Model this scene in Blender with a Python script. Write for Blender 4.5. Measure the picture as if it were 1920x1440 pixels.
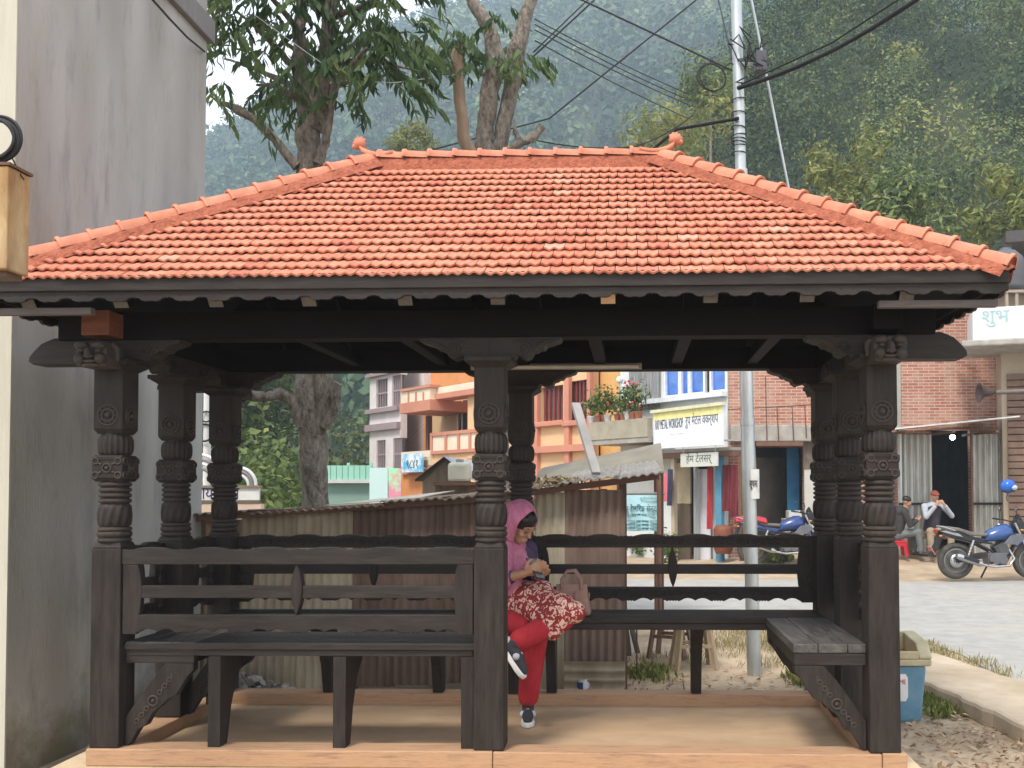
import bpy, bmesh, math, random
import numpy as np
from mathutils import Vector, Matrix, Euler, noise as mnoise
R = math.radians
rnd = random.Random(7)
for o in list(bpy.data.objects): bpy.data.objects.remove(o)
scene = bpy.context.scene
col = scene.collection

# ------------------------------------------------------------------ camera
FPX, PPX, PPY = 1748.8, 1130.6, 866.9          # focal length and principal point, in 1920x1440 pixels
YAW, PITCH, ROLL = R(1.817), R(1.7535), R(-0.135)
EYE = Vector((0, 0, 1.6))
fwd = Vector((-math.sin(YAW) * math.cos(PITCH), math.cos(YAW) * math.cos(PITCH), math.sin(PITCH)))
rgt0 = Vector((math.cos(YAW), math.sin(YAW), 0))
up0 = rgt0.cross(fwd)
rgt = rgt0 * math.cos(ROLL) + up0 * math.sin(ROLL)
up = up0 * math.cos(ROLL) - rgt0 * math.sin(ROLL)
cd = bpy.data.cameras.new('camera')
cam = bpy.data.objects.new('camera', cd); col.objects.link(cam)
cam.matrix_world = Matrix(((rgt.x, up.x, -fwd.x, EYE.x), (rgt.y, up.y, -fwd.y, EYE.y), (rgt.z, up.z, -fwd.z, EYE.z), (0, 0, 0, 1)))
cd.sensor_width = 36; cd.lens = 36 * FPX / 1920
cd.shift_x = (960 - PPX) / 1920; cd.shift_y = (PPY - 720) / 1920
cd.clip_start = 0.05; cd.clip_end = 5000
scene.camera = cam

def ray(px, py):
    return (fwd + rgt * ((px - PPX) / FPX) - up * ((py - PPY) / FPX))
def at(px, py, Y):                      # the point seen at (px, py) standing at depth Y
    d = ray(px, py); return EYE + d * (Y / d.y)
def atz(px, py, z):                     # the point seen at (px, py) at height z
    d = ray(px, py); return EYE + d * ((z - EYE.z) / d.z)

# ------------------------------------------------------------------ sky, sun, exposure
SUN_EL, SUN_DIR = R(56), Vector((-0.42, -0.9, 0)).normalized()      # direction towards the sun, over the ground
w = bpy.data.worlds.new('World'); scene.world = w; w.use_nodes = True
nt = w.node_tree; nt.nodes.clear()
wo = nt.nodes.new('ShaderNodeOutputWorld'); bg = nt.nodes.new('ShaderNodeBackground')
sky = nt.nodes.new('ShaderNodeTexSky'); sky.sky_type = 'NISHITA'; sky.sun_disc = False
sky.sun_elevation = SUN_EL; sky.sun_rotation = math.atan2(SUN_DIR.x, SUN_DIR.y)
sky.dust_density = 2.5; sky.altitude = 900
tc = nt.nodes.new('ShaderNodeTexCoord'); mp = nt.nodes.new('ShaderNodeMapping'); mp.inputs['Scale'].default_value = (1, 1, 2.2)
cn = nt.nodes.new('ShaderNodeTexNoise'); cn.inputs['Scale'].default_value = 2.6; cn.inputs['Detail'].default_value = 7; cn.inputs['Roughness'].default_value = .6
cr = nt.nodes.new('ShaderNodeValToRGB'); cr.color_ramp.elements[0].position = .30; cr.color_ramp.elements[1].position = .52
cr.color_ramp.elements[0].color = (.35, .35, .35, 1); cr.color_ramp.elements[1].color = (.93, .93, .93, 1)
mx = nt.nodes.new('ShaderNodeMix'); mx.data_type = 'RGBA'
mx.inputs[7].default_value = (9.6, 9.9, 10.4, 1)                    # thin bright cloud
nt.links.new(tc.outputs['Generated'], mp.inputs[0]); nt.links.new(mp.outputs[0], cn.inputs[0]); nt.links.new(cn.outputs[0], cr.inputs[0])
nt.links.new(cr.outputs[0], mx.inputs[0]); nt.links.new(sky.outputs[0], mx.inputs[6]); nt.links.new(mx.outputs[2], bg.inputs[0])
bg.inputs[1].default_value = 0.135
nt.links.new(bg.outputs[0], wo.inputs[0])
sd = bpy.data.lights.new('sun', 'SUN'); sd.energy = 2.6; sd.angle = R(14); sd.color = (1, .94, .85)
so = bpy.data.objects.new('sun', sd); col.objects.link(so)
sv = Vector((SUN_DIR.x * math.cos(SUN_EL), SUN_DIR.y * math.cos(SUN_EL), math.sin(SUN_EL)))
so.rotation_euler = sv.to_track_quat('Z', 'Y').to_euler(); so.location = (-10, -20, 40)
scene.view_settings.view_transform = 'Standard'; scene.view_settings.look = 'None'
scene.view_settings.gamma = 1; scene.view_settings.exposure = 0.55
scene.render.engine = 'CYCLES'
scene.cycles.use_denoising = True
scene.cycles.max_bounces = 8; scene.cycles.diffuse_bounces = 4; scene.cycles.glossy_bounces = 3; scene.cycles.transparent_max_bounces = 12
scene.cycles.volume_bounces = 3; scene.cycles.caustics_reflective = False; scene.cycles.caustics_refractive = False
scene.cycles.sample_clamp_indirect = 6

# ------------------------------------------------------------------ helpers
class MB:
    """collects faces; build() links them as ONE mesh object"""
    def __init__(s): s.v = []; s.f = []; s.m = []; s.sm = []
    def add(s, vs, fs, m=0, smooth=False):
        n = len(s.v); s.v += [tuple(x) for x in vs]
        for f in fs: s.f.append([i + n for i in f]); s.m.append(m); s.sm.append(smooth)
        return s
    def box(s, a, b, m=0):
        x0, y0, z0 = a; x1, y1, z1 = b
        s.add([(x0,y0,z0),(x1,y0,z0),(x1,y1,z0),(x0,y1,z0),(x0,y0,z1),(x1,y0,z1),(x1,y1,z1),(x0,y1,z1)],
              [(3,2,1,0),(4,5,6,7),(0,1,5,4),(1,2,6,5),(2,3,7,6),(3,0,4,7)], m); return s
    def obox(s, c, ax, ay, az, m=0):           # centre and three half-axis vectors
        c, ax, ay, az = Vector(c), Vector(ax), Vector(ay), Vector(az)
        vs = [c+ax*i+ay*j+az*k for k in (-1,1) for i,j in ((-1,-1),(1,-1),(1,1),(-1,1))]
        s.add(vs, [(3,2,1,0),(4,5,6,7),(0,1,5,4),(1,2,6,5),(2,3,7,6),(3,0,4,7)], m); return s
    def bar(s, p, q, wd, ht, m=0, upv=(0,0,1)):   # rectangular bar from p to q
        p, q = Vector(p), Vector(q); d = q-p; L = d.length; d.normalize()
        u = Vector(upv); r = d.cross(u)
        if r.length < 1e-4: r = d.cross(Vector((1,0,0)))
        r.normalize(); u = r.cross(d)
        return s.obox((p+q)/2, d*L/2, r*wd/2, u*ht/2, m)
    def tube(s, pts, rad, n=8, m=0, caps=True, smooth=True):
        pts = [Vector(p) for p in pts]; k = len(pts)
        rs = rad if isinstance(rad, (list, tuple)) else [rad]*k
        d0 = (pts[1]-pts[0]).normalized(); a = d0.orthogonal().normalized()
        vs = []
        for i, p in enumerate(pts):
            d = (pts[min(i+1,k-1)]-pts[max(i-1,0)])
            d = d.normalized() if d.length > 1e-9 else d0
            a = (a - d*a.dot(d))
            a = a.normalized() if a.length > 1e-6 else d.orthogonal().normalized()
            b = d.cross(a)
            for j in range(n):
                t = 2*math.pi*j/n; vs.append(p+(a*math.cos(t)+b*math.sin(t))*rs[i])
        fs = [(i*n+j, i*n+(j+1)%n, (i+1)*n+(j+1)%n, (i+1)*n+j) for i in range(k-1) for j in range(n)]
        s.add(vs, fs, m, smooth)
        if caps:
            s.add(vs[:n], [tuple(range(n-1,-1,-1))], m); s.add(vs[-n:], [tuple(range(n))], m)
        return s
    def lathe(s, prof, n=20, c=(0,0,0), m=0, smooth=True, mod=None, axis=None):   # prof: (radius, height)
        vs = []
        for r, z in prof:
            for j in range(n):
                t = 2*math.pi*j/n; rr = r*(mod(t, z) if mod else 1); vs.append(Vector((rr*math.cos(t), rr*math.sin(t), z)))
        if axis is not None:
            q = Vector(axis).to_track_quat('Z','Y').to_matrix(); vs = [q@x for x in vs]
        c = Vector(c); vs = [x+c for x in vs]
        k = len(prof)
        s.add(vs, [(i*n+j, i*n+(j+1)%n, (i+1)*n+(j+1)%n, (i+1)*n+j) for i in range(k-1) for j in range(n)], m, smooth)
        if prof[0][0] > 1e-4: s.add(vs[:n], [tuple(range(n-1,-1,-1))], m)
        if prof[-1][0] > 1e-4: s.add(vs[-n:], [tuple(range(n))], m)
        return s
    def ring(s, c, axis, Rr, r, n=16, k=6, m=0, arc=(0, 2*math.pi)):
        q = Vector(axis).to_track_quat('Z','Y').to_matrix(); c = Vector(c); full = abs(arc[1]-arc[0]-2*math.pi) < 1e-6
        vs = []; nn = n if full else n+1
        for i in range(nn):
            t = arc[0]+(arc[1]-arc[0])*i/n
            for j in range(k):
                u = 2*math.pi*j/k
                vs.append(c+q@Vector(((Rr+r*math.cos(u))*math.cos(t), (Rr+r*math.cos(u))*math.sin(t), r*math.sin(u))))
        s.add(vs, [(i*k+j, ((i+1)%nn)*k+j, ((i+1)%nn)*k+(j+1)%k, i*k+(j+1)%k) for i in range(n if full else n) for j in range(k)], m, True)
        return s
    def ball(s, c, r, n=12, k=8, m=0, rot=None):
        r = Vector(r) if not isinstance(r, (int, float)) else Vector((r,r,r)); c = Vector(c); vs = []
        for i in range(k+1):
            f = math.pi*i/k
            for j in range(n):
                t = 2*math.pi*j/n; p = Vector((r.x*math.sin(f)*math.cos(t), r.y*math.sin(f)*math.sin(t), r.z*math.cos(f)))
                if rot is not None: p = rot@p
                vs.append(c+p)
        s.add(vs, [(i*n+j, (i+1)*n+j, (i+1)*n+(j+1)%n, i*n+(j+1)%n) for i in range(k) for j in range(n)], m, True); return s
    def prism(s, poly, ex, origin=(0,0,0), ux=(1,0,0), uy=(0,0,1), m=0):   # polygon in (ux, uy), extruded by vector ex
        o, ux, uy, ex = Vector(origin), Vector(ux), Vector(uy), Vector(ex); n = len(poly)
        a = [o+ux*p[0]+uy*p[1] for p in poly]; b = [x+ex for x in a]
        if ux.cross(uy).dot(ex) > 0: a, b = b, a
        # a is seen from the outside (towards -ex)
        fs = [tuple(range(n)), tuple(range(2*n-1, n-1, -1))]+[(i, n+i, n+(i+1)%n, (i+1)%n) for i in range(n)]
        s.add(a+b, fs, m); return s
    def grid(s, nu, nv, fn, m=0, smooth=True):
        vs = [fn(i/nu, j/nv) for j in range(nv+1) for i in range(nu+1)]
        s.add(vs, [(j*(nu+1)+i, j*(nu+1)+i+1, (j+1)*(nu+1)+i+1, (j+1)*(nu+1)+i) for j in range(nv) for i in range(nu)], m, smooth); return s
    def mesh(s, name, mats):
        me = bpy.data.meshes.new(name); me.from_pydata(s.v, [], s.f)
        me.polygons.foreach_set('material_index', s.m); me.polygons.foreach_set('use_smooth', s.sm)
        for mm in (mats if isinstance(mats, (list, tuple)) else [mats]): me.materials.append(mm)
        me.update(); return me
    def build(s, name, mats, parent=None, bevel=0, fix=False, **k):
        o = bpy.data.objects.new(name, s.mesh(name, mats)); col.objects.link(o)
        if fix:
            bm = bmesh.new(); bm.from_mesh(o.data); bmesh.ops.recalc_face_normals(bm, faces=bm.faces); bm.to_mesh(o.data); bm.free()
        if bevel: bev(o, bevel)
        if parent: o.parent = parent
        if k: tag(o, **k)
        return o
def bev(o, wd, seg=2):
    md = o.modifiers.new('bevel', 'BEVEL'); md.width = wd; md.segments = seg; md.limit_method = 'ANGLE'; md.angle_limit = R(40)
def tag(o, label=None, cat=None, group=None, kind=None):
    if label: o['label'] = label
    if cat: o['category'] = cat
    if group: o['group'] = group
    if kind: o['kind'] = kind
    return o
def thing(name, label, cat, loc=(0,0,0), rz=0, group=None):
    o = bpy.data.objects.new(name, None); col.objects.link(o); o.empty_display_size = .1
    o.location = loc; o.rotation_euler = (0, 0, rz); tag(o, label, cat, group); return o
def inst(src, name, parent=None, loc=(0,0,0), rot=(0,0,0), sc=(1,1,1)):   # one more object with shared mesh data
    me = src.data if hasattr(src, 'data') else src
    o = bpy.data.objects.new(name, me); col.objects.link(o); o.location = loc
    if isinstance(rot, Matrix): o.rotation_euler = rot.to_euler()
    else: o.rotation_euler = rot
    o.scale = sc
    if parent: o.parent = parent
    return o
def copy_tree(o, parent=None):
    c = o.copy(); col.objects.link(c); c.parent = parent
    for ch in o.children: copy_tree(ch, c)
    return c
def text(name, body, size, mtl, parent=None, loc=(0,0,0), rot=(R(90),0,0), fit=None, align='CENTER', ext=.002, **k):
    cu = bpy.data.curves.new(name, 'FONT'); cu.body = body; cu.size = size; cu.align_x = align; cu.align_y = 'CENTER'; cu.extrude = ext; cu.resolution_u = 3
    t = bpy.data.objects.new(name+'_c', cu); col.objects.link(t)
    dg = bpy.context.evaluated_depsgraph_get(); me = bpy.data.meshes.new_from_object(t.evaluated_get(dg))
    bpy.data.objects.remove(t); me.name = name; me.materials.clear(); me.materials.append(mtl)
    o = bpy.data.objects.new(name, me); col.objects.link(o); o.location = loc; o.rotation_euler = rot
    if fit and len(me.vertices):
        xs = [v.co.x for v in me.vertices]; ww = max(xs)-min(xs)
        if ww > 1e-6: o.scale = (fit/ww, 1, 1)
    if parent: o.parent = parent
    if k: tag(o, **k)
    return o

MATS = {}
def mat(name, c1, c2=None, scale=6, rough=.75, bump=0, bscale=60, metal=0, stretch=(1,1,1), space='world', rand=0,
        c3=None, s3=1.2, a3=.5, lo=.35, hi=.68, spec=.35, trans=0, bdist=.01, rough2=None, detail=5):
    """noise-mixed colours c1/c2, optional large stain colour c3, bump; rand = per-object brightness variation"""
    m = bpy.data.materials.new(name); m.use_nodes = True; t = m.node_tree; N = t.nodes; L = t.links
    b = N['Principled BSDF']; out = N['Material Output']
    b.inputs['Roughness'].default_value = rough; b.inputs['Metallic'].default_value = metal
    b.inputs['Specular IOR Level'].default_value = spec
    if space == 'world': vec = N.new('ShaderNodeNewGeometry').outputs['Position']
    else: vec = N.new('ShaderNodeTexCoord').outputs['Object']
    oi = None
    if rand or space != 'world':
        oi = N.new('ShaderNodeObjectInfo')
    if space != 'world':
        va = N.new('ShaderNodeVectorMath'); va.operation = 'MULTIPLY_ADD'; L.new(oi.outputs['Random'], va.inputs[0]); va.inputs[1].default_value = (37, 53, 71)
        L.new(vec, va.inputs[2]); vec = va.outputs[0]
    mp = N.new('ShaderNodeMapping'); mp.inputs['Scale'].default_value = stretch; L.new(vec, mp.inputs[0])
    colr = None
    if c2 is not None:
        n1 = N.new('ShaderNodeTexNoise'); n1.inputs['Scale'].default_value = scale; n1.inputs['Detail'].default_value = detail; n1.inputs['Roughness'].default_value = .62
        L.new(mp.outputs[0], n1.inputs['Vector'])
        rp = N.new('ShaderNodeValToRGB'); rp.color_ramp.elements[0].position = lo; rp.color_ramp.elements[1].position = hi
        rp.color_ramp.elements[0].color = (*c1, 1); rp.color_ramp.elements[1].color = (*c2, 1)
        L.new(n1.outputs[0], rp.inputs[0]); colr = rp.outputs[0]
        if rough2 is not None:
            mr = N.new('ShaderNodeMapRange'); mr.inputs[1].default_value = lo; mr.inputs[2].default_value = hi; mr.inputs[3].default_value = rough; mr.inputs[4].default_value = rough2
            L.new(n1.outputs[0], mr.inputs[0]); L.new(mr.outputs[0], b.inputs['Roughness'])
    if c3 is not None:
        n3 = N.new('ShaderNodeTexNoise'); n3.inputs['Scale'].default_value = s3; n3.inputs['Detail'].default_value = 6; n3.inputs['Roughness'].default_value = .7
        L.new(mp.outputs[0], n3.inputs['Vector'])
        r3 = N.new('ShaderNodeValToRGB'); r3.color_ramp.elements[0].position = .46; r3.color_ramp.elements[1].position = .66
        r3.color_ramp.elements[0].color = (0,0,0,1); r3.color_ramp.elements[1].color = (a3,a3,a3,1); L.new(n3.outputs[0], r3.inputs[0])
        m3 = N.new('ShaderNodeMix'); m3.data_type = 'RGBA'; L.new(r3.outputs[0], m3.inputs[0])
        if colr: L.new(colr, m3.inputs[6])
        else: m3.inputs[6].default_value = (*c1, 1)
        m3.inputs[7].default_value = (*c3, 1); colr = m3.outputs[2]
    if rand:
        mr = N.new('ShaderNodeMapRange'); mr.inputs[3].default_value = 1-rand; mr.inputs[4].default_value = 1+rand; L.new(oi.outputs['Random'], mr.inputs[0])
        hs = N.new('ShaderNodeHueSaturation'); L.new(mr.outputs[0], hs.inputs['Value'])
        if colr: L.new(colr, hs.inputs['Color'])
        else: hs.inputs['Color'].default_value = (*c1, 1)
        colr = hs.outputs[0]
    if colr: L.new(colr, b.inputs['Base Color'])
    else: b.inputs['Base Color'].default_value = (*c1, 1)
    if bump:
        nb = N.new('ShaderNodeTexNoise'); nb.inputs['Scale'].default_value = bscale; nb.inputs['Detail'].default_value = 4; L.new(mp.outputs[0], nb.inputs['Vector'])
        bp = N.new('ShaderNodeBump'); bp.inputs['Strength'].default_value = bump; bp.inputs['Distance'].default_value = bdist
        L.new(nb.outputs[0], bp.inputs['Height']); L.new(bp.outputs[0], b.inputs['Normal'])
    if trans:
        tr = N.new('ShaderNodeBsdfTranslucent'); ms = N.new('ShaderNodeMixShader'); ms.inputs[0].default_value = trans
        if colr: L.new(colr, tr.inputs[0])
        else: tr.inputs[0].default_value = (*c1, 1)
        L.new(b.outputs[0], ms.inputs[1]); L.new(tr.outputs[0], ms.inputs[2]); L.new(ms.outputs[0], out.inputs[0])
    MATS[name] = m; return m
def flat(name, c, rough=.6, **k): return mat(name, c, tuple(x*.82 for x in c), scale=k.pop('scale', 9), rough=rough, **k)

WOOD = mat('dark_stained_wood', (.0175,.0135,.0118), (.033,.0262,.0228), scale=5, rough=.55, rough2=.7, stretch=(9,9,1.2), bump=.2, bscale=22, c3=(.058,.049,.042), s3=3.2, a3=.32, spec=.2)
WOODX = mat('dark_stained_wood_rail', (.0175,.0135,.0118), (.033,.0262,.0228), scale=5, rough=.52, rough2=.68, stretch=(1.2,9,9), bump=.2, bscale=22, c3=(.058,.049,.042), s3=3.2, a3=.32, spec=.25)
def worn(m, c):          # edges rubbed paler by hands and weather
    t = m.node_tree; b = t.nodes['Principled BSDF']; src = b.inputs['Base Color'].links[0].from_socket
    g = t.nodes.new('ShaderNodeNewGeometry'); r = t.nodes.new('ShaderNodeValToRGB'); r.color_ramp.elements[0].position = .515; r.color_ramp.elements[1].position = .60; r.color_ramp.elements[1].color = (.55,.55,.55,1)
    x = t.nodes.new('ShaderNodeMix'); x.data_type = 'RGBA'; t.links.new(g.outputs['Pointiness'], r.inputs[0]); t.links.new(r.outputs[0], x.inputs[0]); t.links.new(src, x.inputs[6]); x.inputs[7].default_value = (*c, 1); t.links.new(x.outputs[2], b.inputs['Base Color'])
WOODC = mat('dark_carved_wood', (.0175,.0135,.0118), (.033,.0262,.0228), scale=7, rough=.55, rough2=.7, stretch=(5,5,2), bump=.2, bscale=30, spec=.22)
worn(WOODC, (.075,.062,.054))
WOODB = mat('shade_darkened_beam_wood', (.0042,.0028,.0025), (.008,.0054,.0048), scale=5, rough=.6, stretch=(1.2,9,9), bump=.2, bscale=22, spec=.08)  # dark brown taken near black: the shade under the roof is in the colour
WOODR = mat('reddish_bare_wood', (.12,.038,.02), (.2,.07,.035), scale=6, rough=.7, stretch=(1.5,6,8), bump=.15)
WOODP = mat('pale_bare_wood', (.42,.27,.15), (.55,.37,.22), scale=6, rough=.7, stretch=(2,8,8))
SILLW = mat('orange_sill_timber', (.38,.22,.122), (.48,.305,.18), scale=4, rough=.72, stretch=(1.4,10,12), bump=.2, bscale=18, c3=(.22,.11,.065), s3=4, a3=.75)
FLOORW = mat('dusty_tan_floor', (.41,.275,.165), (.49,.345,.215), scale=2.2, rough=.8, stretch=(.8,1.6,1), bump=.15, bscale=30, c3=(.33,.225,.14), s3=2.6, a3=.6, detail=9)
TILE = mat('terracotta_tile', (.49,.182,.112), (.59,.255,.166), scale=16, rough=.72, bump=.15, bscale=90, rand=.13, c3=(.42,.10,.055), s3=2.2, a3=.5, spec=.25)
TILES = mat('terracotta_tile_rows', (.49,.182,.112), (.59,.255,.166), scale=16, rough=.72, bump=.15, bscale=90, c3=(.42,.10,.055), s3=2.2, a3=.5, spec=.25)
TILEP = mat('pale_limed_tile', (.53,.25,.17), (.60,.32,.23), scale=18, rough=.8, bump=.2, bscale=80, spec=.2)
TILED = mat('sooty_tile', (.39,.125,.08), (.50,.185,.125), scale=18, rough=.8, bump=.2, bscale=80, spec=.2)
HIPT = mat('terracotta_hip_tile', (.48,.17,.10), (.58,.24,.15), scale=12, rough=.7, bump=.15, bscale=90, rand=.07, spec=.25)
MORTAR = mat('orange_mortar', (.25,.068,.036), (.40,.125,.07), scale=26, rough=.9, bump=1, bscale=55, bdist=.02)
CONC = mat('grey_concrete', (.30,.28,.25), (.42,.39,.34), scale=5, rough=.9, bump=.4, bscale=35, c3=(.22,.2,.17), s3=1.5, a3=.5)
PLINTH = mat('sandy_concrete', (.50,.38,.24), (.62,.48,.32), scale=5, rough=.9, bump=.4, bscale=35, c3=(.36,.26,.17), s3=2, a3=.5)
STEEL = mat('galvanised_steel', (.42,.45,.45), (.55,.58,.58), scale=5, rough=.38, metal=.65, stretch=(3,3,.6), c3=(.33,.34,.33), s3=3, a3=.5)
BLACK = flat('black_rubber', (.012,.012,.013), .6)
DARK = flat('dark_recess', (.02,.018,.016), .8)
WHITE = flat('white_paint', (.78,.78,.77), .5)
GLASSD = mat('dark_glass', (.03,.035,.04), rough=.08, spec=.8)
# ------------------------------------------------------------------ ground, road, hills
def smooth(a, b, x):
    t = min(1, max(0, (x-a)/(b-a))); return t*t*(3-2*t)
def hill_h(x, y):
    # far hillside, climbing to the right; a nearer wooded spur on the right; a low bank on the left
    far = 0
    if y > 70:
        crest = float(np.interp(x*430/y, [-420,-260,-196,-134,-97,0,150,300,580], [60,100,148,184,197,226,270,300,310]))
        far = crest*smooth(60, 435, y)
    spur = 33*smooth(-15, 13, x-.05*(y-45))*smooth(34, 64, y)*(1-.75*smooth(85, 150, y))
    bank = 6.5*smooth(9, 26, -x)*smooth(16, 38, y)*(1-smooth(60, 90, y))
    n = mnoise.noise(Vector((x*.02, y*.02, 3)))*9*smooth(80, 200, y)+mnoise.noise(Vector((x*.09, y*.09, 1)))*1.2*smooth(35, 60, y)
    return max(far, spur, bank)+n
GROUND = mat('sandy_dirt', (.33,.245,.16), (.46,.36,.255), scale=2.2, rough=.95, bump=.6, bscale=14, bdist=.03, c3=(.25,.185,.115), s3=.9, a3=.6, detail=9)
HILLM = mat('shade_dark_undergrowth', (.014,.024,.010), (.03,.045,.018), scale=.5, rough=.95, c3=(.14,.11,.07), s3=.05, a3=.3)  # undergrowth colour darkened to carry the deep shade between the crowns
def gz(x, y):       # the ground near by: flat dirt, a low rise beyond the road
    z = .30*smooth(16.9, 20.5, y)*smooth(.5, 4, x)
    k = 1-.92*smooth(6.2, 7.6, y)*(1-smooth(17.5, 18.5, y))
    z += k*.015*mnoise.noise(Vector((x*.9, y*.9, 0)))+k*.006*mnoise.noise(Vector((x*4, y*4, 2)))
    return z
xs = sorted(set([-60,-40,-25,-18]+[ -14+i*.4 for i in range(76)]+[18,22,30,40,60])); ys = [-30,-20,-10,-4]+[i*.35 for i in range(86)]+[31,33,36,40]
g = MB(); nx = len(xs)
g.add([(x, y, gz(x, y)) for y in ys for x in xs], [(j*nx+i, j*nx+i+1, (j+1)*nx+i+1, (j+1)*nx+i) for j in range(len(ys)-1) for i in range(nx-1)], 0, True)
g.build('ground', GROUND, kind='structure')
hx = [-420+i*11 for i in range(90)]; hy = [39+i*4 for i in range(12)]+[90+i*10 for i in range(46)]; nx = len(hx)
h = MB(); h.add([(x, y, hill_h(x, y)-.4 if y > 39 else -.6) for y in hy for x in hx], [(j*nx+i, j*nx+i+1, (j+1)*nx+i+1, (j+1)*nx+i) for j in range(len(hy)-1) for i in range(nx-1)], 0, True)
h.build('hillside', HILLM, kind='structure')
ASPH = mat('pale_dusty_asphalt', (.275,.267,.25), (.345,.335,.314), scale=4, rough=.9, bump=.3, bscale=60, c3=(.40,.36,.30), s3=.5, a3=.5, detail=8)
def gp(px, py, z=0): return atz(px, py, z)
near = [gp(300,1150), gp(900,1152), gp(1300,1158), gp(1500,1168), gp(1640,1186), gp(1740,1206), gp(1800,1230), gp(1860,1262), gp(1925,1305), gp(2080,1440), gp(2400,1900)]
far = [gp(300,1088), gp(900,1089), gp(1200,1087), gp(1500,1088), gp(1640,1091), gp(1760,1093), gp(1850,1091), gp(1940,1089), gp(2080,1088), gp(2300,1087), gp(2600,1086)]
rd = MB()
NC = 12; rows = []
def lerpline(L, t):
    t *= len(L)-1; i = min(int(t), len(L)-2); return L[i].lerp(L[i+1], t-i)
NL = 60
for i in range(NL+1):
    a, b = lerpline(near, i/NL), lerpline(far, i/NL)
    for j in range(NC+1):
        p = a.lerp(b, j/NC); e = .05*mnoise.noise(Vector((p.x*1.5, p.y*1.5, 5))) if j in (0, NC) else 0
        rows.append((p.x+e, p.y+e*2, max(.009, gz(p.x, p.y)+.009)))
rd.add(rows, [(i*(NC+1)+j, (i+1)*(NC+1)+j, (i+1)*(NC+1)+j+1, i*(NC+1)+j+1) for i in range(NL) for j in range(NC)], 0, True)
rd.build('road', ASPH, kind='structure', fix=True)
# raised concrete footpath to the right of the pavilion
fp = MB()
FPOLY = [(2.0,7.7),(2.27,7.24),(2.36,6.6),(2.45,6.0),(2.6,5.3),(3.4,5.0),(3.9,5.6),(3.3,6.7),(2.95,7.6),(2.75,8.6),(2.2,8.6)]
FP2 = []
for i in range(len(FPOLY)):
    a, b = Vector(FPOLY[i]), Vector(FPOLY[(i+1)%len(FPOLY)])
    for k in range(5):
        q = a.lerp(b, k/5); FP2.append((q.x+.05*mnoise.noise(Vector((q.x*5, q.y*5, 7))), q.y+.05*mnoise.noise(Vector((q.x*5, q.y*5, 17)))))
fp.prism(FP2, (0,0,.15), (0,0,-.02), (1,0,0), (0,1,0))
fp.build('footpath', mat('dusty_concrete_path', (.37,.295,.21), (.47,.385,.29), scale=3, rough=.95, bump=.5, bscale=20, c3=(.28,.21,.14), s3=1.4, a3=.5), kind='structure', bevel=.03, fix=True)
# ------------------------------------------------------------------ the pavilion
XL, XC, XR, YF, YM, YB = -2.63, -.71, 1.219, 4.664, 5.301, 5.938
ZS, ZK, ZT, ZB = .328, 1.347, 2.215, 2.367
pav = thing('pavilion', 'open timber resting pavilion with carved dark posts and orange tiled hip roof', 'pavilion', (0,0,0))
# plinth, floor, sills
MB().box((XL-.26,YF-.27,-.05),(XR+.2,YB+.24,.242)).build('plinth', PLINTH, pav, bevel=.02)
MB().box((XL-.02, YF-.03, .2),(XR+.02, YB+.04, .258)).build('floor_slab', FLOORW, pav)
SW = .15
def sill(a, b): return MB().box(a, b).build('sill_beam', SILLW, pav, bevel=.006)
sill((XL-.085,YF-.085,.243),(XC+.02,YF+.065,ZS)); sill((XC+.023,YF-.083,.243),(XR-.02,YF+.065,ZS-.003)); sill((XR-.017,YF-.087,.243),(XR+.1,YF+.065,ZS+.002))
sill((XL-.085,YB-.065,.243),(XC-.003,YB+.085,ZS-.002)); sill((XC,YB-.065,.243),(XR+.085,YB+.085,ZS))
sill((XL-.083,YF+.068,.243),(XL+.067,YB-.068,ZS-.004)); sill((XR-.067,YF+.068,.243),(XR+.083,YB-.068,ZS-.004))

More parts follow.
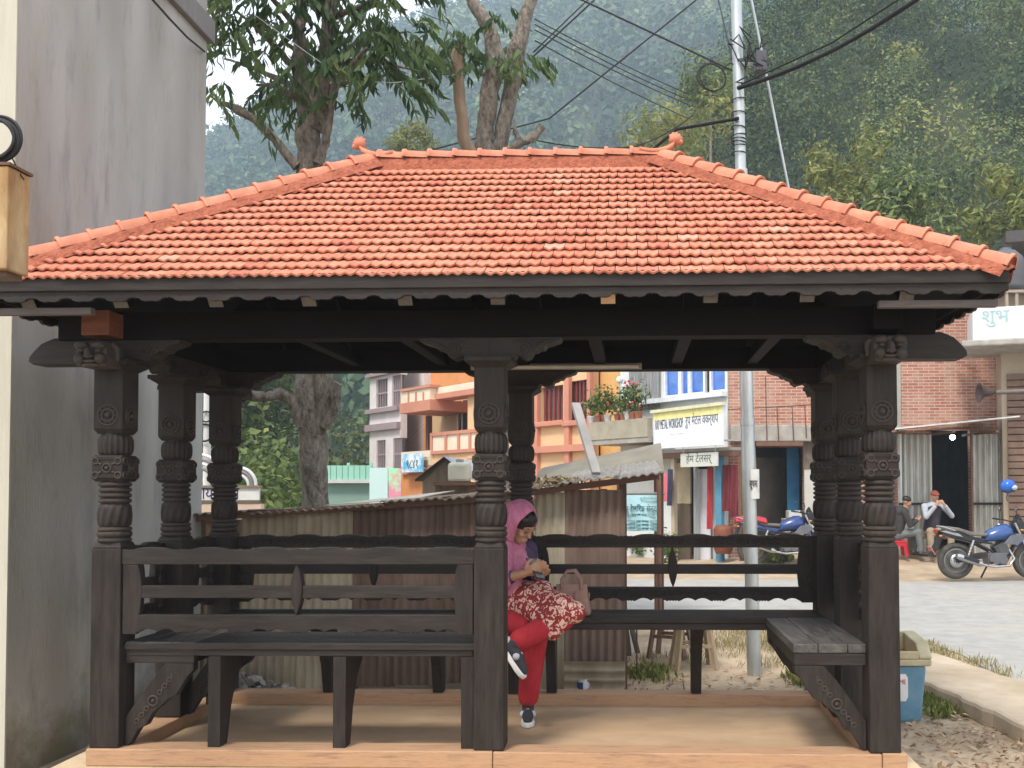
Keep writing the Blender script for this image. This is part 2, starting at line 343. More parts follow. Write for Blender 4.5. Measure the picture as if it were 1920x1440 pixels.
# --- a carved post, its carved pieces shared between the posts
H = .075
def q4(fn):
    for k in range(4): fn(Matrix.Rotation(k*math.pi/2, 3, 'Z'))
def frustum(m, h0, z0, h1, z1):
    vs = [(sx*h0, sy*h0, z0) for sx, sy in ((-1,-1),(1,-1),(1,1),(-1,1))]+[(sx*h1, sy*h1, z1) for sx, sy in ((-1,-1),(1,-1),(1,1),(-1,1))]
    m.add(vs, [(3,2,1,0),(4,5,6,7),(0,1,5,4),(1,2,6,5),(2,3,7,6),(3,0,4,7)])
def post_meshes():
    P = {}
    m = MB(); m.box((-H,-H,ZS+.001),(H,H,ZK-.028)); frustum(m, H, ZK-.028, H-.012, ZK)
    m.lathe([(.066,ZK-.002),(.066,1.66)], 20); m.lathe([(.064,1.78),(.064,1.905)], 20)
    P['shaft'] = m.mesh('post', WOOD)
    m = MB(); frustum(m, .06, 1.892, H, 1.915); m.box((-H,-H,1.915),(H,H,ZT)); P['upper_block'] = m.mesh('upper_block', WOOD)
    def fl(t, z): return 1+.045*math.cos(18*t)
    m = MB(); m.lathe([(.060,1.785),(.073,1.792),(.079,1.81),(.081,1.838),(.079,1.865),(.071,1.883),(.060,1.891)], 72, mod=fl); P['fluted_bulb'] = m.mesh('fluted_bulb', WOODC)
    m = MB(); h2 = .079
    frustum(m, .066, 1.652, h2, 1.668); m.box((-h2,-h2,1.668),(h2,h2,1.772)); frustum(m, h2, 1.772, .068, 1.786)
    P['flower_block'] = m.mesh('flower_block', WOOD)
    m = MB()
    pr = [(.05,1.538)]
    for k in range(4):
        z = 1.545+k*.0275; pr += [(.066,z),(.075,z+.003),(.078,z+.011),(.075,z+.019),(.066,z+.022)]
    pr += [(.05,1.656)]
    m.lathe(pr, 28); P['turned_rings'] = m.mesh('turned_rings', WOODC)
    def sw(t, z): return 1+.05*math.cos(12*(t+(z-1.43)*16))
    m = MB(); m.lathe([(.062,1.424),(.072,1.432),(.077,1.455),(.079,1.485),(.077,1.512),(.072,1.533),(.062,1.541)], 72, mod=sw); P['swirl_bulb'] = m.mesh('swirl_bulb', WOODC)
    def pt(t, z): return 1+.035*abs(math.sin(6*t))
    m = MB(); m.lathe([(.072,ZK),(.079,1.352),(.081,1.362),(.072,1.37),(.072,1.372)], 32)
    m.lathe([(.068,1.37),(.077,1.376),(.081,1.388),(.077,1.40),(.068,1.404)], 72, mod=pt)
    m.lathe([(.068,1.402),(.079,1.406),(.081,1.414),(.077,1.421),(.064,1.426)], 32); P['lotus_base'] = m.mesh('lotus_base', WOODC)
    # rosettes on the faces
    m = MB()
    def rs(M):
        n = M@Vector((0,-1,0)); c = n*(H+.001)+Vector((0,0,1.985))
        m.ring(c, n, .050, .006, 28, 6); m.ring(c, n, .031, .0065, 24, 6); m.ball(c, M@Vector((.014,.014,.014)) if False else .015, 12, 6)
        for k in range(10):
            t = 2*math.pi*k/10; u = (M@Vector((1,0,0)))*math.cos(t)+Vector((0,0,1))*math.sin(t); m.ball(c+u*.0405, .0062, 6, 4)
    q4(rs); P['rosette'] = m.mesh('rosette', WOODC)
    m = MB()
    def fb_(M):
        n = M@Vector((0,-1,0)); c = n*(.080)+Vector((0,0,1.720)); ex = M@Vector((1,0,0)); ez = Vector((0,0,1))
        m.ring(c, n, .022, .006, 18, 6); m.ball(c, .011, 10, 6)
        for sx, sz in ((-1,-1),(1,-1),(1,1),(-1,1)):
            m.ring(c+ex*sx*.058+ez*sz*.036, n, .016, .005, 12, 5)
            m.tube([c+ex*sx*.026+ez*sz*.018, c+ex*sx*.048+ez*sz*.027], [.007,.004], 6)
        for e in (-1, 1):
            m.bar(c+ez*e*.046-ex*.074, c+ez*e*.046+ex*.074, .006, .006)
    q4(fb_); P['flower_carving'] = m.mesh('flower_carving', WOODC)
    m = MB()
    frustum(m, H, ZT-.002, .112, ZT+.026); m.box((-.118,-.118,ZT+.026),(.118,.118,ZT+.05)); P['capital'] = m.mesh('capital', WOOD)
    return P
PM = post_meshes()
def post(x, y):
    p = inst(PM['shaft'], 'post', pav, (x, y, 0)); bev(p, .006)
    for k in ('upper_block','fluted_bulb','flower_block','turned_rings','swirl_bulb','lotus_base','rosette','flower_carving','capital'):
        c = inst(PM[k], k, p)
        if k in ('upper_block','flower_block','capital'): bev(c, .004)
    return p
POSTS = [(XL,YF),(XC,YF),(XR,YF),(XL,YM),(XR,YM),(XL,YB),(XC,YB),(XR,YB)]
for x, y in POSTS: post(x, y)

# --- carved corbels (bracket arms) under the beams
def corbel_mesh(L=.36, nose=False):
    m = MB(); z0, z1 = ZT+.05, ZB
    if not nose:
        poly = [(0,z0),(.12,z0),(.135,z0+.02),(.155,z0+.004),(.18,z0-.006),(.205,z0+.008),(.215,z0+.03),(.235,z0+.034),(.25,z0+.046),(.268,z0+.045),(.285,z0+.065),(.31,z0+.07),(L-.01,z1-.018),(L,z1-.001),(0,z1-.001)]
        m.prism(poly, (0,.12,0), (0,-.06,0))
        for sy in (-1, 1):      # relief scroll on both faces
            y = sy*.062
            sp = []
            for i in range(26):
                a = i/25*3.4*math.pi; r = .034*(1-i/25*.85); sp.append((.175+r*math.cos(a), y, z0+.042+r*math.sin(a)))
            m.tube(sp, .0065, 6)
            m.tube([(.205,y,z0+.03),(.24,y,z0+.062),(.28,y,z0+.08),(.33,y,z1-.012)], [.008,.008,.007,.004], 6)
            m.tube([(.12,y,z0+.075),(.17,y,z0+.088),(.23,y,z0+.086)], [.004,.007,.004], 6)
            m.tube([(.13,y,z0+.015),(.16,y,z0+.01),(.19,y,z0+.005)], [.005,.007,.004], 6)
    else:
        poly = [(0,z0-.02),(.40,z0-.02),(.425,z0-.005),(.42,z0+.02),(.395,z0+.05),(.36,z0+.085),(.315,z0+.105),(.285,z0+.115),(.25,z1-.001),(0,z1-.001)]
        m.prism(poly, (0,.12,0), (0,-.06,0))
    return m
CB = corbel_mesh().mesh('corbel', WOODX); CN = corbel_mesh(nose=True).mesh('corbel_nose', WOODX)
for x, y in POSTS:
    ang = []
    if y in (YF, YB):
        if x != XL: ang.append(math.pi)
        if x != XR: ang.append(0)
    if x != XC:
        if y != YB: ang.append(math.pi/2)
        if y != YF: ang.append(-math.pi/2)
    for a in ang: bev(inst(CB, 'corbel', pav, (x+.055*math.cos(a)*0, y, 0), (0,0,a)), .003)
    if x == XL and y in (YF, YB): bev(inst(CN, 'corbel_nose', pav, (x-.0, y, 0), (0,0,math.pi)), .006)
    if x == XR and y in (YF, YB): bev(inst(CN, 'corbel_nose', pav, (x, y, 0), (0,0,0)), .006)
# --- carved lion heads on the corner capitals, facing out
def head_mesh():
    m = MB(); z = ZT+.075
    m.prism([(-.07,z-.065),(.07,z-.065),(.078,z-.02),(.074,z+.05),(-.074,z+.05),(-.078,z-.02)], (0,-.16,0), (0,-.07,0))
    f = -.225
    for s in (-1, 1):
        m.ball((s*.042,f-.012,z+.034), (.034,.03,.024), 14, 8)      # brow
        m.ball((s*.040,f-.016,z+.008), (.017,.014,.011), 12, 8)     # eye
        m.ball((s*.05,f-.004,z-.030), (.031,.034,.03), 14, 8)       # cheek
        m.tube([(s*.07,f+.05,z+.05),(s*.085,f+.07,z+.03),(s*.083,f+.08,z-.03)], [.018,.02,.012], 8)
    m.ball((0,f-.03,z-.004), (.016,.022,.03), 12, 8)                # nose
    m.ball((0,f-.024,z-.020), (.026,.018,.012), 12, 8)
    m.tube([(-.032,f-.014,z-.04),(0,f-.026,z-.046),(.032,f-.014,z-.04)], [.006,.009,.006], 8)
    m.ball((0,f,z-.062), (.045,.028,.016), 12, 8)
    return m.mesh('lion_head', WOODC)
HM = head_mesh()
for x, y, rz in ((XL,YF,0),(XR,YF,0),(XL,YB,math.pi),(XR,YB,math.pi)):
    inst(HM, 'lion_head', pav, (x, y, -.012), (0,0,rz))
# --- ring beams, ties, plates
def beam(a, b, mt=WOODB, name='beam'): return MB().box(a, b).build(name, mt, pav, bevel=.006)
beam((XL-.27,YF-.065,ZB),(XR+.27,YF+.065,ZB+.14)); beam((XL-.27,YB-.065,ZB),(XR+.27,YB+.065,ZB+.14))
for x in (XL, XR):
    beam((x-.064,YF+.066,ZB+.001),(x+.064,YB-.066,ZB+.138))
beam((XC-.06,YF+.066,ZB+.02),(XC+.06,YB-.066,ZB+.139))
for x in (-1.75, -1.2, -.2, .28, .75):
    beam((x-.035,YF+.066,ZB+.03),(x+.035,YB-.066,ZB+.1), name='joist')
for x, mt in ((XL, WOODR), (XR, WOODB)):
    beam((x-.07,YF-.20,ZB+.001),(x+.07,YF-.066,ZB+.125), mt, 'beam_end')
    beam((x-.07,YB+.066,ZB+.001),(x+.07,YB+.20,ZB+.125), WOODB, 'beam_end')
# fluorescent tube fixed under the rear beam
tb = MB(); tb.box((-1.02,YB-.105,ZB-.001),(.06,YB-.068,ZB+.035)); tb.build('lamp_batten', flat('lamp_batten_grey', (.40,.38,.35)), pav, bevel=.003)
MB().tube([(-1.0,YB-.12,ZB+.012),(.04,YB-.12,ZB+.012)], .013, 10).build('lamp_tube', flat('unlit_tube', (.62,.60,.56), .3), pav)

# --- roof: deck, rafters, fascia
EXL, EXR, EYF, EYB = XL-.468, 1.687, 4.213, YB+.451
EZ, RZ, RXL, RXR, RY = 2.575, 3.475, -1.48, .156, YM
eav = [Vector((EXL,EYF,EZ)), Vector((EXR,EYF,EZ)), Vector((EXR,EYB,EZ)), Vector((EXL,EYB,EZ))]
rid = [Vector((RXL,RY,RZ)), Vector((RXR,RY,RZ))]
dk = MB(); th = Vector((0,0,-.03))
ein = [Vector((v.x+(.036 if v.x < 0 else -.036), v.y+(.036 if v.y < YM else -.036), v.z+.028)) for v in eav]
vs = ein+rid+[v+th for v in ein+rid]
dk.add(vs, [(0,1,5,4),(1,2,5),(2,3,4,5),(3,0,4),(6,10,11,7),(7,11,8),(8,11,10,9),(9,10,6),(0,6,7,1),(1,7,8,2),(2,8,9,3),(3,9,6,0)])
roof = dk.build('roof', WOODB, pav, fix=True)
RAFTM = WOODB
ENDG = mat('grey_end_grain', (.085,.076,.07), (.13,.118,.11), scale=30, rough=.7)
def rafter(p, q, endm=ENDG):
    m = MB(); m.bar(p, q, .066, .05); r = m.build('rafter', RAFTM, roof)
    d = (Vector(p)-Vector(q)).normalized(); e = MB(); e.bar(Vector(p)+d*.001, Vector(p)+d*.004, .066, .05); e.build('rafter_end', endm, roof); return r
sl = (RZ-EZ)/(RY-EYF)
for k, x in enumerate((-2.83,-2.39,-1.94,-1.50,-1.05,-.62,-.11,.36,.80,1.25)):
    # common and jack rafters on the front and back slopes
    top = RY-.02
    if x < RXL: top = EYF+(x-EXL)/(RXL-EXL)*(RY-EYF)
    if x > RXR: top = EYF+(EXR-x)/(EXR-RXR)*(RY-EYF)
    y0 = EYF+.05
    if top-y0 < .12: continue
    em = WOODP if abs(x+.11) < .01 else ENDG
    rafter((x, y0, EZ+(y0-EYF)*sl-.132), (x, top, EZ+(top-EYF)*sl-.132), em)
    yb = 2*RY-y0; rafter((x, yb, EZ+(y0-EYF)*sl-.132), (x, 2*RY-top, EZ+(top-EYF)*sl-.132))
for x0, x1 in ((EXL,RXL),(EXR,RXR)):
    for y in (EYF+.03, EYB-.03):
        pass
# eave purlin strips under the ends
for s, xa, xb in ((1,EXL+.02,EXL+.56),(1,EXR-.56,EXR-.02)):
    MB().box((xa,EYF+.06,EZ-.140),(xb,EYF+.10,EZ-.108)).build('eave_strip', mat('greyed_strip_%d'%(xa>0), (.10,.088,.085),(.15,.13,.125), scale=8, rough=.7, stretch=(1,8,8)), roof, bevel=.003)
# fascia boards with a scalloped, pierced-looking lower board
def scallop(Lg, h, per=.161, amp=.016):
    n = max(2, round(Lg/per)); p = Lg/n; pts = [(0,h)]
    seq = [(0,.35),(.04,.0),(.09,.3),(.14,.2),(.22,.75),(.34,1),(.5,.85),(.66,1),(.78,.75),(.86,.2),(.91,.3),(.96,.0)]
    for i in range(n):
        for t, a in seq: pts.append((i*p+t*p, -amp*a))
    pts += [(Lg, -amp*.35), (Lg, h)]
    return pts
def fascia(p, q, nrm):
    p, q, nrm = Vector(p), Vector(q), Vector(nrm); d = (q-p); L = d.length; d.normalize(); z = Vector((0,0,1))
    u = MB(); u.prism([(0,-.048),(L,-.048),(L,.026),(0,.026)], -nrm*.045, p+nrm*.018, d, z); u.build('fascia_board', WOODX, roof, bevel=.004)
    m = MB(); m.prism(scallop(L, .034, amp=.021), -nrm*.018, p+nrm*.004+z*(-.074), d, z); sc = m.build('scalloped_board', WOODX, roof)
    hm = MB(); n = max(2, round(L/.161)); pp = L/n
    for i in range(n):
        for t in (.34, .66):
            c = p+d*(i*pp+t*pp)+nrm*.0045+z*(-.066); hm.lathe([(.0042,0),(.0042,.002)], 8, c, axis=nrm)
    tag(hm.build('hole_shade_discs', DARK, sc), kind='stuff')  # solid dark discs on the face paint in the shade of drilled holes
fascia((EXL,EYF,EZ),(EXR,EYF,EZ),(0,-1,0)); fascia((EXR,EYB,EZ),(EXL,EYB,EZ),(0,1,0))
fascia((EXR,EYF+.032,EZ),(EXR,EYB-.032,EZ),(1,0,0)); fascia((EXL,EYB-.032,EZ),(EXL,EYF+.032,EZ),(-1,0,0))

# --- roof tiles
TW, TLN, ROWS = .0985, .112, 17
def tile_pts(lim=None, u0=0, jit=0):
    """one small double-wave tile; x across, y up the slope, z off the slope"""
    nu = 16; tops = []; bots = []
    for j, (v, lift, am) in enumerate(((0,.0298,.0054),(.03,.026,.0048),(TLN,.008,.0008))):
        for i in range(nu+1):
            u = .0015+(TW-.003)*i/nu; z = am*math.cos(4*math.pi*i/nu)+lift
            uu = u
            if lim: uu = min(max(u0+u, lim[0]), lim[1])-u0
            tops.append((uu, v, z+.0045)); bots.append((uu, v, z-.0045))
    return tops, bots, nu
def tile_mb(m, lim=None, u0=0, M=None, mi=0):
    t, b, nu = tile_pts(lim, u0); k = nu+1
    vs = t+b[:k]+[b[2*k],b[3*k-1]]
    if M is not None: vs = [M@Vector(v) for v in vs]
    fs = [(j*k+i, j*k+i+1, (j+1)*k+i+1, (j+1)*k+i) for j in range(2) for i in range(nu)]
    o = 3*k
    fs2 = [(o+i, o+i+1, i+1, i) for i in range(nu)]
    fs3 = [(o, 0, k, 2*k, o+k), (o+nu, o+k+1, 3*k-1, 2*k-1, nu)]
    m.add(vs, fs, mi, True)
    n = len(m.v)-len(vs)
    for f in fs2+fs3: m.f.append([i+n for i in f]); m.m.append(mi); m.sm.append(False)
TILEV = []
for mt_ in (TILE, TILEP, TILED):
    tm = MB(); tile_mb(tm); TILEV.append(tm.mesh('roof_tile', mt_))
def pick():
    r = rnd.random(); return 1 if r < .012 else 2 if r < .08 else 0
def slope_frame(p0, p1, top):
    ux = (p1-p0).normalized(); d = top-p0; uy = (d-ux*d.dot(ux)).normalized(); n = ux.cross(uy); return ux, uy, n
def tile_plane(A, B, TL, TR, parts_rows):
    ux, uy, n = slope_frame(A, B, TL); hgt = (TL-A).dot(uy); W = (B-A).length; aL = (TL-A).dot(ux); aR = W-(TR-A).dot(ux)
    rest = MB(); ex = hgt/ROWS; nt = 0
    for r in range(ROWS-1):
        v = -.018+r*ex; f = max(0, v)/hgt; lo, hi = aL*f-.01, W-aR*f+.01
        u = -(r % 2)*TW/2-.03+rnd.uniform(-.004,.004)
        while u < hi:
            if u+TW > lo+.012 and u < hi-.012:
                Mx = Matrix.Identity(4); o = A+ux*u+uy*(v+rnd.uniform(-.003,.003))+n*rnd.uniform(-.001,.002); a = rnd.uniform(-.012,.012)
                cx, cy = ux*math.cos(a)+uy*math.sin(a), uy*math.cos(a)-ux*math.sin(a)
                Mx = Matrix(((cx.x,cy.x,n.x,o.x),(cx.y,cy.y,n.y,o.y),(cx.z,cy.z,n.z,o.z),(0,0,0,1)))
                edge = u < lo or u+TW > hi
                if r < parts_rows and nt < 300:
                    if edge: e = MB(); tile_mb(e, (lo,hi), u); me = e.mesh('roof_tile', (TILE,TILEP,TILED)[pick()])
                    else: me = TILEV[pick()]
                    ob = bpy.data.objects.new('roof_tile', me); col.objects.link(ob); ob.parent = roof; ob.matrix_local = Mx; nt += 1
                else: tile_mb(rest, (lo,hi) if edge else None, u, Mx, pick())
            u += TW
    return rest
r1 = tile_plane(eav[0], eav[1], rid[0], rid[1], 7)
r1.build('roof_tile_rows', [TILES,TILEP,TILED], roof, kind='stuff')
r2 = tile_plane(eav[1], eav[2], rid[1], rid[1], 0); r3 = tile_plane(eav[2], eav[3], rid[1], rid[0], 0); r4 = tile_plane(eav[3], eav[0], rid[0], rid[0], 0)
for r in (r2, r3, r4): r.build('roof_tile_rows', [TILES,TILEP,TILED], roof, kind='stuff')
# hip and ridge capping on a bed of mortar
def cap_mesh(L, r0, r1):
    m = MB(); n = 10
    def P(t, rr, y, dz=0): a = math.pi*t; return (rr*math.cos(a)*1.0, y, rr*math.sin(a)+dz)
    prof = [(0,r0*1.16,.0),(.018,r0*1.16,.0),(.022,r0,.0),(L,r1,-.006)]
    def fn(i, j): 
        y, rr, dz = prof[round(j*3)]; return P(1-i, rr, y, dz)
    m.grid(n, 3, fn)
    k = n+1; t = .012
    inner = [P(1-i/n, r0*1.16-t, 0) for i in range(k)]
    o = len(m.v); m.add(inner+[fn(i/n, 0) for i in range(k)], [(i, i+1, k+i+1, k+i) for i in range(n)])
    return m.mesh('hip_tile', HIPT)
HT = cap_mesh(.158, .056, .052)
def capline(p, q, name, nz, bed=.10, off=.026, step=.142):
    p, q = Vector(p), Vector(q); d = q-p; L = d.length; d.normalize(); nz = Vector(nz); nz = (nz-d*nz.dot(d)).normalized(); x = d.cross(nz)
    nn = round(L/step); st = L/nn
    b = MB(); prof = [(-bed,-.03),(-bed*.75,.010),(-.048,off+.004),(.048,off+.004),(bed*.75,.010),(bed,-.03)]
    NS = 60
    def fn(i, j):
        k = round(j*(len(prof)-1)); px_, pz_ = prof[k]; c = p+d*(L*i)
        w = 1+.18*mnoise.noise(Vector((c.x*14, c.y*14, k*3.1+c.z*9)))
        return c+x*(px_*w)+nz*pz_
    b.grid(NS, len(prof)-1, fn); b.build('mortar_bed', MORTAR, roof, fix=True)
    for i in range(nn):
        o = p+d*(i*st)+nz*(off+rnd.uniform(-.002,.002)); a = rnd.uniform(-.02,.02); dd = (d+x*a).normalized(); xx = dd.cross(nz)
        ob = bpy.data.objects.new(name, HT); col.objects.link(ob); ob.parent = roof
        ob.matrix_local = Matrix(((xx.x,dd.x,nz.x,o.x),(xx.y,dd.y,nz.y,o.y),(xx.z,dd.z,nz.z,o.z),(0,0,0,1)))
for e, r in ((0,0),(1,1),(2,1),(3,0)):
    o = (eav[e]-rid[r]); o.z = 0; o.normalize()
    capline(eav[e]+o*.0-Vector((0,0,.005)), rid[r]+Vector((0,0,.012)), 'hip_tile', (0,0,1))
rw = MB()      # low mortar wall carrying the ridge tiles
rw.grid(60, 5, lambda i, j: Vector((RXL-.06+(RXR-RXL+.12)*i, RY+[-.10,-.062,-.05,.05,.062,.10][round(j*5)]*(1+.08*mnoise.noise(Vector((i*30, j*9, 0)))), RZ+[-.09,.0,.04,.04,.0,-.09][round(j*5)])))
rw.build('ridge_mortar', MORTAR, roof, fix=True)
capx = [RXL+.02+i*.145 for i in range(11)]
for i, x in enumerate(capx):
    if x+.15 > RXR+.06: break
    ob = inst(HT, 'ridge_tile', roof, (x, RY, RZ+.040+.003*mnoise.noise(Vector((x*5,0,0)))), (0,0,-math.pi/2)); ob.scale = (1.1,1,.95)
# --- upturned ridge-end finials
def finial(x, s):
    m = MB(); z = RZ+.055
    pts = [(x-s*.13,z+.02),(x-s*.07,z+.008),(x-s*.02,z+.008),(x+s*.03,z+.022),(x+s*.06,z+.046),(x+s*.07,z+.066)]
    hw = [.058,.058,.054,.046,.034,.027]; tk = [.022,.026,.028,.028,.025,.022]
    vs = []
    for (px_, pz_), w_, t_ in zip(pts, hw, tk):
        vs += [(px_,RY-w_,pz_-t_*.6),(px_,RY-w_*.9,pz_+t_*.3),(px_,RY,pz_+t_),(px_,RY+w_*.9,pz_+t_*.3),(px_,RY+w_,pz_-t_*.6)]
    k = 5; n = len(pts)
    m.add(vs, [(i*k+j,i*k+j+1,(i+1)*k+j+1,(i+1)*k+j) for i in range(n-1) for j in range(k-1)]+[(i*k+4,i*k,(i+1)*k,(i+1)*k+4) for i in range(n-1)]+[tuple(range(k)), tuple(range((n-1)*k+k-1,(n-1)*k-1,-1))], 0, True)
    f = m.build('ridge_finial', HIPT, roof, fix=True)
    h = MB(); c = Vector((x+s*.074, RY, z+.082)); h.ball(c, (.036,.034,.034), 14, 10); h.ball(c+Vector((s*.025,0,-.014)), (.022,.02,.018), 10, 8)
    for k_ in range(5):
        a = R(40+k_*32); h.ball(c+Vector((-s*math.cos(a)*.032, 0, math.sin(a)*.034)), .012, 8, 6)
    h.build('finial_head', HIPT, f)
finial(RXL-.02, -1); finial(RXR+.02, 1)
for i, (px_, py_) in enumerate(((742,303),(1172,292),(840,283))):
    pass

# --- benches: seat, carved back, legs
ZSEAT = .845
def wavetop(L, h, per=.30, amp=.017):
    n = max(1, round(L/per)); p = L/n; pts = [(0,0),(L,0)]; top = []
    for i in range(n):
        for t, a in ((0,.5),(.06,.15),(.1,.4),(.14,.1),(.2,.45),(.32,.9),(.44,1),(.56,1),(.68,.9),(.8,.45),(.86,.1),(.9,.4),(.94,.15)):
            top.append((i*p+t*p, h-amp+amp*a))
    top.append((L, h-amp*.5)); return pts+top[::-1]
def wavebot(L, h, per=.30, amp=.022):
    n = max(1, round(L/per)); p = L/n; bot = []
    for i in range(n):
        for t, a in ((0,1),(.03,.6),(.06,1),(.09,.6),(.12,1),(.18,.7),(.26,.15),(.34,0),(.42,.2),(.5,.75),(.58,.2),(.66,0),(.74,.15),(.82,.7),(.88,1),(.91,.6),(.94,1),(.97,.6)):
            bot.append((i*p+t*p, -amp*a))
    bot.append((L, -amp)); return bot+[(L,h),(0,h)]
def leaf(hh, ww): 
    return [(ww*math.sin(math.pi*t)**.8*s, hh*tt) for s, ts in ((1,[i/10 for i in range(11)]),(-1,[1-i/10 for i in range(1,10)])) for t in ts for tt in (t,)]
def bench(L, org, rz, legs, planks=2, carve=True, seat=(0,None), braces=(), skip_back=False):
    """local x along the bench, y from the back (0) towards the sitter, built between two posts"""
    e = bpy.data.objects.new('bench', None); col.objects.link(e); e.parent = pav; e.location = org; e.rotation_euler = (0,0,rz); e.empty_display_size = .1
    s0 = seat[0]; s1 = L if seat[1] is None else seat[1]; D = .40; pw = D/planks
    for i in range(planks):
        MB().box((s0, .0+i*pw+.002, ZSEAT-.034),(s1, (i+1)*pw-.002, ZSEAT+rnd.uniform(-.002,.001))).build('seat_plank', WOODX, e, bevel=.004)
    MB().box((s0+.01, .35, ZSEAT-.075),(s1-.01, .385, ZSEAT-.0355)).build('apron', WOODX, e, bevel=.003)
    MB().box((s0+.01, .015, ZSEAT-.066),(s1-.01, .05, ZSEAT-.0355)).build('apron', WOODX, e, bevel=.003)
    for x in legs:       # bracket-shaped legs, broad under the seat
        m = MB(); m.prism([(.0,ZS+.001),(.085,ZS+.001),(.13,ZS+.18),(.20,ZS+.32),(.345,ZSEAT-.077),(.345,ZSEAT-.0765),(.0,ZSEAT-.067)], (.062,0,0), (x-.031,.003,0), (0,1,0), (0,0,1))
        m.build('leg', WOOD, e, bevel=.004, fix=True)
    for y in braces:
        pass
    if skip_back: return e
    th = .038; y0 = -.02
    MB().prism(wavetop(L, .086), (0,th,0), (0,y0,1.238)).build('top_rail', WOODX, e, bevel=.003, fix=True)
    MB().prism(wavebot(L-.08, .07), (0,th-.004,0), (.04,y0+.002,.918)).build('bottom_rail', WOODX, e, bevel=.003, fix=True)
    half = L/2
    for a, b in ((.075,half-.02),(half+.02,L-.075)):
        MB().box((a,y0+.004,1.07),(b,y0+th-.004,1.132)).build('middle_rail', WOODX, e, bevel=.003)
    for x in (.045, L-.045):
        sgn = 1 if x < half else -1
        poly = [(-.04*sgn,.89),(.03*sgn,.89),(.036*sgn,.95),(.048*sgn,1.0),(.054*sgn,1.06),(.055*sgn,1.10),(.054*sgn,1.14),(.046*sgn,1.2),(.035*sgn,1.2375),(-.04*sgn,1.2375)]
        MB().prism(poly, (0,th-.002,0), (x,y0+.001,0)).build('stile', WOOD, e, bevel=.003, fix=True)
    m = MB(); m.prism([(p[0], .985+p[1]) for p in leaf(.255,.029)], (0,th+.014,0), (half,y0-.007,0)); m.build('spindle', WOOD, e, bevel=.006, fix=True)
    if carve:           # relief rings and scrolls on the sitter's side
        for zc, nm in ((1.277,'rail_carving'),(.952,'rail_carving')):
            m = MB(); n = int((L-.16)/.052)
            for i in range(n):
                x = .08+(L-.16)*(i+.5)/n; m.ring((x,y0+th+.001,zc), (0,1,0), .016, .0045, 12, 5); m.ball((x,y0+th+.001,zc), .006, 6, 4)
                m.ring((x+.026,y0+th+.001,zc+.02), (0,1,0), .007, .003, 8, 4)
            m.build(nm, WOODX, e)
        for x in (.045, L-.045):
            m = MB(); m.tube([(x,y0+th-.002,.95),(x,y0+th-.002,1.2)], .004, 5)
            for zc in (.97,1.04,1.11,1.18): m.ring((x,y0+th+.001,zc), (0,1,0), .02, .005, 12, 5); m.ball((x,y0+th+.001,zc), .009, 6, 4)
            m.build('stile_carving', WOODC, e)
    return e
LB = XC-XL-2*H
# front left, back left, back right, then the two sides
bench(LB, (XL+H, YF-.045, 0), 0, (.155+.31, .155+.94, LB-.036), carve=True, seat=(0.001, LB-.001))
bench(LB, (XC-H, YB+.045, 0), math.pi, (.45, LB-.62), seat=(.001, LB-.001))
LR = XR-XC-2*H
bench(LR, (XR-H, YB+.045, 0), math.pi, (.75, LR-.12), seat=(.001, LR-.001))
LS = YM-YF-2*H
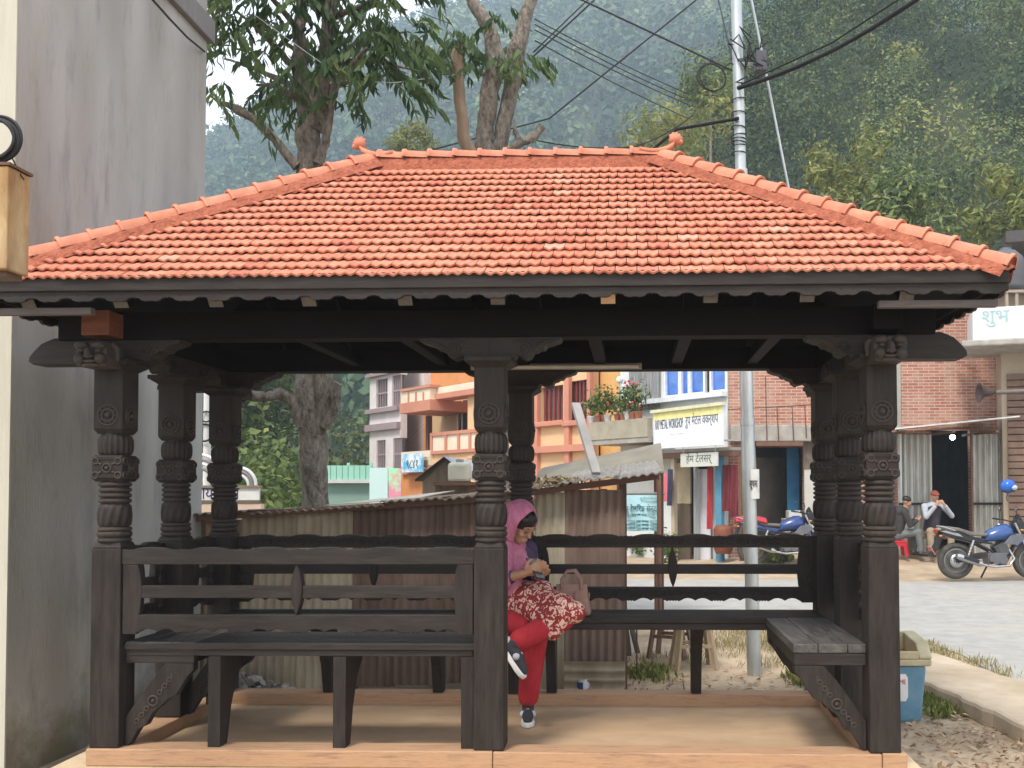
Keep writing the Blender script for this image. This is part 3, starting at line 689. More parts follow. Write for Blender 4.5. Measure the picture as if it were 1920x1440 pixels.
# side benches run behind the posts: seat along the whole side, a back between each pair of posts
def side(x, s):
    rz = math.pi/2 if s < 0 else -math.pi/2
    # on the left (s=-1) the sitter faces +x ; local y must point to +x
    ang = -math.pi/2 if s < 0 else math.pi/2
    def orgf(y): return (x-s*.0-s*-.045, y, 0)
    for ya, yb in ((YF+H, YM-H), (YM+H, YB-H)):
        L = yb-ya
        o = (x+s*.045, yb if s < 0 else ya, 0)
        bench_side = bench(L, o, ang, (), seat=(0,.01), planks=1)
        for c in list(bench_side.children):
            if c.name.startswith(('seat_plank','apron')): bpy.data.objects.remove(c)
    # the long side seat as its own bench
    e = bpy.data.objects.new('bench', None); col.objects.link(e); e.parent = pav; e.location = (x, YF-.03, 0); e.empty_display_size = .1
    LL = (YB-.36)-(YF-.03)
    for a, b in ((.078,.165),(.168,.31),(.313,.432)):
        xa, xb = sorted((-s*a, -s*b))
        MB().box((xa, 0, ZSEAT-.043),(xb, LL, ZSEAT+rnd.uniform(.001,.004))).build('seat_plank', mat('dark_seat_wood_%s%d'%('lr'[s>0], int(a*1000)), (.036,.031,.029), (.07,.062,.056), scale=5, rough=.42, rough2=.6, stretch=(9,1.2,9), bump=.2, bscale=20, c3=(.16,.145,.13), s3=2.2, a3=.55, spec=.5), e, bevel=.004)
    xa, xb = sorted((-s*.078, -s*.428))
    MB().box((xa, .004, ZSEAT-.104),(xb, .042, ZSEAT-.0445)).build('end_board', WOODX, e, bevel=.004)
    xa, xb = sorted((-s*.39, -s*.428)); MB().box((xa, .044, ZSEAT-.104),(xb, LL, ZSEAT-.0445)).build('apron', WOOD, e, bevel=.003)
    for yb_ in (.004, YM-YF+.02, LL-.05):
        # carved diagonal brace from the seat edge down to the foot of the post
        m = MB(); P = [(-s*.425, ZSEAT-.105), (-s*.285, ZSEAT-.105), (-s*.22, ZSEAT-.18), (-s*.079, ZS+.14), (-s*.079, ZS+.002), (-s*.10, ZS+.002), (-s*.15, ZS+.085), (-s*.185, ZS+.10), (-s*.22, ZS+.165), (-s*.30, ZS+.235), (-s*.335, ZS+.25), (-s*.40, ZSEAT-.165), (-s*.425, ZSEAT-.14)]
        m.prism([(p[0], p[1]) for p in P], (0,.055,0), (0,yb_+.001,0)); br = m.build('brace', WOOD, e, bevel=.004, fix=True)
        c = Vector((-s*.222, yb_, ZS+.225)); k = MB(); k.ring(c, (0,-1,0), .024, .006, 18, 6); k.ball(c, .01, 8, 6)
        dv = Vector((-s*.62,0,.78)).normalized()
        for t in (-.13,-.09,-.05,.055,.095,.135):
            pc = c+dv*t; k.ring(pc, (0,-1,0), .011, .004, 10, 5); k.tube([pc+dv*.014+Vector((0,0,.02)), pc+dv*.02, pc+dv*.014-Vector((0,0,.02))], [.003,.005,.003], 5)
        k.build('brace_carving', WOODC, br)
side(XL, -1); side(XR, 1)
# ------------------------------------------------------------------ foliage
rng = np.random.default_rng(11)
def leafmat(name, dark, mid, light, trans=.25, rough=.6):
    m = bpy.data.materials.new(name); m.use_nodes = True; t = m.node_tree; N = t.nodes; L = t.links; b = N['Principled BSDF']
    at_ = N.new('ShaderNodeAttribute'); at_.attribute_name = 'tint'
    rp = N.new('ShaderNodeValToRGB'); e = rp.color_ramp.elements; e[0].position = 0; e[0].color = (*dark,1); e[1].position = 1; e[1].color = (*light,1)
    k = e.new(.5); k.color = (*mid,1)
    L.new(at_.outputs['Fac'], rp.inputs[0]); L.new(rp.outputs[0], b.inputs['Base Color']); b.inputs['Roughness'].default_value = rough; b.inputs['Specular IOR Level'].default_value = .3
    tr = N.new('ShaderNodeBsdfTranslucent'); ms = N.new('ShaderNodeMixShader'); ms.inputs[0].default_value = trans
    L.new(rp.outputs[0], tr.inputs[0]); L.new(b.outputs[0], ms.inputs[1]); L.new(tr.outputs[0], ms.inputs[2]); L.new(ms.outputs[0], N['Material Output'].inputs[0])
    return m
class Leaves:
    """many small leaf-sized quads, joined"""
    def __init__(s): s.P = []; s.T = []
    def add(s, c, nrm, size, asp, tint, droop=None):
        n = len(c); nrm = nrm/np.maximum(1e-6, np.linalg.norm(nrm, axis=1, keepdims=True))
        a = rng.normal(size=(n,3)) if droop is None else droop+rng.normal(size=(n,3))*.35
        a = a-nrm*(a*nrm).sum(1, keepdims=True); a /= np.maximum(1e-6, np.linalg.norm(a, axis=1, keepdims=True)); b = np.cross(nrm, a)
        sz = np.asarray(size).reshape(-1,1)*np.ones((n,1)); hw = sz*asp/2
        bend = nrm*sz*.12
        q = np.stack([c-a*sz/2, c-b*hw-bend*0, c+a*sz/2-bend, c+b*hw], 1)      # a lozenge: pointed leaf
        s.P.append(q); s.T.append(np.clip(np.asarray(tint)*np.ones(n), 0, 1)); return s
    def crown(s, c, rad, n, size, asp=.55, tint=.5, lump=.35, shell=.5, tj=.18, up=.25):
        d = rng.normal(size=(n,3)); d /= np.linalg.norm(d, axis=1, keepdims=True)
        c = np.asarray(c, float); rad = np.asarray(rad, float)*np.ones(3)
        ph = rng.uniform(0, 6.28, 6); f = 1+lump*(np.sin(d[:,0]*5+ph[0])*np.sin(d[:,1]*5+ph[1])+.6*np.sin(d[:,2]*7+ph[2])*np.sin(d[:,0]*8+ph[3]))*.6
        rr = f*(1-shell*rng.random(n)**2)
        p = c+d*rad*rr[:,None]
        nr = d*1.0+rng.normal(size=(n,3))*.4+np.array([0,0,up])
        s.add(p, nr, size*rng.uniform(.6,1.3,n), asp, tint+rng.normal(size=n)*tj); return s
    def build(s, name, mtl, parent=None, **k):
        P = np.concatenate(s.P); T = np.concatenate(s.T); n = len(P)
        me = bpy.data.meshes.new(name); me.vertices.add(4*n); me.vertices.foreach_set('co', P.reshape(-1).astype(np.float32))
        me.loops.add(4*n); me.loops.foreach_set('vertex_index', np.arange(4*n, dtype=np.int32))
        me.polygons.add(n); me.polygons.foreach_set('loop_start', np.arange(0, 4*n, 4, dtype=np.int32)); me.polygons.foreach_set('loop_total', np.full(n, 4, dtype=np.int32))
        me.update(calc_edges=True)
        a = me.attributes.new('tint', 'FLOAT', 'FACE'); a.data.foreach_set('value', T.astype(np.float32))
        me.materials.append(mtl); o = bpy.data.objects.new(name, me); col.objects.link(o)
        if parent: o.parent = parent
        if k: tag(o, **k)
        return o
LEAF_DARK = leafmat('tree_leaf_green', (.035,.065,.024), (.085,.14,.05), (.20,.26,.09), .4)
LEAF_HILL = leafmat('hill_forest_green', (.022,.055,.028), (.07,.13,.05), (.20,.24,.075), .2)
LEAF_SPUR = leafmat('wood_edge_green', (.018,.04,.014), (.085,.135,.04), (.31,.32,.085), .3)
LEAF_BUSH = leafmat('bush_green', (.03,.06,.018), (.09,.135,.035), (.26,.29,.08), .3)
LEAF_YEL = leafmat('yellow_green_leaf', (.07,.10,.02), (.16,.19,.05), (.33,.31,.10), .3)
BARK = mat('grey_brown_bark', (.085,.067,.053), (.27,.23,.185), scale=16, rough=.95, stretch=(1.4,1.4,.6), bump=1.0, bscale=26, bdist=.05, c3=(.30,.27,.23), s3=9, a3=.7, detail=9)

# --- far forest on the hillside: one mass of small crowns
L_ = Leaves()
pts = []
while len(pts) < 3600:
    x, y = rng.uniform(-330, 330), 80+360*rng.random()**.75
    if abs(x) > .62*y+25: continue
    z = hill_h(x, y)
    if z < 3: continue
    pts.append((x, y, z))
for x, y, z in pts:
    r = rng.uniform(2.0, 4.2)*(1+y/700); hgt = r*rng.uniform(1.0, 1.9)
    n = int(70+3000/(y*.35)); cl = mnoise.noise(Vector((x*.012, y*.012, 4)))*.75+mnoise.noise(Vector((x*.05, y*.05, 14)))*.35
    if mnoise.noise(Vector((x*.03, y*.03, 9))) < -.42: continue
    L_.crown((x, y, z+hgt*.75), (r,r,hgt), n, r*.40, .7, .42+cl+rng.normal()*.2, .3, .45, .12)
L_.build('hillside_forest', LEAF_HILL, label='hazy dense forest covering the far hillside', kind='stuff')
# --- nearer wooded spur on the right: a dense mass of tangled crowns
S_ = Leaves(); k = 0
while k < 430:
    y = 37+45*rng.random()**1.3; x = rng.uniform(-12, .46*y+3)
    z = hill_h(x, y)
    if z < 1.2 and rng.random() < .75: continue
    r = rng.uniform(.9, 2.9); tint = .40+.30*mnoise.noise(Vector((x*.16, y*.13, z*.12)))*1.6+rng.normal()*.22
    S_.crown((x, y, z+r*rng.uniform(.5,1.6)), (r*1.15,r*1.15,r*rng.uniform(.8,1.3)), int(420*r), .24, .5, tint, .45, .4, .12)
    k += 1
for i in range(900):        # bare twigs and gaps broken by small sprays
    x, y = rng.uniform(-6, 30), rng.uniform(37, 62); z = hill_h(x, y)+rng.uniform(0, 3.5)
    S_.crown((x, y, z), (.5,.5,.7), 18, .26, .45, rng.uniform(.3,1), .3, 1)
S_.build('wooded_spur', LEAF_SPUR, label='dense tangled green woodland on the near slope behind the roof', kind='stuff')
# --- bank of bushes seen through the left bay
B_ = Leaves()
for i in range(120):
    x, y = rng.uniform(-19, -7.2), rng.uniform(17, 33)
    if x > -.30*y-.4-1.2 and y > 24: continue
    z = hill_h(x, y); r = rng.uniform(.6, 1.5)
    B_.crown((x, y, max(0,z)+r*.6+rng.uniform(0,1.2)), (r,r,r*rng.uniform(.8,1.5)), int(420*r), .20, .5, .42+rng.normal()*.2, .45, .5, .16)
for i in range(80):
    x, y = rng.uniform(-26, -10), rng.uniform(30, 44); r = rng.uniform(1.6, 3)
    if x > -.30*y-.6-r: continue
    B_.crown((x, y, hill_h(x, y)+rng.uniform(1, 7)), (r,r,r*1.2), int(300*r), .30, .5, .30+rng.normal()*.15, .45, .5, .14)
B_.build('roadside_thicket', LEAF_BUSH, label='sunlit green thicket behind the left bay', kind='stuff')
BK = MB(); BK.grid(24, 20, lambda i, j: Vector((-30+25*i, 16+26*j, max(-.05, hill_h(-30+25*i, 16+26*j)-.3)+.02)))
BK.build('bank', HILLM, kind='structure')

# --- the two street trees behind the pavilion
def branchy(m, pts, r, n=10):
    # noisy tapered limb through pts
    P = [Vector(p) for p in pts]; out = []; rr = []
    for i in range(len(P)-1):
        for k in range(5):
            t = k/5; q = P[i].lerp(P[i+1], t); out.append(q+Vector((mnoise.noise(q*4), mnoise.noise(q*4+Vector((9,0,0))), 0))*.04); rr.append(r[i]+(r[i+1]-r[i])*t)
    out.append(P[-1]); rr.append(r[-1])
    n_ = n; m.tube(out, [a*(1+.20*mnoise.noise(Vector((i*.9, a*30, 2)))) for i, a in enumerate(rr)], n_)
def frond(L, base, d, length, tint, leaf=.15, pairs=7):
    base = np.array(base); d = np.array(d, float); d /= np.linalg.norm(d); side = np.cross(d, [0,0,1.]); side /= max(1e-6, np.linalg.norm(side))
    for i in range(pairs):
        t = (i+.6)/pairs; p = base+d*length*t+np.array([0,0,-.55*length*t*t])
        for s in (-1, 1):
            dv = side*s*.55+d*.45+np.array([0,0,-.75-.4*t]); dv /= np.linalg.norm(dv); lf = leaf*rng.uniform(.75,1.2)
            c = p+dv*lf*.5; nr = np.cross(dv, d)*s+rng.normal(size=3)*.35
            L.add(c[None], nr[None], lf, .27, [tint+rng.normal()*.15], droop=dv[None]*4)
    t = 1; p = base+d*length+np.array([0,0,-.55*length]); dv = d*.5+np.array([0,0,-.9]); dv /= np.linalg.norm(dv)
    L.add((p+dv*leaf*.5)[None], rng.normal(size=3)[None], leaf, .27, [tint], droop=dv[None]*4)
YT = 9.6
tr = thing('street_tree', 'leafy tree with drooping dark leaves and stout forked trunk behind the roof', 'tree', (at(592,950,YT).x, YT, 0))
def rel(o, px, py, Y): return at(px, py, Y)-Vector(o.location)
m = MB()
branchy(m, [(0,0,-.05), rel(tr,592,950,YT), rel(tr,588,850,YT), rel(tr,580,770,YT), rel(tr,578,690,YT), rel(tr,577,500,YT), rel(tr,577,310,YT), rel(tr,577,230,YT)], [.2,.13,.14,.15,.13,.13,.135,.12], 14)
branchy(m, [rel(tr,585,850,YT), rel(tr,605,760,YT-.08), rel(tr,612,690,YT-.1), rel(tr,600,560,YT-.05)], [.10,.10,.09,.07])
branchy(m, [rel(tr,577,240,YT), rel(tr,566,150,YT), rel(tr,560,60,YT+.1), rel(tr,566,-120,YT+.2)], [.13,.09,.07,.05])
branchy(m, [rel(tr,585,240,YT), rel(tr,604,160,YT-.1), rel(tr,610,60,YT-.2), rel(tr,640,-100,YT-.3)], [.12,.085,.07,.04])
tk = m.build('trunk', BARK, tr)
m = MB(); branchy(m, [rel(tr,556,312,YT-.1), rel(tr,520,270,YT-.15), rel(tr,475,222,YT-.2), rel(tr,440,203,YT-.2), rel(tr,416,193,YT-.2)], [.055,.05,.04,.045,.02], 8); m.build('limb', BARK, tr)
m = MB(); branchy(m, [rel(tr,598,305,YT-.1), rel(tr,612,270,YT-.15), rel(tr,620,200,YT-.2), rel(tr,632,150,YT-.3), rel(tr,690,90,YT-.5)], [.06,.05,.045,.04,.02], 8); m.build('limb', BARK, tr)
m = MB(); branchy(m, [rel(tr,562,800,YT-.1), rel(tr,545,750,YT-.2), rel(tr,528,738,YT-.25), rel(tr,500,745,YT-.3), rel(tr,474,742,YT-.3)], [.06,.055,.06,.045,.05], 8); m.build('limb', BARK, tr)
m = MB(); branchy(m, [rel(tr,612,800,YT-.1), rel(tr,626,760,YT-.15), rel(tr,634,718,YT-.2)], [.06,.05,.05], 8); m.build('limb', BARK, tr)
m = MB(); 
for (a, b, c_) in (((566,140),(500,70),(440,20)),((604,130),(680,70),(760,60)),((570,170),(480,130),(420,110)),((606,120),(690,110),(770,130)),((562,60),(500,-20),(430,-60)),((610,40),(700,0),(780,-20)),((600,170),(660,150),(720,150)),((575,200),(520,160),(480,160))):
    dz = rng.uniform(-.7,.5); branchy(m, [rel(tr,*a,YT), rel(tr,*b,YT+dz*.6), rel(tr,*c_,YT+dz)], [.04,.025,.01], 6)
m.build('branches', BARK, tr)
F = Leaves(); O = np.array(tr.location)
tips = []
while len(tips) < 285:
    px_, py_ = rng.uniform(385, 800), rng.uniform(-190, 215)
    # crown outline: lower skirt deeper in the middle-right, open gaps towards the left
    lim = np.interp(px_, [380,420,470,520,560,640,690,740,780,815], [175,160,185,225,195,175,225,215,140,110])
    if py_ > lim: continue
    g_ = mnoise.noise(Vector((px_*.012, py_*.014, 2)))
    if g_ < -.05 and rng.random() < .85: continue
    tips.append((px_, py_))
for px_, py_ in tips:
    Yd = YT+rng.uniform(-.9, .7); b = np.array(at(px_, py_, Yd))-O
    ang = rng.uniform(0, 6.28); out = (px_-590)/300
    frond(F, b, (math.cos(ang)*.7+out*.8, math.sin(ang)*.7, -.15), rng.uniform(.26,.44), .35+rng.normal()*.18+(.25 if px_ < 480 else 0), .175)
F.build('crown', LEAF_DARK, tr)
YT2 = 10.4
t2 = thing('pollarded_tree', 'multi-stemmed pollarded tree with mottled trunks rising behind the ridge', 'tree', (at(928,950,YT2).x, YT2, 0))
m = MB(); branchy(m, [(0,0,-.05), rel(t2,928,900,YT2), rel(t2,930,700,YT2), rel(t2,925,500,YT2), rel(t2,920,330,YT2)], [.20,.17,.16,.16,.16], 14)
branchy(m, [rel(t2,918,340,YT2), rel(t2,903,262,YT2), rel(t2,917,190,YT2), rel(t2,932,110,YT2), rel(t2,915,50,YT2), rel(t2,888,0,YT2), rel(t2,860,-110,YT2)], [.14,.10,.105,.11,.085,.07,.04], 12)
m.build('trunk', BARK, t2)
m = MB(); branchy(m, [rel(t2,895,330,YT2-.1), rel(t2,872,255,YT2-.15), rel(t2,862,190,YT2-.15), rel(t2,860,100,YT2-.15), rel(t2,862,84,YT2-.15)], [.09,.068,.064,.066,.05], 10); m.build('stem', mat('smooth_tan_bark', (.22,.15,.10),(.32,.23,.16), scale=7, rough=.9, stretch=(2,2,.5), bump=.4), t2)
m = MB(); branchy(m, [rel(t2,925,330,YT2+.1), rel(t2,938,262,YT2+.1), rel(t2,958,170,YT2+.1), rel(t2,972,90,YT2+.1), rel(t2,985,40,YT2+.1), rel(t2,1005,-20,YT2+.1), rel(t2,1030,-130,YT2)], [.11,.09,.09,.095,.08,.07,.04], 12); m.build('stem', BARK, t2)
m = MB(); branchy(m, [rel(t2,945,290,YT2), rel(t2,975,268,YT2), rel(t2,1000,258,YT2), rel(t2,1018,236,YT2)], [.05,.05,.05,.035], 8); branchy(m, [rel(t2,975,268,YT2), rel(t2,966,248,YT2), rel(t2,964,225,YT2)], [.035,.03,.008], 6); branchy(m, [rel(t2,1000,258,YT2), rel(t2,1012,232,YT2)], [.03,.01], 6); m.build('cut_limb', BARK, t2)
F2 = Leaves(); O2 = np.array(t2.location)
for cx, cy, sx, sy, n in ((860,75,22,26,20),(940,105,22,16,8),(985,95,22,24,10),(925,20,40,16,4),(893,118,6,6,2)):
    for i in range(n):
        b = np.array(at(cx+rng.normal()*sx*.6, cy+rng.normal()*sy*.6, YT2+rng.uniform(-.4,.3)))-O2; a = rng.uniform(0, 6.28)
        frond(F2, b, (math.cos(a), math.sin(a)*.7, -.2), rng.uniform(.2,.34), .38+rng.normal()*.18, .15, 6)
F2.build('crown', LEAF_DARK, t2)

# --- haze: a box of even, thin air
HZ = bpy.data.materials.new('haze_air'); HZ.use_nodes = True; t = HZ.node_tree; t.nodes.remove(t.nodes['Principled BSDF'])
v = t.nodes.new('ShaderNodeVolumePrincipled'); v.inputs['Color'].default_value = (.72,.86,1,1); v.inputs['Density'].default_value = .0011; v.inputs['Anisotropy'].default_value = .1
t.links.new(v.outputs[0], t.nodes['Material Output'].inputs['Volume'])
MB().box((-460,-45,-3),(580,565,345)).build('haze', HZ, kind='stuff', label='thin blue haze filling the valley air')
# ------------------------------------------------------------------ buildings round the pavilion
class Frame:
    """an upright plane from p0 (left end) to p1 (right end); off = metres towards the viewer"""
    def __init__(s, p0, p1):
        s.p0 = Vector((p0[0], p0[1], 0)); s.d = (Vector((p1[0], p1[1], 0))-s.p0).normalized(); s.n = Vector((s.d.y, -s.d.x, 0)); s.rz = math.atan2(s.d.y, s.d.x)
    def uv(s, px, py, off=0):
        r = ray(px, py); o = s.p0+s.n*off; t = (o-EYE).dot(s.n)/r.dot(s.n); q = EYE+r*t; return (q-s.p0).dot(s.d), q.z
    def rect(s, pxl, pyt, pxr, pyb, off=0):       # heights read at the left edge
        u0, z1 = s.uv(pxl, pyt, off); _, z0 = s.uv(pxl, pyb, off); u1, _ = s.uv(pxr, pyt, off); return u0, z0, u1, z1
    def thing(s, name, label, cat, group=None): return thing(name, label, cat, tuple(s.p0), s.rz, group)
    def box(s, par, name, mt, pxl, pyt, pxr, pyb, o0, o1, bevel=0, z0=None, z1=None, **k):
        u0, a, u1, b = s.rect(pxl, pyt, pxr, pyb, o1); a = a if z0 is None else z0; b = b if z1 is None else z1
        return MB().box((u0, -o1, a), (u1, -o0, b)).build(name, mt, par, bevel=bevel, **k)
def holed(u0, u1, z0, z1, y0, y1, holes, m=None, mi=0):
    """a wall slab with real rectangular openings"""
    m = m or MB(); us = sorted({u0, u1, *[h[0] for h in holes], *[h[2] for h in holes]}); zs = sorted({z0, z1, *[h[1] for h in holes], *[h[3] for h in holes]})
    us = [u for u in us if u0 <= u <= u1]; zs = [z for z in zs if z0 <= z <= z1]
    inh = lambda a, b: any(h[0] <= a <= h[2] and h[1] <= b <= h[3] for h in holes)
    solid = {(i, j): not inh((us[i]+us[i+1])/2, (zs[j]+zs[j+1])/2) for i in range(len(us)-1) for j in range(len(zs)-1)}
    for (i, j), s in solid.items():
        if not s: continue
        a, b, c, d = us[i], us[i+1], zs[j], zs[j+1]
        m.add([(a,y0,c),(b,y0,c),(b,y0,d),(a,y0,d)], [(0,1,2,3)], mi); m.add([(a,y1,c),(b,y1,c),(b,y1,d),(a,y1,d)], [(3,2,1,0)], mi)
        if not solid.get((i-1,j)): m.add([(a,y0,c),(a,y0,d),(a,y1,d),(a,y1,c)], [(0,1,2,3)], mi)
        if not solid.get((i+1,j)): m.add([(b,y0,c),(b,y1,c),(b,y1,d),(b,y0,d)], [(0,1,2,3)], mi)
        if not solid.get((i,j-1)): m.add([(a,y0,c),(a,y1,c),(b,y1,c),(b,y0,c)], [(0,1,2,3)], mi)
        if not solid.get((i,j+1)): m.add([(a,y0,d),(b,y0,d),(b,y1,d),(a,y1,d)], [(0,1,2,3)], mi)
    return m
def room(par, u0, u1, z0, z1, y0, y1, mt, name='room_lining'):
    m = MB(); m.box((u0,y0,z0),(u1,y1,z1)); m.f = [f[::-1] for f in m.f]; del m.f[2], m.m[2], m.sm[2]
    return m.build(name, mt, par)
def streak(name, a, b, stain, moss=None, **k):
    m = mat(name, a, b, scale=k.pop('scale',1.6), rough=.92, stretch=k.pop('stretch',(3,3,.35)), bump=.25, bscale=24, c3=stain, s3=k.pop('s3',.8), a3=k.pop('a3',.75), lo=.32, hi=.7, detail=8, **k)
    return m
# --- grey rendered building on the left
GX, GY0, GY1 = -3.45, 5.07, 7.37
RENDER_ = streak('grey_cement_render', (.29,.285,.268), (.51,.50,.472), (.22,.20,.165), stretch=(3,3,.7), scale=2.2, s3=1.1)
# moss and splash-back near the foot: ragged, follows the damp edge of this wall
t = RENDER_.node_tree; N = t.nodes; Lk = t.links; bsdf = N['Principled BSDF']; src = bsdf.inputs['Base Color'].links[0].from_socket
geo = N.new('ShaderNodeNewGeometry'); sx = N.new('ShaderNodeSeparateXYZ'); Lk.new(geo.outputs['Position'], sx.inputs[0])
nz = N.new('ShaderNodeTexNoise'); nz.inputs['Scale'].default_value = 2.3; nz.inputs['Detail'].default_value = 8; nz.inputs['Roughness'].default_value = .7; Lk.new(geo.outputs['Position'], nz.inputs['Vector'])
ma = N.new('ShaderNodeMath'); ma.operation = 'MULTIPLY_ADD'; ma.inputs[1].default_value = 1.5; ma.inputs[2].default_value = -.35; Lk.new(nz.outputs[0], ma.inputs[0])
mr = N.new('ShaderNodeMath'); mr.operation = 'SUBTRACT'; Lk.new(ma.outputs[0], mr.inputs[0]); Lk.new(sx.outputs['Z'], mr.inputs[1])
rp = N.new('ShaderNodeValToRGB'); rp.color_ramp.elements[0].position = .0; rp.color_ramp.elements[1].position = .38; rp.color_ramp.elements[1].color = (.85,.85,.85,1); Lk.new(mr.outputs[0], rp.inputs[0])
n2 = N.new('ShaderNodeTexNoise'); n2.inputs['Scale'].default_value = 5; n2.inputs['Detail'].default_value = 6; Lk.new(geo.outputs['Position'], n2.inputs['Vector'])
r2_ = N.new('ShaderNodeValToRGB'); r2_.color_ramp.elements[0].position = .42; r2_.color_ramp.elements[0].color = (.17,.14,.10,1); r2_.color_ramp.elements[1].position = .6; r2_.color_ramp.elements[1].color = (.14,.15,.06,1); Lk.new(n2.outputs[0], r2_.inputs[0])
mxx = N.new('ShaderNodeMix'); mxx.data_type = 'RGBA'; Lk.new(rp.outputs[0], mxx.inputs[0]); Lk.new(src, mxx.inputs[6]); Lk.new(r2_.outputs[0], mxx.inputs[7]); Lk.new(mxx.outputs[2], bsdf.inputs['Base Color'])
CREAM = streak('cream_weathered_render', (.42,.40,.33), (.52,.50,.42), (.30,.27,.2))
gb = thing('rendered_building', 'tall grey cement rendered building close on the left with mossy foot', 'building', (GX, GY0, 0))
m = MB(); m.add([(-5,0,-.05),(0,0,-.05),(0,GY1-GY0,-.05),(-5,GY1-GY0,-.05),(-5,0,8),(0,0,8),(0,GY1-GY0,8),(-5,GY1-GY0,8)], [(1,2,6,5),(2,3,7,6),(3,0,4,7),(4,5,6,7)])
m.build('side_wall', RENDER_, gb)
m = MB(); holed(-5, -.0015, -.05, 8, -.012, .1, [(-1.6,3.75,-.12,5.6)], m); m.build('front_wall', CREAM, gb)
m = MB(); m.box((-1.6,.101,3.75),(-.12,.14,5.6)); m.build('window_pane', GLASSD, gb)
fr = MB(); 
for u in (-1.55,-.86,-.17): fr.box((u-.035,.03,3.76),(u+.035,.098,5.59))
fr.build('window_frame', flat('dull_white_frame', (.5,.5,.5)), gb)
m = MB(); m.box((-5.2,-.05,5.26),(.05,GY1-GY0+.05,5.45)); m.build('ledge_slab', streak('dark_grey_ledge', (.17,.165,.16), (.25,.24,.23), (.11,.105,.1)), gb, bevel=.01)
GRN = flat('green_pvc', (.02,.14,.085), .45)
dp = MB(); dp.tube([(0,0,0),(.0,0,9)], .022, 10); dp.build('pipe', GRN).location = (at(377,300,7.52).x, 7.52, 0)
tag(bpy.data.objects['pipe'], 'green plastic pipe standing at the far corner of the grey building', 'pipe'); bpy.data.objects['pipe'].name = 'drain_pipe'
wc = MB(); a, b = at(262,-8,5.75), at(372,97,7.30); wc.tube([a+Vector((.06,0,0)), a.lerp(b,.3)+Vector((.06,0,-.02)), a.lerp(b,.65)+Vector((.05,0,-.02)), b+Vector((.05,0,0))], .008, 6)
wc.build('wall_cable', BLACK, label='black cable strung down the grey wall', cat='cable')

# --- the street front that runs away to the left, and the brick house square to us
FA = Frame((-9.6, 33.3), (2.1, 20.5)); UE = (Vector((2.1,20.5,0))-FA.p0).length
FB = Frame((2.1, 20.5), (12, 20.5))
def paint(n, c, **k): return mat(n, tuple(x*.9 for x in c), c, scale=2.5, rough=.8, c3=tuple(x*.72 for x in c), s3=.9, a3=k.pop('a3',.45), **k)
ORANGE = paint('orange_paint', (.66,.27,.10)); SALM = paint('coral_paint', (.58,.25,.17)); PEACH = paint('peach_paint', (.76,.50,.28)); CREAMP = paint('cream_paint', (.80,.68,.52)); BEIGE = paint('beige_plaster', (.58,.40,.22))
YELO = paint('yellow_orange_paint', (.73,.43,.16)); LILAC = paint('pinkish_white_paint', (.74,.68,.66)); MAUVE = paint('grey_mauve_trim', (.34,.27,.28)); MAROON = flat('maroon_bars', (.20,.045,.04), .6)
GREYW = flat('dim_grey_window', (.10,.095,.10), .4)
# white-mauve house
wh = FA.thing('white_house', 'narrow pinkish white house with mauve window bars beside the orange house', 'house')
u0 = FA.uv(693,800)[0]; u1 = FA.uv(751,800)[0]
ww = []
for (l, t_, r_, b_) in ((705,713,727,765),(735,705,752,762),(706,826,723,880),(737,822,752,882)):
    q = FA.rect(l, t_, r_, b_); ww.append((q[0], q[1], q[2], q[3]))
holed(u0, u1, -.1, 8.6, 0, .25, ww).build('wall', LILAC, wh)
MB().box((u0+.02,.9,-.1),(u1-.02,6,8.5)).build('body', LILAC, wh)
for q in ww:
    wn = MB().box((q[0],.12,q[1]),(q[2],.16,q[3])).build('window', GREYW, wh)
    m = MB(); 
    for i in range(5): x = q[0]+(q[2]-q[0])*(i+.5)/5; m.box((x-.02,.03,q[1]),(x+.02,.07,q[3]))
    m.box((q[0],.029,(q[1]+q[3])/2-.03),(q[2],.071,(q[1]+q[3])/2+.03)); m.build('window_bars', MAUVE, wn)
for (t_, b_) in ((768,776),(797,809),(702,708)):
    q = FA.rect(690, t_, 752, b_, .15); MB().box((u0-.1,-.15,q[1]),(u1,-.001,q[3])).build('string_course', MAUVE, wh)
# orange house
oh = FA.thing('orange_house', 'bright orange and coral house with balconies across the street', 'house')
ul, um, ur = FA.uv(752,800)[0], FA.uv(806,800)[0], FA.uv(1162,800)[0]
MB().box((ul,1.4,-.1),(ur,8,9)).build('body', ORANGE, oh)
uq = FA.uv(893,800)[0]
wn = [FA.rect(1013,727,1056,792), FA.rect(1066,716,1100,790)]
holed(uq, FA.uv(1106,800)[0], -.1, 8.8, 0, .3, [tuple(q) for q in wn]).build('wall', PEACH, oh)
MB().box((FA.uv(1106,800)[0]+.001,.35,-.1),(ur,1.399,8.8)).build('wall', YELO, oh)
for q in wn:
    w_ = MB().box((q[0],.18,q[1]),(q[2],.22,q[3])).build('window', mat('dark_pink_shutter',(.26,.13,.12),(.34,.18,.17),scale=8,rough=.6), oh)
    m = MB()
    for i in range(5): x = q[0]+(q[2]-q[0])*(i+.5)/5; m.box((x-.035,.08,q[1]),(x+.035,.13,q[3]))
    m.build('window_bars', MAROON, w_)
    MB().box((q[0]-.12,-.16,q[1]-.14),(q[2]+.12,.001,q[1]-.002)).build('window_sill', SALM, w_, bevel=.02)
for l, r_ in ((997,1007),(1057,1066),(1100,1106)):
    q = FA.rect(l, 690, r_, 850, .12); MB().box((q[0],-.12,-.1),(q[2],-.001,8.8)).build('pilaster', SALM, oh)
q = FA.rect(997,838,1106,850,.18); MB().box((q[0],-.18,q[1]),(FA.uv(1106,838,.18)[0],-.002,q[3])).build('string_course', SALM, oh)
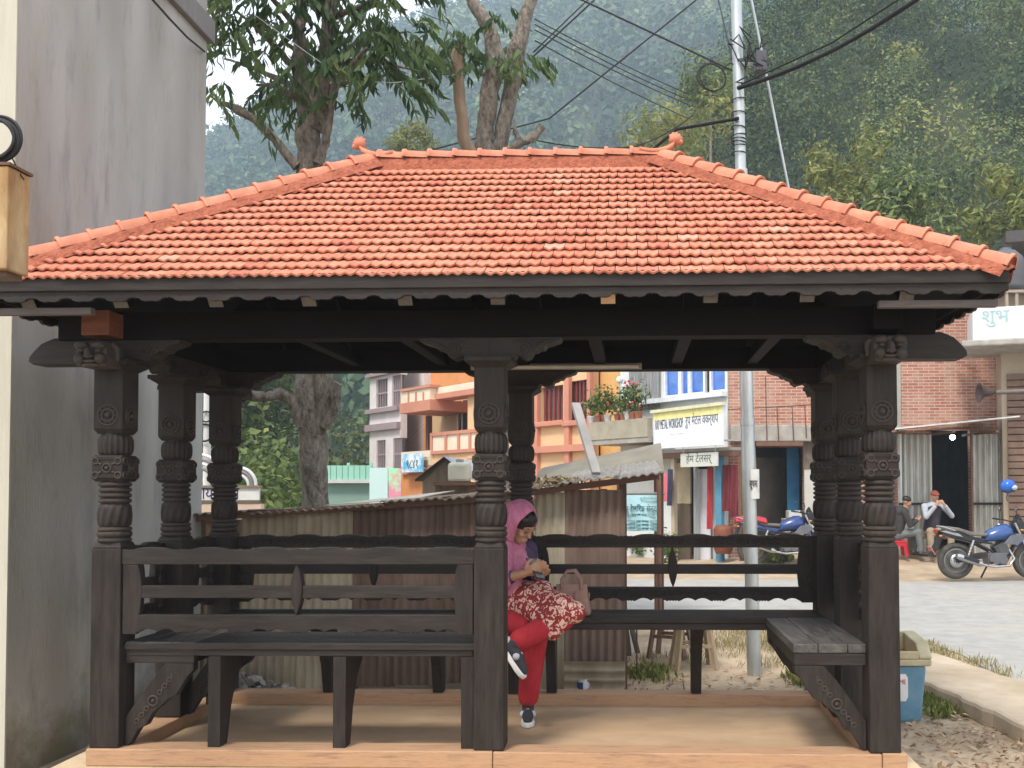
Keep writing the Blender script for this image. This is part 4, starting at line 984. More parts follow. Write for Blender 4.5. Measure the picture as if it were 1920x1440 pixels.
# right bay with recessed balcony
FA.box(oh, 'parapet_band', CREAMP, 806, 729, 897, 741, -.3, .25); FA.box(oh, 'parapet_band', SALM, 800, 741, 897, 752, -.3, .32, bevel=.02); FA.box(oh, 'upper_parapet', ORANGE, 808, 690, 897, 728, -.3, .2)
FA.box(oh, 'balcony_wall', BEIGE, 808, 752, 876, 818, -1.39, -1.1); 
q = FA.rect(860,752,874,812,-1.05); wd = MB().box((q[0],1.05,q[1]),(q[2],1.09,q[3])).build('window', GLASSD, oh)
MB().box((q[0]-.08,1.03,q[1]),(q[0]-.002,1.095,q[3])).build('window_frame', CREAMP, wd); MB().box(((q[0]+q[2])/2-.03,1.03,q[1]),((q[0]+q[2])/2+.03,1.048,q[3])).build('window_frame', CREAMP, wd)
FA.box(oh, 'column', PEACH, 877, 744, 889, 860, -.3, .1); FA.box(oh, 'balcony_parapet', CREAMP, 806, 818, 890, 846, -.1, .12)
for px_ in (806, 833, 857, 878): FA.box(oh, 'parapet_post', SALM, px_, 812+(px_-806)*-.06, px_+4, 850+(px_-806)*-.04, .121, .16)
FA.box(oh, 'parapet_rail', SALM, 806, 812, 890, 818, -.1, .17); FA.box(oh, 'parapet_rail', SALM, 806, 846, 893, 852, -.1, .17); FA.box(oh, 'lower_wall', PEACH, 806, 852, 893, 990, -.2, .08, z0=-.1)
# left balconies
FA.box(oh, 'balcony_parapet', CREAMP, 751, 735, 806, 757, -.1, .5); FA.box(oh, 'balcony_slab', SALM, 749, 757, 806, 776, -1.39, .55); FA.box(oh, 'parapet_rail', SALM, 750, 730, 806, 735, -.12, .56)
for px_ in (764, 778, 792): FA.box(oh, 'parapet_post', SALM, px_, 735, px_+1.6, 757, .501, .54)
FA.box(oh, 'recess_wall', ORANGE, 757, 776, 800, 850, -1.39, -.9); FA.box(oh, 'downpipe', flat('rusty_pipe',(.12,.06,.04)), 798, 780, 803, 850, -.2, -.05)
FA.box(oh, 'lower_parapet', CREAMP, 752, 848, 806, 875, -.1, .2); FA.box(oh, 'lower_wall', ORANGE, 752, 890, 806, 990, -.2, .15, z0=-.1); FA.box(oh, 'parapet_rail', SALM, 752, 876, 806, 890, -.1, .25)
FA.box(oh, 'curtain', mat('pale_green_curtain',(.5,.56,.5),(.62,.66,.6),scale=6), 757, 693, 803, 729, -1.39, -1.2)
# cyan advertising board on the orange house
sb = FA.thing('advertising_board', 'blue and white advertising board at the foot of the orange house', 'sign')
q = FA.rect(753,852,791,886,.5)
MB().box((q[0],-.5,q[1]),(q[2],-.44,q[3])).build('board', mat('sky_blue_print',(.12,.45,.72),(.72,.80,.84),scale=2.2,rough=.4,lo=.42,hi=.55,space='obj'), sb)
text('lettering', '९८४१', .42, BLACK, sb, ((q[0]+q[2])/2+.05,-.503,q[1]+.25), fit=(q[2]-q[0])*.55)
for z_ in (.2,.9): MB().box((q[0]+.1,-.439,q[1]+z_*(q[3]-q[1])*.8),(q[2]-.1,-.252,q[1]+z_*(q[3]-q[1])*.8+.05)).build('bracket', STEEL, sb)

# corner house with blue windows, balcony garden and shop fronts (oblique wall)
ch = FA.thing('corner_house', 'corner house with blue glazed windows above open shop fronts', 'house')
ua, ub = FA.uv(1163,760)[0], UE-.02
wq = FA.rect(1246,690,1361,742); wz0 = wq[1]
wpan = [(FA.uv(1246,700)[0],wz0,FA.uv(1270,700)[0],6.6),(FA.uv(1276,700)[0],wz0,FA.uv(1290,700)[0],6.6),(FA.uv(1291,700)[0],wz0,FA.uv(1317,700)[0],6.6),(FA.uv(1332,700)[0],wz0,FA.uv(1358,700)[0],6.6)]
PALEW = paint('pale_blue_white_wall', (.66,.68,.66)); TANW = paint('tan_plaster', (.45,.37,.27))
sz1 = FA.uv(1240,852)[1]
shopholes = [(FA.uv(1262,900)[0], -.1, FA.uv(1335,900)[0], sz1-.12), (FA.uv(1345,900)[0], -.1, FA.uv(1396,900)[0] if FA.uv(1396,900)[0] < UE-.1 else UE-.1, sz1-.12)]
holed(ua, ub, -.1, 7, 0, .25, [(wpan[0][0]-.04,wz0-.06,wpan[-1][2]+.04,6.65)]+shopholes[:1]).build('wall', PALEW, ch)
room(ch, FA.uv(1262,900)[0]-.3, UE-.15, -.05, sz1-.1, .251, 3.2, mat('shop_lining',(.14,.115,.085),(.2,.17,.13),scale=2,rough=.9))
WFR = flat('white_window_frame', (.74,.76,.78), .4); BLUEG = mat('blue_reflective_glass', (.035,.12,.42), (.08,.20,.55), scale=2.0, rough=.12, spec=.7)
wf = MB(); us_ = [wpan[0][0]]+[x for w_ in wpan for x in (w_[0], w_[2])]
for i, w_ in enumerate(wpan):
    pn = MB().box((w_[0],.09,w_[1]),(w_[2],.11,w_[3])).build('window', BLUEG if i != 2 else BLUEG, ch)
    m = MB(); t_ = .05
    for a, b in ((w_[0]-t_,w_[0]),(w_[2],w_[2]+t_)): m.box((a,.02,w_[1]-.02),(b,.12,w_[3]))
    m.box((w_[0]-t_,.021,w_[1]-.06),(w_[2]+t_,.13,w_[1]-.001)); m.build('window_frame', WFR, pn)
MB().box((wpan[2][2]+.055,.1,wz0),(wpan[3][0]-.055,.2,6.6)).build('window_gap', DARK, ch)
MB().box((ua+.2,-.18,wz0-.17),(ub,-.001,wz0-.062)).build('window_ledge', WFR, ch)
# lintel beam, posts and wares of the shop
LINT = flat('brown_lintel', (.17,.09,.06), .7)
lz = FA.uv(1240,850,.6)[1]
MB().box((FA.uv(1170,850,.6)[0],-.62,lz-.12),(UE+.7,-.4,lz)).build('shop_lintel', LINT, ch)
MB().box((FA.uv(1170,850,.6)[0],-.62,lz+.001),(UE+.6,-.002,lz+.07)).build('shop_canopy', CONC, ch)
for pxl, pxr, mt, of in ((1258,1264,TANW,.55),(1341,1352,flat('blue_post',(.09,.26,.38)),.55),(1385,1389,LINT,.5),(1300,1304,STEEL,.3)):
    q = FA.rect(pxl, 880, pxr, 900, of); MB().box((q[0],-of,-.1),(q[2],-of+.1,lz-.12)).build('shop_post', mt, ch)
q = FA.rect(1266,868,1294,944,.1); MB().box((q[0],-.1,q[1]),(q[2],-.05,q[3])).build('panel', mat('beige_panel',(.42,.35,.22),(.5,.43,.29),scale=4), ch)
q = FA.rect(1266,945,1294,1010,.1); MB().box((q[0],-.1,-.1),(q[2],-.05,q[3])).build('panel', flat('dark_brown_panel',(.12,.085,.055)), ch)
q = FA.rect(1304,880,1330,1010,.12); MB().box((q[0],-.12,-.05),(q[2],-.07,q[3])).build('white_door', paint('white_door_paint',(.66,.66,.70)), ch)
# balcony parapet with a garden of pots to the left
bp = FA.rect(1102,793,1243,826,.9)
MB().box((FA.uv(1104,793,.9)[0],-.9,bp[1]),(FA.uv(1214,793,.9)[0],-.75,bp[3])).build('balcony_parapet', mat('olive_concrete',(.30,.27,.20),(.38,.35,.27),scale=4,rough=.9), ch)
MB().box((FA.uv(1104,793,.9)[0],-.88,bp[1]-.12),(FA.uv(1214,793,.9)[0],-.002,bp[1]-.002)).build('balcony_slab', CONC, ch)
q = FA.rect(1182,688,1240,770,-.0); cb = MB(); cb.grid(40, 2, lambda i, j: Vector((q[0]+(q[2]-q[0])*i, -.05+.03*math.sin(i*60), q[1]+(q[3]+1-q[1])*j))); cb.build('curtain', mat('grey_striped_curtain',(.16,.16,.16),(.34,.34,.34),scale=8,stretch=(6,6,.5)), ch, fix=True)
gu0, gu1 = FA.uv(1108,780,.8)[0], FA.uv(1208,780,.8)[0]; gz_ = bp[3]
def fa_w(u, off, z): return FA.p0+FA.d*u+FA.n*off+Vector((0,0,z))
POTM = flat('clay_pot', (.36,.13,.07)); POTW = flat('white_pot', (.6,.6,.58))
for i in range(9):
    u = gu0+(gu1-gu0)*(i+.5)/9+rng.uniform(-.1,.1); pp = fa_w(u, .82, gz_-.02)
    desc = ('leftmost','second','third','fourth','fifth','sixth','seventh','eighth','rightmost')[i]
    pt_ = thing('potted_plant', '%s potted plant along the balcony parapet of the corner house' % desc, 'plant', tuple(pp), 0, 'plants on the balcony garden')
    MB().lathe([(.07,0),(.1,.16),(.11,.18),(.09,.18)], 10).build('pot', POTW if i % 3 == 0 else POTM, pt_)
    lf = Leaves(); hh = rng.uniform(.3,.75)
    lf.crown((0,0,.2+hh*.5), (.26,.26,hh*.55), 130, .12, .5, .5, .4, .8, .22); lf.build('foliage', LEAF_BUSH, pt_)
    if i in (6, 7, 2):
        fm_ = flat('red_flower_%d'%i, (.55,.05,.06) if i != 2 else (.55,.10,.06))
        for k in range(5): MB().ball((rng.uniform(-.16,.16), -.2+rng.uniform(-.05,.05), .3+rng.uniform(0,hh)), .035, 7, 5).build('flower', fm_, pt_)
# pole-mounted white lamp globe on the balcony
lg = thing('globe_lamp', 'round white globe lamp above the balcony plants', 'lamp', tuple(fa_w(FA.uv(1162,780,.8)[0], .8, gz_)))
gzt = FA.uv(1164,712,.8)[1]-gz_; MB().tube([(0,0,0),(0,0,gzt)], .02, 8).build('stem', STEEL, lg); MB().ball((0,0,gzt), .085, 14, 10).build('globe', WHITE, lg)

# workshop sign
SGN = Frame((FA.p0+FA.d*FA.uv(1225,800,.75)[0]+FA.n*.75).to_tuple()[:2], (FA.p0+FA.d*FA.uv(1356,800,.75)[0]+FA.n*1.0).to_tuple()[:2])
ws = thing('workshop_sign', 'large white shop sign with yellow top band and black lettering', 'sign', tuple(SGN.p0), SGN.rz)
ql = SGN.uv(1226,842); qt = SGN.uv(1226,775); qr = SGN.uv(1354,800)
MB().box((0,0,ql[1]),(qr[0],.05,qt[1])).build('board', mat('white_sign_vinyl',(.70,.73,.80),(.76,.78,.83),scale=1.5,rough=.4), ws)
MB().box((.01,-.003,qt[1]-.17),(qr[0]-.01,-.001,qt[1]-.01)).build('yellow_band', flat('yellow_print',(.78,.72,.30)), ws)
MB().box((-.06,-.05,qt[1]),(qr[0]+.05,.06,qt[1]+.07)).build('top_rail', flat('pale_yellow_rail',(.68,.66,.42)), ws)
tz = (ql[1]+qt[1])/2+.12; Wd = qr[0]
text('english_lettering', 'RKP METAL WORKSHOP', .30, flat('grey_black_ink',(.05,.05,.06)), ws, (Wd*.245,-.004,tz), fit=Wd*.42)
text('nepali_lettering', 'रुप मेटल वकर्शप', .28, flat('grey_ink',(.12,.12,.13)), ws, (Wd*.72,-.004,tz+.03), fit=Wd*.46)
text('small_lettering', '——  ———', .10, flat('faint_ink',(.5,.5,.55)), ws, (Wd*.36,-.004,tz-.22), fit=Wd*.2)
MB().tube([(.1,.06,ql[1]-.01),(.1,.55,ql[1]-.01)], .02, 6).build('bracket', STEEL, ws); MB().tube([(Wd-.1,.06,ql[1]+.1),(Wd-.1,.55,ql[1]+.1)], .02, 6).build('bracket', STEEL, ws)
# small hanging sign below it
hs_ = thing('hanging_sign', 'small off-white hanging sign with grey lettering below the large sign', 'sign', tuple(SGN.p0), SGN.rz)
a, b, c_ = SGN.uv(1276,876,-.1), SGN.uv(1276,851,-.1), SGN.uv(1345,860,-.1)
MB().box((a[0],.1,a[1]),(c_[0],.13,b[1])).build('board', mat('off_white_board',(.5,.52,.46),(.6,.61,.55),scale=3), hs_)
text('lettering', 'हेम टेलसर्', .22, flat('sign_grey_ink',(.10,.12,.12)), hs_, ((a[0]+c_[0])/2,.097,(a[1]+b[1])/2+.02), fit=(c_[0]-a[0])*.7)
for u in (a[0]+.08, c_[0]-.08): MB().tube([(u,.115,b[1]),(u,.115,b[1]+.16)], .008, 5).build('hanger', STEEL, hs_)
# cloth lengths hanging in the shop front
CLM = [mat('red_cloth',(.33,.02,.03),(.45,.05,.06),scale=9,stretch=(6,6,.4)), mat('maroon_cloth',(.11,.012,.02),(.19,.03,.035),scale=9,stretch=(6,6,.4)), mat('pink_cloth',(.55,.12,.16),(.62,.2,.22),scale=9,stretch=(6,6,.4)), mat('navy_cloth',(.02,.02,.05),(.05,.05,.1),scale=9,stretch=(6,6,.4))]
def cloth(pxl, pxr, pyt, pyb, of, mt, label):
    q = FA.rect(pxl, pyt, pxr, pyb, of); o = FA.p0+FA.d*q[0]+FA.n*of; W = q[2]-q[0]
    e = MB(); e.grid(24, 8, lambda i, j: Vector((W*i*(1-.06*j), -.035*math.sin(i*W*42+j*1.2)*(.5+j*.5), q[3]+(q[1]-q[3])*j)))
    e2 = MB(); e2.grid(24, 8, lambda i, j: Vector((W*i*(1-.06*j), .012-.035*math.sin(i*W*42+j*1.2)*(.5+j*.5), q[3]+(q[1]-q[3])*j)))
    e.add(e2.v, e2.f, 0, True)
    ob = e.build('hanging_cloth', mt, label=label, cat='cloth', group='cloth lengths hanging at the tailor shop'); ob.location = (o.x, o.y, 0); ob.rotation_euler = (0,0,FA.rz)
cloth(1326,1337,876,992,.45,CLM[0],'narrow bright red cloth hanging left of the blue post')
cloth(1355,1369,872,958,.5,CLM[1],'wide maroon cloth hanging just right of the blue post')
cloth(1369,1383,872,970,.5,CLM[1],'maroon cloth hanging beside the brown shop post')
cloth(1243,1253,888,940,.7,CLM[2],'pink cloth hanging above the planter left of the shop')
cloth(1252,1262,880,948,.72,CLM[3],'dark navy cloth hanging left of the beige panel')
q = FA.rect(1356,956,1376,1000,.7); o = FA.p0+FA.d*q[0]+FA.n*.7
rs_ = MB(); rs_.lathe([(.16,0),(.2,.1),(.21,.5),(.17,.58),(.05,.6)], 14); ob = rs_.build('fabric_sack', flat('brown_sack',(.20,.06,.03)), label='squat brown sack under the maroon cloth', cat='sack'); ob.location = (o.x, o.y, .28)

# --- brick house, square to the viewer
bt = bpy.data.materials.new('red_brickwork'); bt.use_nodes = True; N = bt.node_tree.nodes; Lk = bt.node_tree.links
br = N.new('ShaderNodeTexBrick'); br.inputs['Scale'].default_value = 1; br.inputs['Brick Width'].default_value = .23; br.inputs['Row Height'].default_value = .068; br.inputs['Mortar Size'].default_value = .007
br.inputs['Color1'].default_value = (.32,.115,.075,1); br.inputs['Color2'].default_value = (.46,.20,.13,1); br.inputs['Mortar'].default_value = (.50,.43,.36,1); br.inputs['Bias'].default_value = -.1
geo = N.new('ShaderNodeTexCoord'); mp = N.new('ShaderNodeMapping'); mp.inputs['Rotation'].default_value = (R(-90),0,0); Lk.new(geo.outputs['Object'], mp.inputs[0])
wz = N.new('ShaderNodeTexNoise'); wz.inputs['Scale'].default_value = 3; wz.inputs['Detail'].default_value = 6; Lk.new(geo.outputs['Object'], wz.inputs['Vector'])
Lk.new(mp.outputs[0], br.inputs['Vector'])
mz = N.new('ShaderNodeMix'); mz.data_type = 'RGBA'; mz.blend_type = 'MIX'; rz_ = N.new('ShaderNodeValToRGB'); rz_.color_ramp.elements[0].position = .45; rz_.color_ramp.elements[1].position = .72; rz_.color_ramp.elements[1].color = (.7,.7,.7,1); Lk.new(wz.outputs[0], rz_.inputs[0])
Lk.new(rz_.outputs[0], mz.inputs[0]); Lk.new(br.outputs[0], mz.inputs[6]); mz.inputs[7].default_value = (.47,.34,.26,1); Lk.new(mz.outputs[2], N['Principled BSDF'].inputs['Base Color']); N['Principled BSDF'].inputs['Roughness'].default_value = .9
bb = N.new('ShaderNodeBump'); bb.inputs['Strength'].default_value = .6; bb.inputs['Distance'].default_value = .02; Lk.new(br.outputs['Fac'], bb.inputs['Height']); bb.invert = True; Lk.new(bb.outputs[0], N['Principled BSDF'].inputs['Normal'])
bh = FB.thing('brick_house', 'unplastered red brick house facing the road behind the metal shop', 'house')
dl, dr, dzt = FB.uv(1746,820)[0], FB.uv(1822,820)[0], FB.uv(1746,806)[1]
sl_, sr_, szt = FB.uv(1418,900)[0], FB.uv(1508,900)[0], FB.uv(1418,838)[1]
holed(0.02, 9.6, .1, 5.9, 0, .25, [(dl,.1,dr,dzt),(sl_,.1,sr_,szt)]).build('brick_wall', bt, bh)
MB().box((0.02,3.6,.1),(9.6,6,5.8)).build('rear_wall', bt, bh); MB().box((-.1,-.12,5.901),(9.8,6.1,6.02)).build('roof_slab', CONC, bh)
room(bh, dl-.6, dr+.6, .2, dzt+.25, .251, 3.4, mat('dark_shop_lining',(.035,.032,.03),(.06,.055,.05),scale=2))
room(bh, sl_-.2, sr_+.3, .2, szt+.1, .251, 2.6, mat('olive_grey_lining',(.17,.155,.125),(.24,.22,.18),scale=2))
MB().box((FB.uv(1483,900)[0],.5,.2),(FB.uv(1506,900)[0],.55,szt)).build('blue_door', mat('blue_tin_door',(.02,.12,.25),(.03,.17,.32),scale=5), bh)
q = FB.rect(1365,797,1538,828,.25); MB().box((.03,-.25,q[1]),(q[2],-.001,q[3])).build('concrete_band', CONC, bh, bevel=.02)
q = FB.rect(1508,880,1541,1010,.06); MB().box((q[0],-.06,.1),(q[2],-.002,q[3])).build('plastered_pier', paint('pale_plaster',(.56,.54,.48)), bh)
MB().box((q[0]-.02,-.07,q[3]),(q[2],-.002,FB.uv(1508,828,.06)[1])).build('dark_pier_head', mat('blackened_boards',(.09,.07,.05),(.2,.16,.12),scale=5,stretch=(6,6,1)), bh)
q = FB.rect(1418,828,1506,836,.3); MB().box((q[0],-.3,q[1]),(q[2],-.001,q[3])).build('rusty_lintel', LINT, bh)
for l, r_ in ((1679,1688),(1871,1880)): q = FB.rect(l, 640, r_, 800, .05); MB().box((q[0],-.05,2.6),(q[2],-.001,5.9)).build('concrete_pillar', CONC, bh)
RUST = flat('rusty_rod', (.15,.07,.05), .8)
rr_ = thing('rod_railing', 'rusty thin iron rod railing against the brick wall', 'railing', tuple(FB.p0), FB.rz)
for px_, p0_, p1_ in ((1438,705,826),(1460,765,828),(1512,760,822),(1488,762,826)):
    a, b = FB.uv(px_-3,p0_,.3), FB.uv(px_,p1_,.3); MB().tube([(a[0],-.3,a[1]),(b[0],-.3,b[1])], .012, 6).build('upright', RUST, rr_)
a, b = FB.uv(1365,768,.3), FB.uv(1536,758,.3); MB().tube([(a[0],-.3,a[1]),(b[0],-.3,b[1])], .012, 6).build('top_rod', RUST, rr_)

# --- tin shop front with awning
FC = Frame((5.2, 19.7), (9, 19.7))
def tin(name, base, hi_, rust): return mat(name, base, hi_, scale=2.6, rough=.5, metal=.35, stretch=(2,2,.6), c3=rust, s3=1.1, a3=.6)
TING = tin('weathered_zinc', (.40,.40,.36), (.56,.55,.50), (.22,.18,.13))
def corr(par, name, W, Hh, mt, loc, pitch=.075, amp=.011, horiz=False, rot=(0,0,0), tilt=None):
    """one corrugated sheet: ridges run up the sheet (or along it)"""
    m = MB()
    if not horiz:
        n = max(8, int(W/pitch*6)); m.grid(n, 1, lambda i, j: Vector((W*i, -amp*math.sin(2*math.pi*i*W/pitch), Hh*j)))
    else:
        n = max(8, int(Hh/pitch*6)); m.grid(1, n, lambda i, j: Vector((W*i, -amp*math.sin(2*math.pi*j*Hh/pitch), Hh*j)))
    k = len(m.v); b = [(v[0], v[1]+.002, v[2]) for v in m.v]; f = [x[::-1] for x in m.f]; m.add(b, f, 0, True)
    o = m.build(name, mt, par); o.location = loc; o.rotation_euler = rot; return o
ts = FC.thing('tin_shop', 'small shop front of corrugated metal doors under a metal awning', 'shop')
zf = .27
zt_ = FC.uv(1700,806)[1]
q = FC.rect(1682,806,1746,1030); corr(ts, 'corrugated_door', q[2]-q[0], zt_-zf-.1, TING, (q[0],0,zf), pitch=.13, amp=.045)
q2 = FC.rect(1822,806,1876,1030); corr(ts, 'corrugated_door', q2[2]-q2[0], zt_-zf-.1, TING, (q2[0],0,zf), pitch=.12, amp=.042)
for qq in (q, q2):
    MB().box((qq[0],-.055,zf+1.02),(qq[2],-.046,zf+1.07)).build('door_rail', DARK, ts)
for l, r_, mt in ((1686,1690,STEEL),(1876,1890,CONC),(1744,1747,LINT),(1820,1823,LINT)):
    qq = FC.rect(l, 806, r_, 830, .03); MB().box((qq[0],-.03,0),(qq[2],.02,zt_)).build('door_post', mt, ts)
aw = MB(); al, ar = FC.uv(1672,803,1.3), FC.uv(1912,779,1.3); zb_ = zt_+.28
aw.add([(al[0],-1.3,al[1]),(ar[0],-1.3,ar[1]),(ar[0],.75,ar[1]+.06),(al[0],.75,al[1]+.06),(al[0],-1.3,al[1]-.03),(ar[0],-1.3,ar[1]-.03),(ar[0],.75,ar[1]+.03),(al[0],.75,al[1]+.03)], [(0,1,2,3),(7,6,5,4),(0,4,5,1),(1,5,6,2),(2,6,7,3),(3,7,4,0)])
aw.build('awning', tin('pale_zinc_awning',(.55,.55,.52),(.66,.66,.63),(.4,.36,.3)), ts)
for x in (al[0]+.3, (al[0]+ar[0])/2, ar[0]-.4): MB().bar((x,-1.2,al[1]-.06),(x,.7,al[1]-.03),.05,.05).build('awning_rafter', LINT, ts)
bl = FC.uv(1786,820,-1.0); bulb = bpy.data.materials.new('lit_bulb'); bulb.use_nodes = True; bb_ = bulb.node_tree.nodes['Principled BSDF']; bb_.inputs['Emission Color'].default_value = (.85,.93,1,1); bb_.inputs['Emission Strength'].default_value = 14
bo = MB(); bo.ball((0,0,0), .06, 12, 8); bo = bo.build('bulb', bulb); bo.name = 'light_bulb'; bo.location = (FC.p0.x+bl[0], 20.7, bl[1]); tag(bo, 'bright lit bulb hanging inside the dark doorway', 'bulb')
cdw = MB(); cdw.tube([(0,0,.055),(0,0,.0+dzt+.24-bl[1])], .006, 5); cdw.build('cord', BLACK, bo)

# --- neighbour on the far right: white balcony, slab, shutter
FD = Frame((7.0, 18.6), (12, 17.2))
nh = FD.thing('balcony_house', 'house at the right edge with white balcony parapet and brown roller shutter', 'house')
nu0 = FD.uv(1888,700)[0]
MB().box((nu0,1.0,0),(nu0+5,6,6.2)).build('body', TANW, nh)
m = MB(); n = 26; uu0, uu1 = FD.uv(1890,800,-.9)[0], nu0+4.8; z0_, z1_ = .35, FD.uv(1895,700,-.9)[1]
for i in range(n): z = z0_+(z1_-z0_)*i/n; m.prism([(0,0),(.05,.02),(.05,(z1_-z0_)/n-.01),(0,(z1_-z0_)/n)], (uu1-uu0,0,0), (uu0,1.0,z), (0,-1,0), (0,0,1))
tag(m.build('roller_shutter', mat('brown_shutter',(.16,.10,.07),(.23,.15,.11),scale=4), nh, fix=True), kind='stuff')
pq0, pq1 = FD.uv(1824,640), FD.uv(1832,585)
WHP = mat('white_balcony_paint',(.56,.57,.57),(.64,.65,.65),scale=2,rough=.7,c3=(.55,.6,.6),s3=1.6,a3=.5)
MB().box((pq0[0],-.02,pq0[1]),(pq0[0]+2.4,.1,FD.uv(1830,578)[1])).build('parapet', WHP, nh, bevel=.01)
MB().box((pq0[0]+2.402,-.02,pq0[1]),(pq0[0]+5,.1,FD.uv(1830,578)[1])).build('parapet', WHP, nh, bevel=.01)
MB().box((pq0[0],.101,pq0[1]),(pq0[0]+.1,1.5,FD.uv(1830,578)[1])).build('parapet', WHP, nh, bevel=.01)
MB().box((pq0[0]-.22,-.22,pq0[1]-.13),(pq0[0]+5,1.6,pq0[1]-.002)).build('balcony_slab', CONC, nh, bevel=.03)
text('faded_lettering', 'शुभ', .36, flat('faded_cyan_ink',(.33,.50,.53)), nh, (FD.uv(1866,600)[0],-.023,FD.uv(1866,594)[1]), fit=.5)
tk_ = FD.uv(1918,492,-.8); wt = thing('water_tank', 'dark rounded water tank above the white balcony', 'tank', (FD.p0.x+FD.d.x*tk_[0], FD.p0.y+.9, tk_[1]-.55))
MB().lathe([(.28,0),(.36,.05),(.38,.12),(.36,.18),(.38,.26),(.38,.55),(.34,.72),(.2,.86),(.12,.88),(.12,.94)], 24).build('shell', flat('grey_plastic',(.10,.10,.11),.5), wt); MB().lathe([(.13,.94),(.13,.98),(.0,.985)], 18).build('lid', BLACK, wt)
stp = MB(); 
for x in (-.3,-.1,.1,.3): stp.box((x-.03,-.3,-1.2),(x+.03,-.24,-.06))
stp.box((-.4,-.32,-.06),(.4,.4,-.001)); stp.build('stand', mat('bleached_boards',(.28,.22,.16),(.38,.31,.24),scale=5,stretch=(5,5,1)), wt)
MB().box((FD.uv(1884,440,-2.2)[0],2.0,FD.uv(1884,446,-2.2)[1]-.15),(nu0+6,4.4,FD.uv(1884,438,-2.2)[1])).build('upper_roof', flat('dark_tin_roof',(.07,.06,.06)), nh)
hp = FD.uv(1866,736,.6); hz_ = thing('horn_speaker', 'dark round horn sticking out from the right edge below the balcony', 'speaker', (FD.p0.x+FD.d.x*hp[0]+FD.n.x*.6, FD.p0.y+FD.d.y*hp[0]+FD.n.y*.6, hp[1]), FD.rz+R(-12))
MB().lathe([(.03,.0),(.05,.05),(.09,.2),(.17,.30),(.19,.305),(.165,.30),(.02,.12)], 22, axis=(-1,-.55,0)).build('horn', flat('dark_horn',(.06,.035,.03)), hz_); MB().tube([(.02,0,0),(.9,.05,.0)], .045, 10).build('arm', flat('grey_arm',(.14,.12,.10)), hz_); MB().tube([(.4,.03,.0),(.42,.25,-.0)], .03, 8).build('clamp', BLACK, hz_)
# ------------------------------------------------------------------ corrugated shed behind the pavilion
YS = 7.4
sh_ = thing('corrugated_shed', 'low shed of rusty and beige corrugated sheets just behind the pavilion', 'shed', (at(365,1000,YS).x, YS, 0))
BEI = tin('beige_old_zinc', (.36,.30,.21), (.50,.44,.33), (.24,.16,.10)); BEI2 = tin('tan_old_zinc', (.40,.34,.24), (.56,.50,.38), (.25,.17,.10)); RUS = tin('rusty_zinc', (.19,.125,.098), (.28,.20,.155), (.12,.07,.052)); RUS2 = tin('rust_grey_zinc', (.20,.135,.105), (.30,.215,.17), (.12,.07,.05)); BRN = tin('brown_old_zinc', (.24,.18,.12), (.36,.28,.20), (.15,.10,.06))
for mm in (BEI, BEI2, RUS, RUS2, BRN): mm.node_tree.nodes['Principled BSDF'].inputs['Metallic'].default_value = .1; mm.node_tree.nodes['Principled BSDF'].inputs['Roughness'].default_value = .75
def sx(px): return at(px,1000,YS).x-sh_.location.x
def topz(px): return float(np.interp(px, [350,890,1000,1245], [at(350,972,YS).z, at(890,936,YS).z, at(1000,922,YS).z, at(1245,900,YS).z]))
for pxl, pxr, mt, pb in ((350,456,BRN,1300),(452,562,BEI,1296),(558,664,BEI2,1292),(660,742,RUS,1287),(738,822,RUS2,1284),(818,902,RUS,1282),(898,1008,BEI,1288),(1004,1060,BEI2,1292),(1056,1171,RUS2,1241)):
    z0 = max(.02, at(pxl,pb,YS).z); z1 = min(topz(pxl), topz(pxr))-.005
    corr(sh_, 'corrugated_sheet', sx(pxr)-sx(pxl), z1-z0, mt, (sx(pxl), rnd.uniform(-.012,.012), z0), pitch=.068, amp=.010, rot=(rnd.uniform(-.01,.01), rnd.uniform(-.008,.008), 0))
z1 = at(1060,1238,YS).z; corr(sh_, 'corrugated_sheet', sx(1171)-sx(1058), z1-.02, BEI2, (sx(1058),-.03,.02), pitch=.075, amp=.014, horiz=True)
# end wall on the right and posts
corr(sh_, 'corrugated_sheet', 1.7, 1.45, BRN, (sx(1170),.02,.02), pitch=.068, amp=.01, rot=(0,0,R(90)))
for px_ in (352, 660, 905, 1168): MB().box((sx(px_)-.03,.03,0),(sx(px_)+.03,.09,topz(px_)+.0)).build('post', LINT, sh_)
for px_ in (352, 1120): MB().box((sx(px_)-.03,1.7,0),(sx(px_)+.03,1.76,topz(px_)-.02)).build('post', LINT, sh_)
# roof sheets, front edge just above the wall, rising to the back
ROOFD = tin('dull_brown_roof_zinc', (.10,.082,.06), (.17,.14,.105), (.07,.052,.035)); ROOFL = tin('pale_roof_zinc', (.20,.195,.18), (.30,.29,.27), (.14,.11,.085)); ROOFW = tin('whitish_roof_sheet', (.34,.31,.265), (.43,.40,.345), (.4,.34,.28))
for mm in (ROOFD, ROOFL, ROOFW): mm.node_tree.nodes['Principled BSDF'].inputs['Metallic'].default_value = .15
def eavez(px): return float(np.interp(px, [330,890,1000,1245], [at(330,969,YS-.18).z, at(890,931,YS-.18).z, at(1000,914,YS-.18).z, at(1245,884,YS-.18).z]))
edges = [(330,470,ROOFD,-.02),(462,600,ROOFD,-.01),(592,720,ROOFD,.0),(712,830,ROOFD,.03),(822,940,ROOFD,.06),(930,1060,ROOFD,.10),(1050,1160,ROOFL,.14),(1150,1243,ROOFL,.16)]
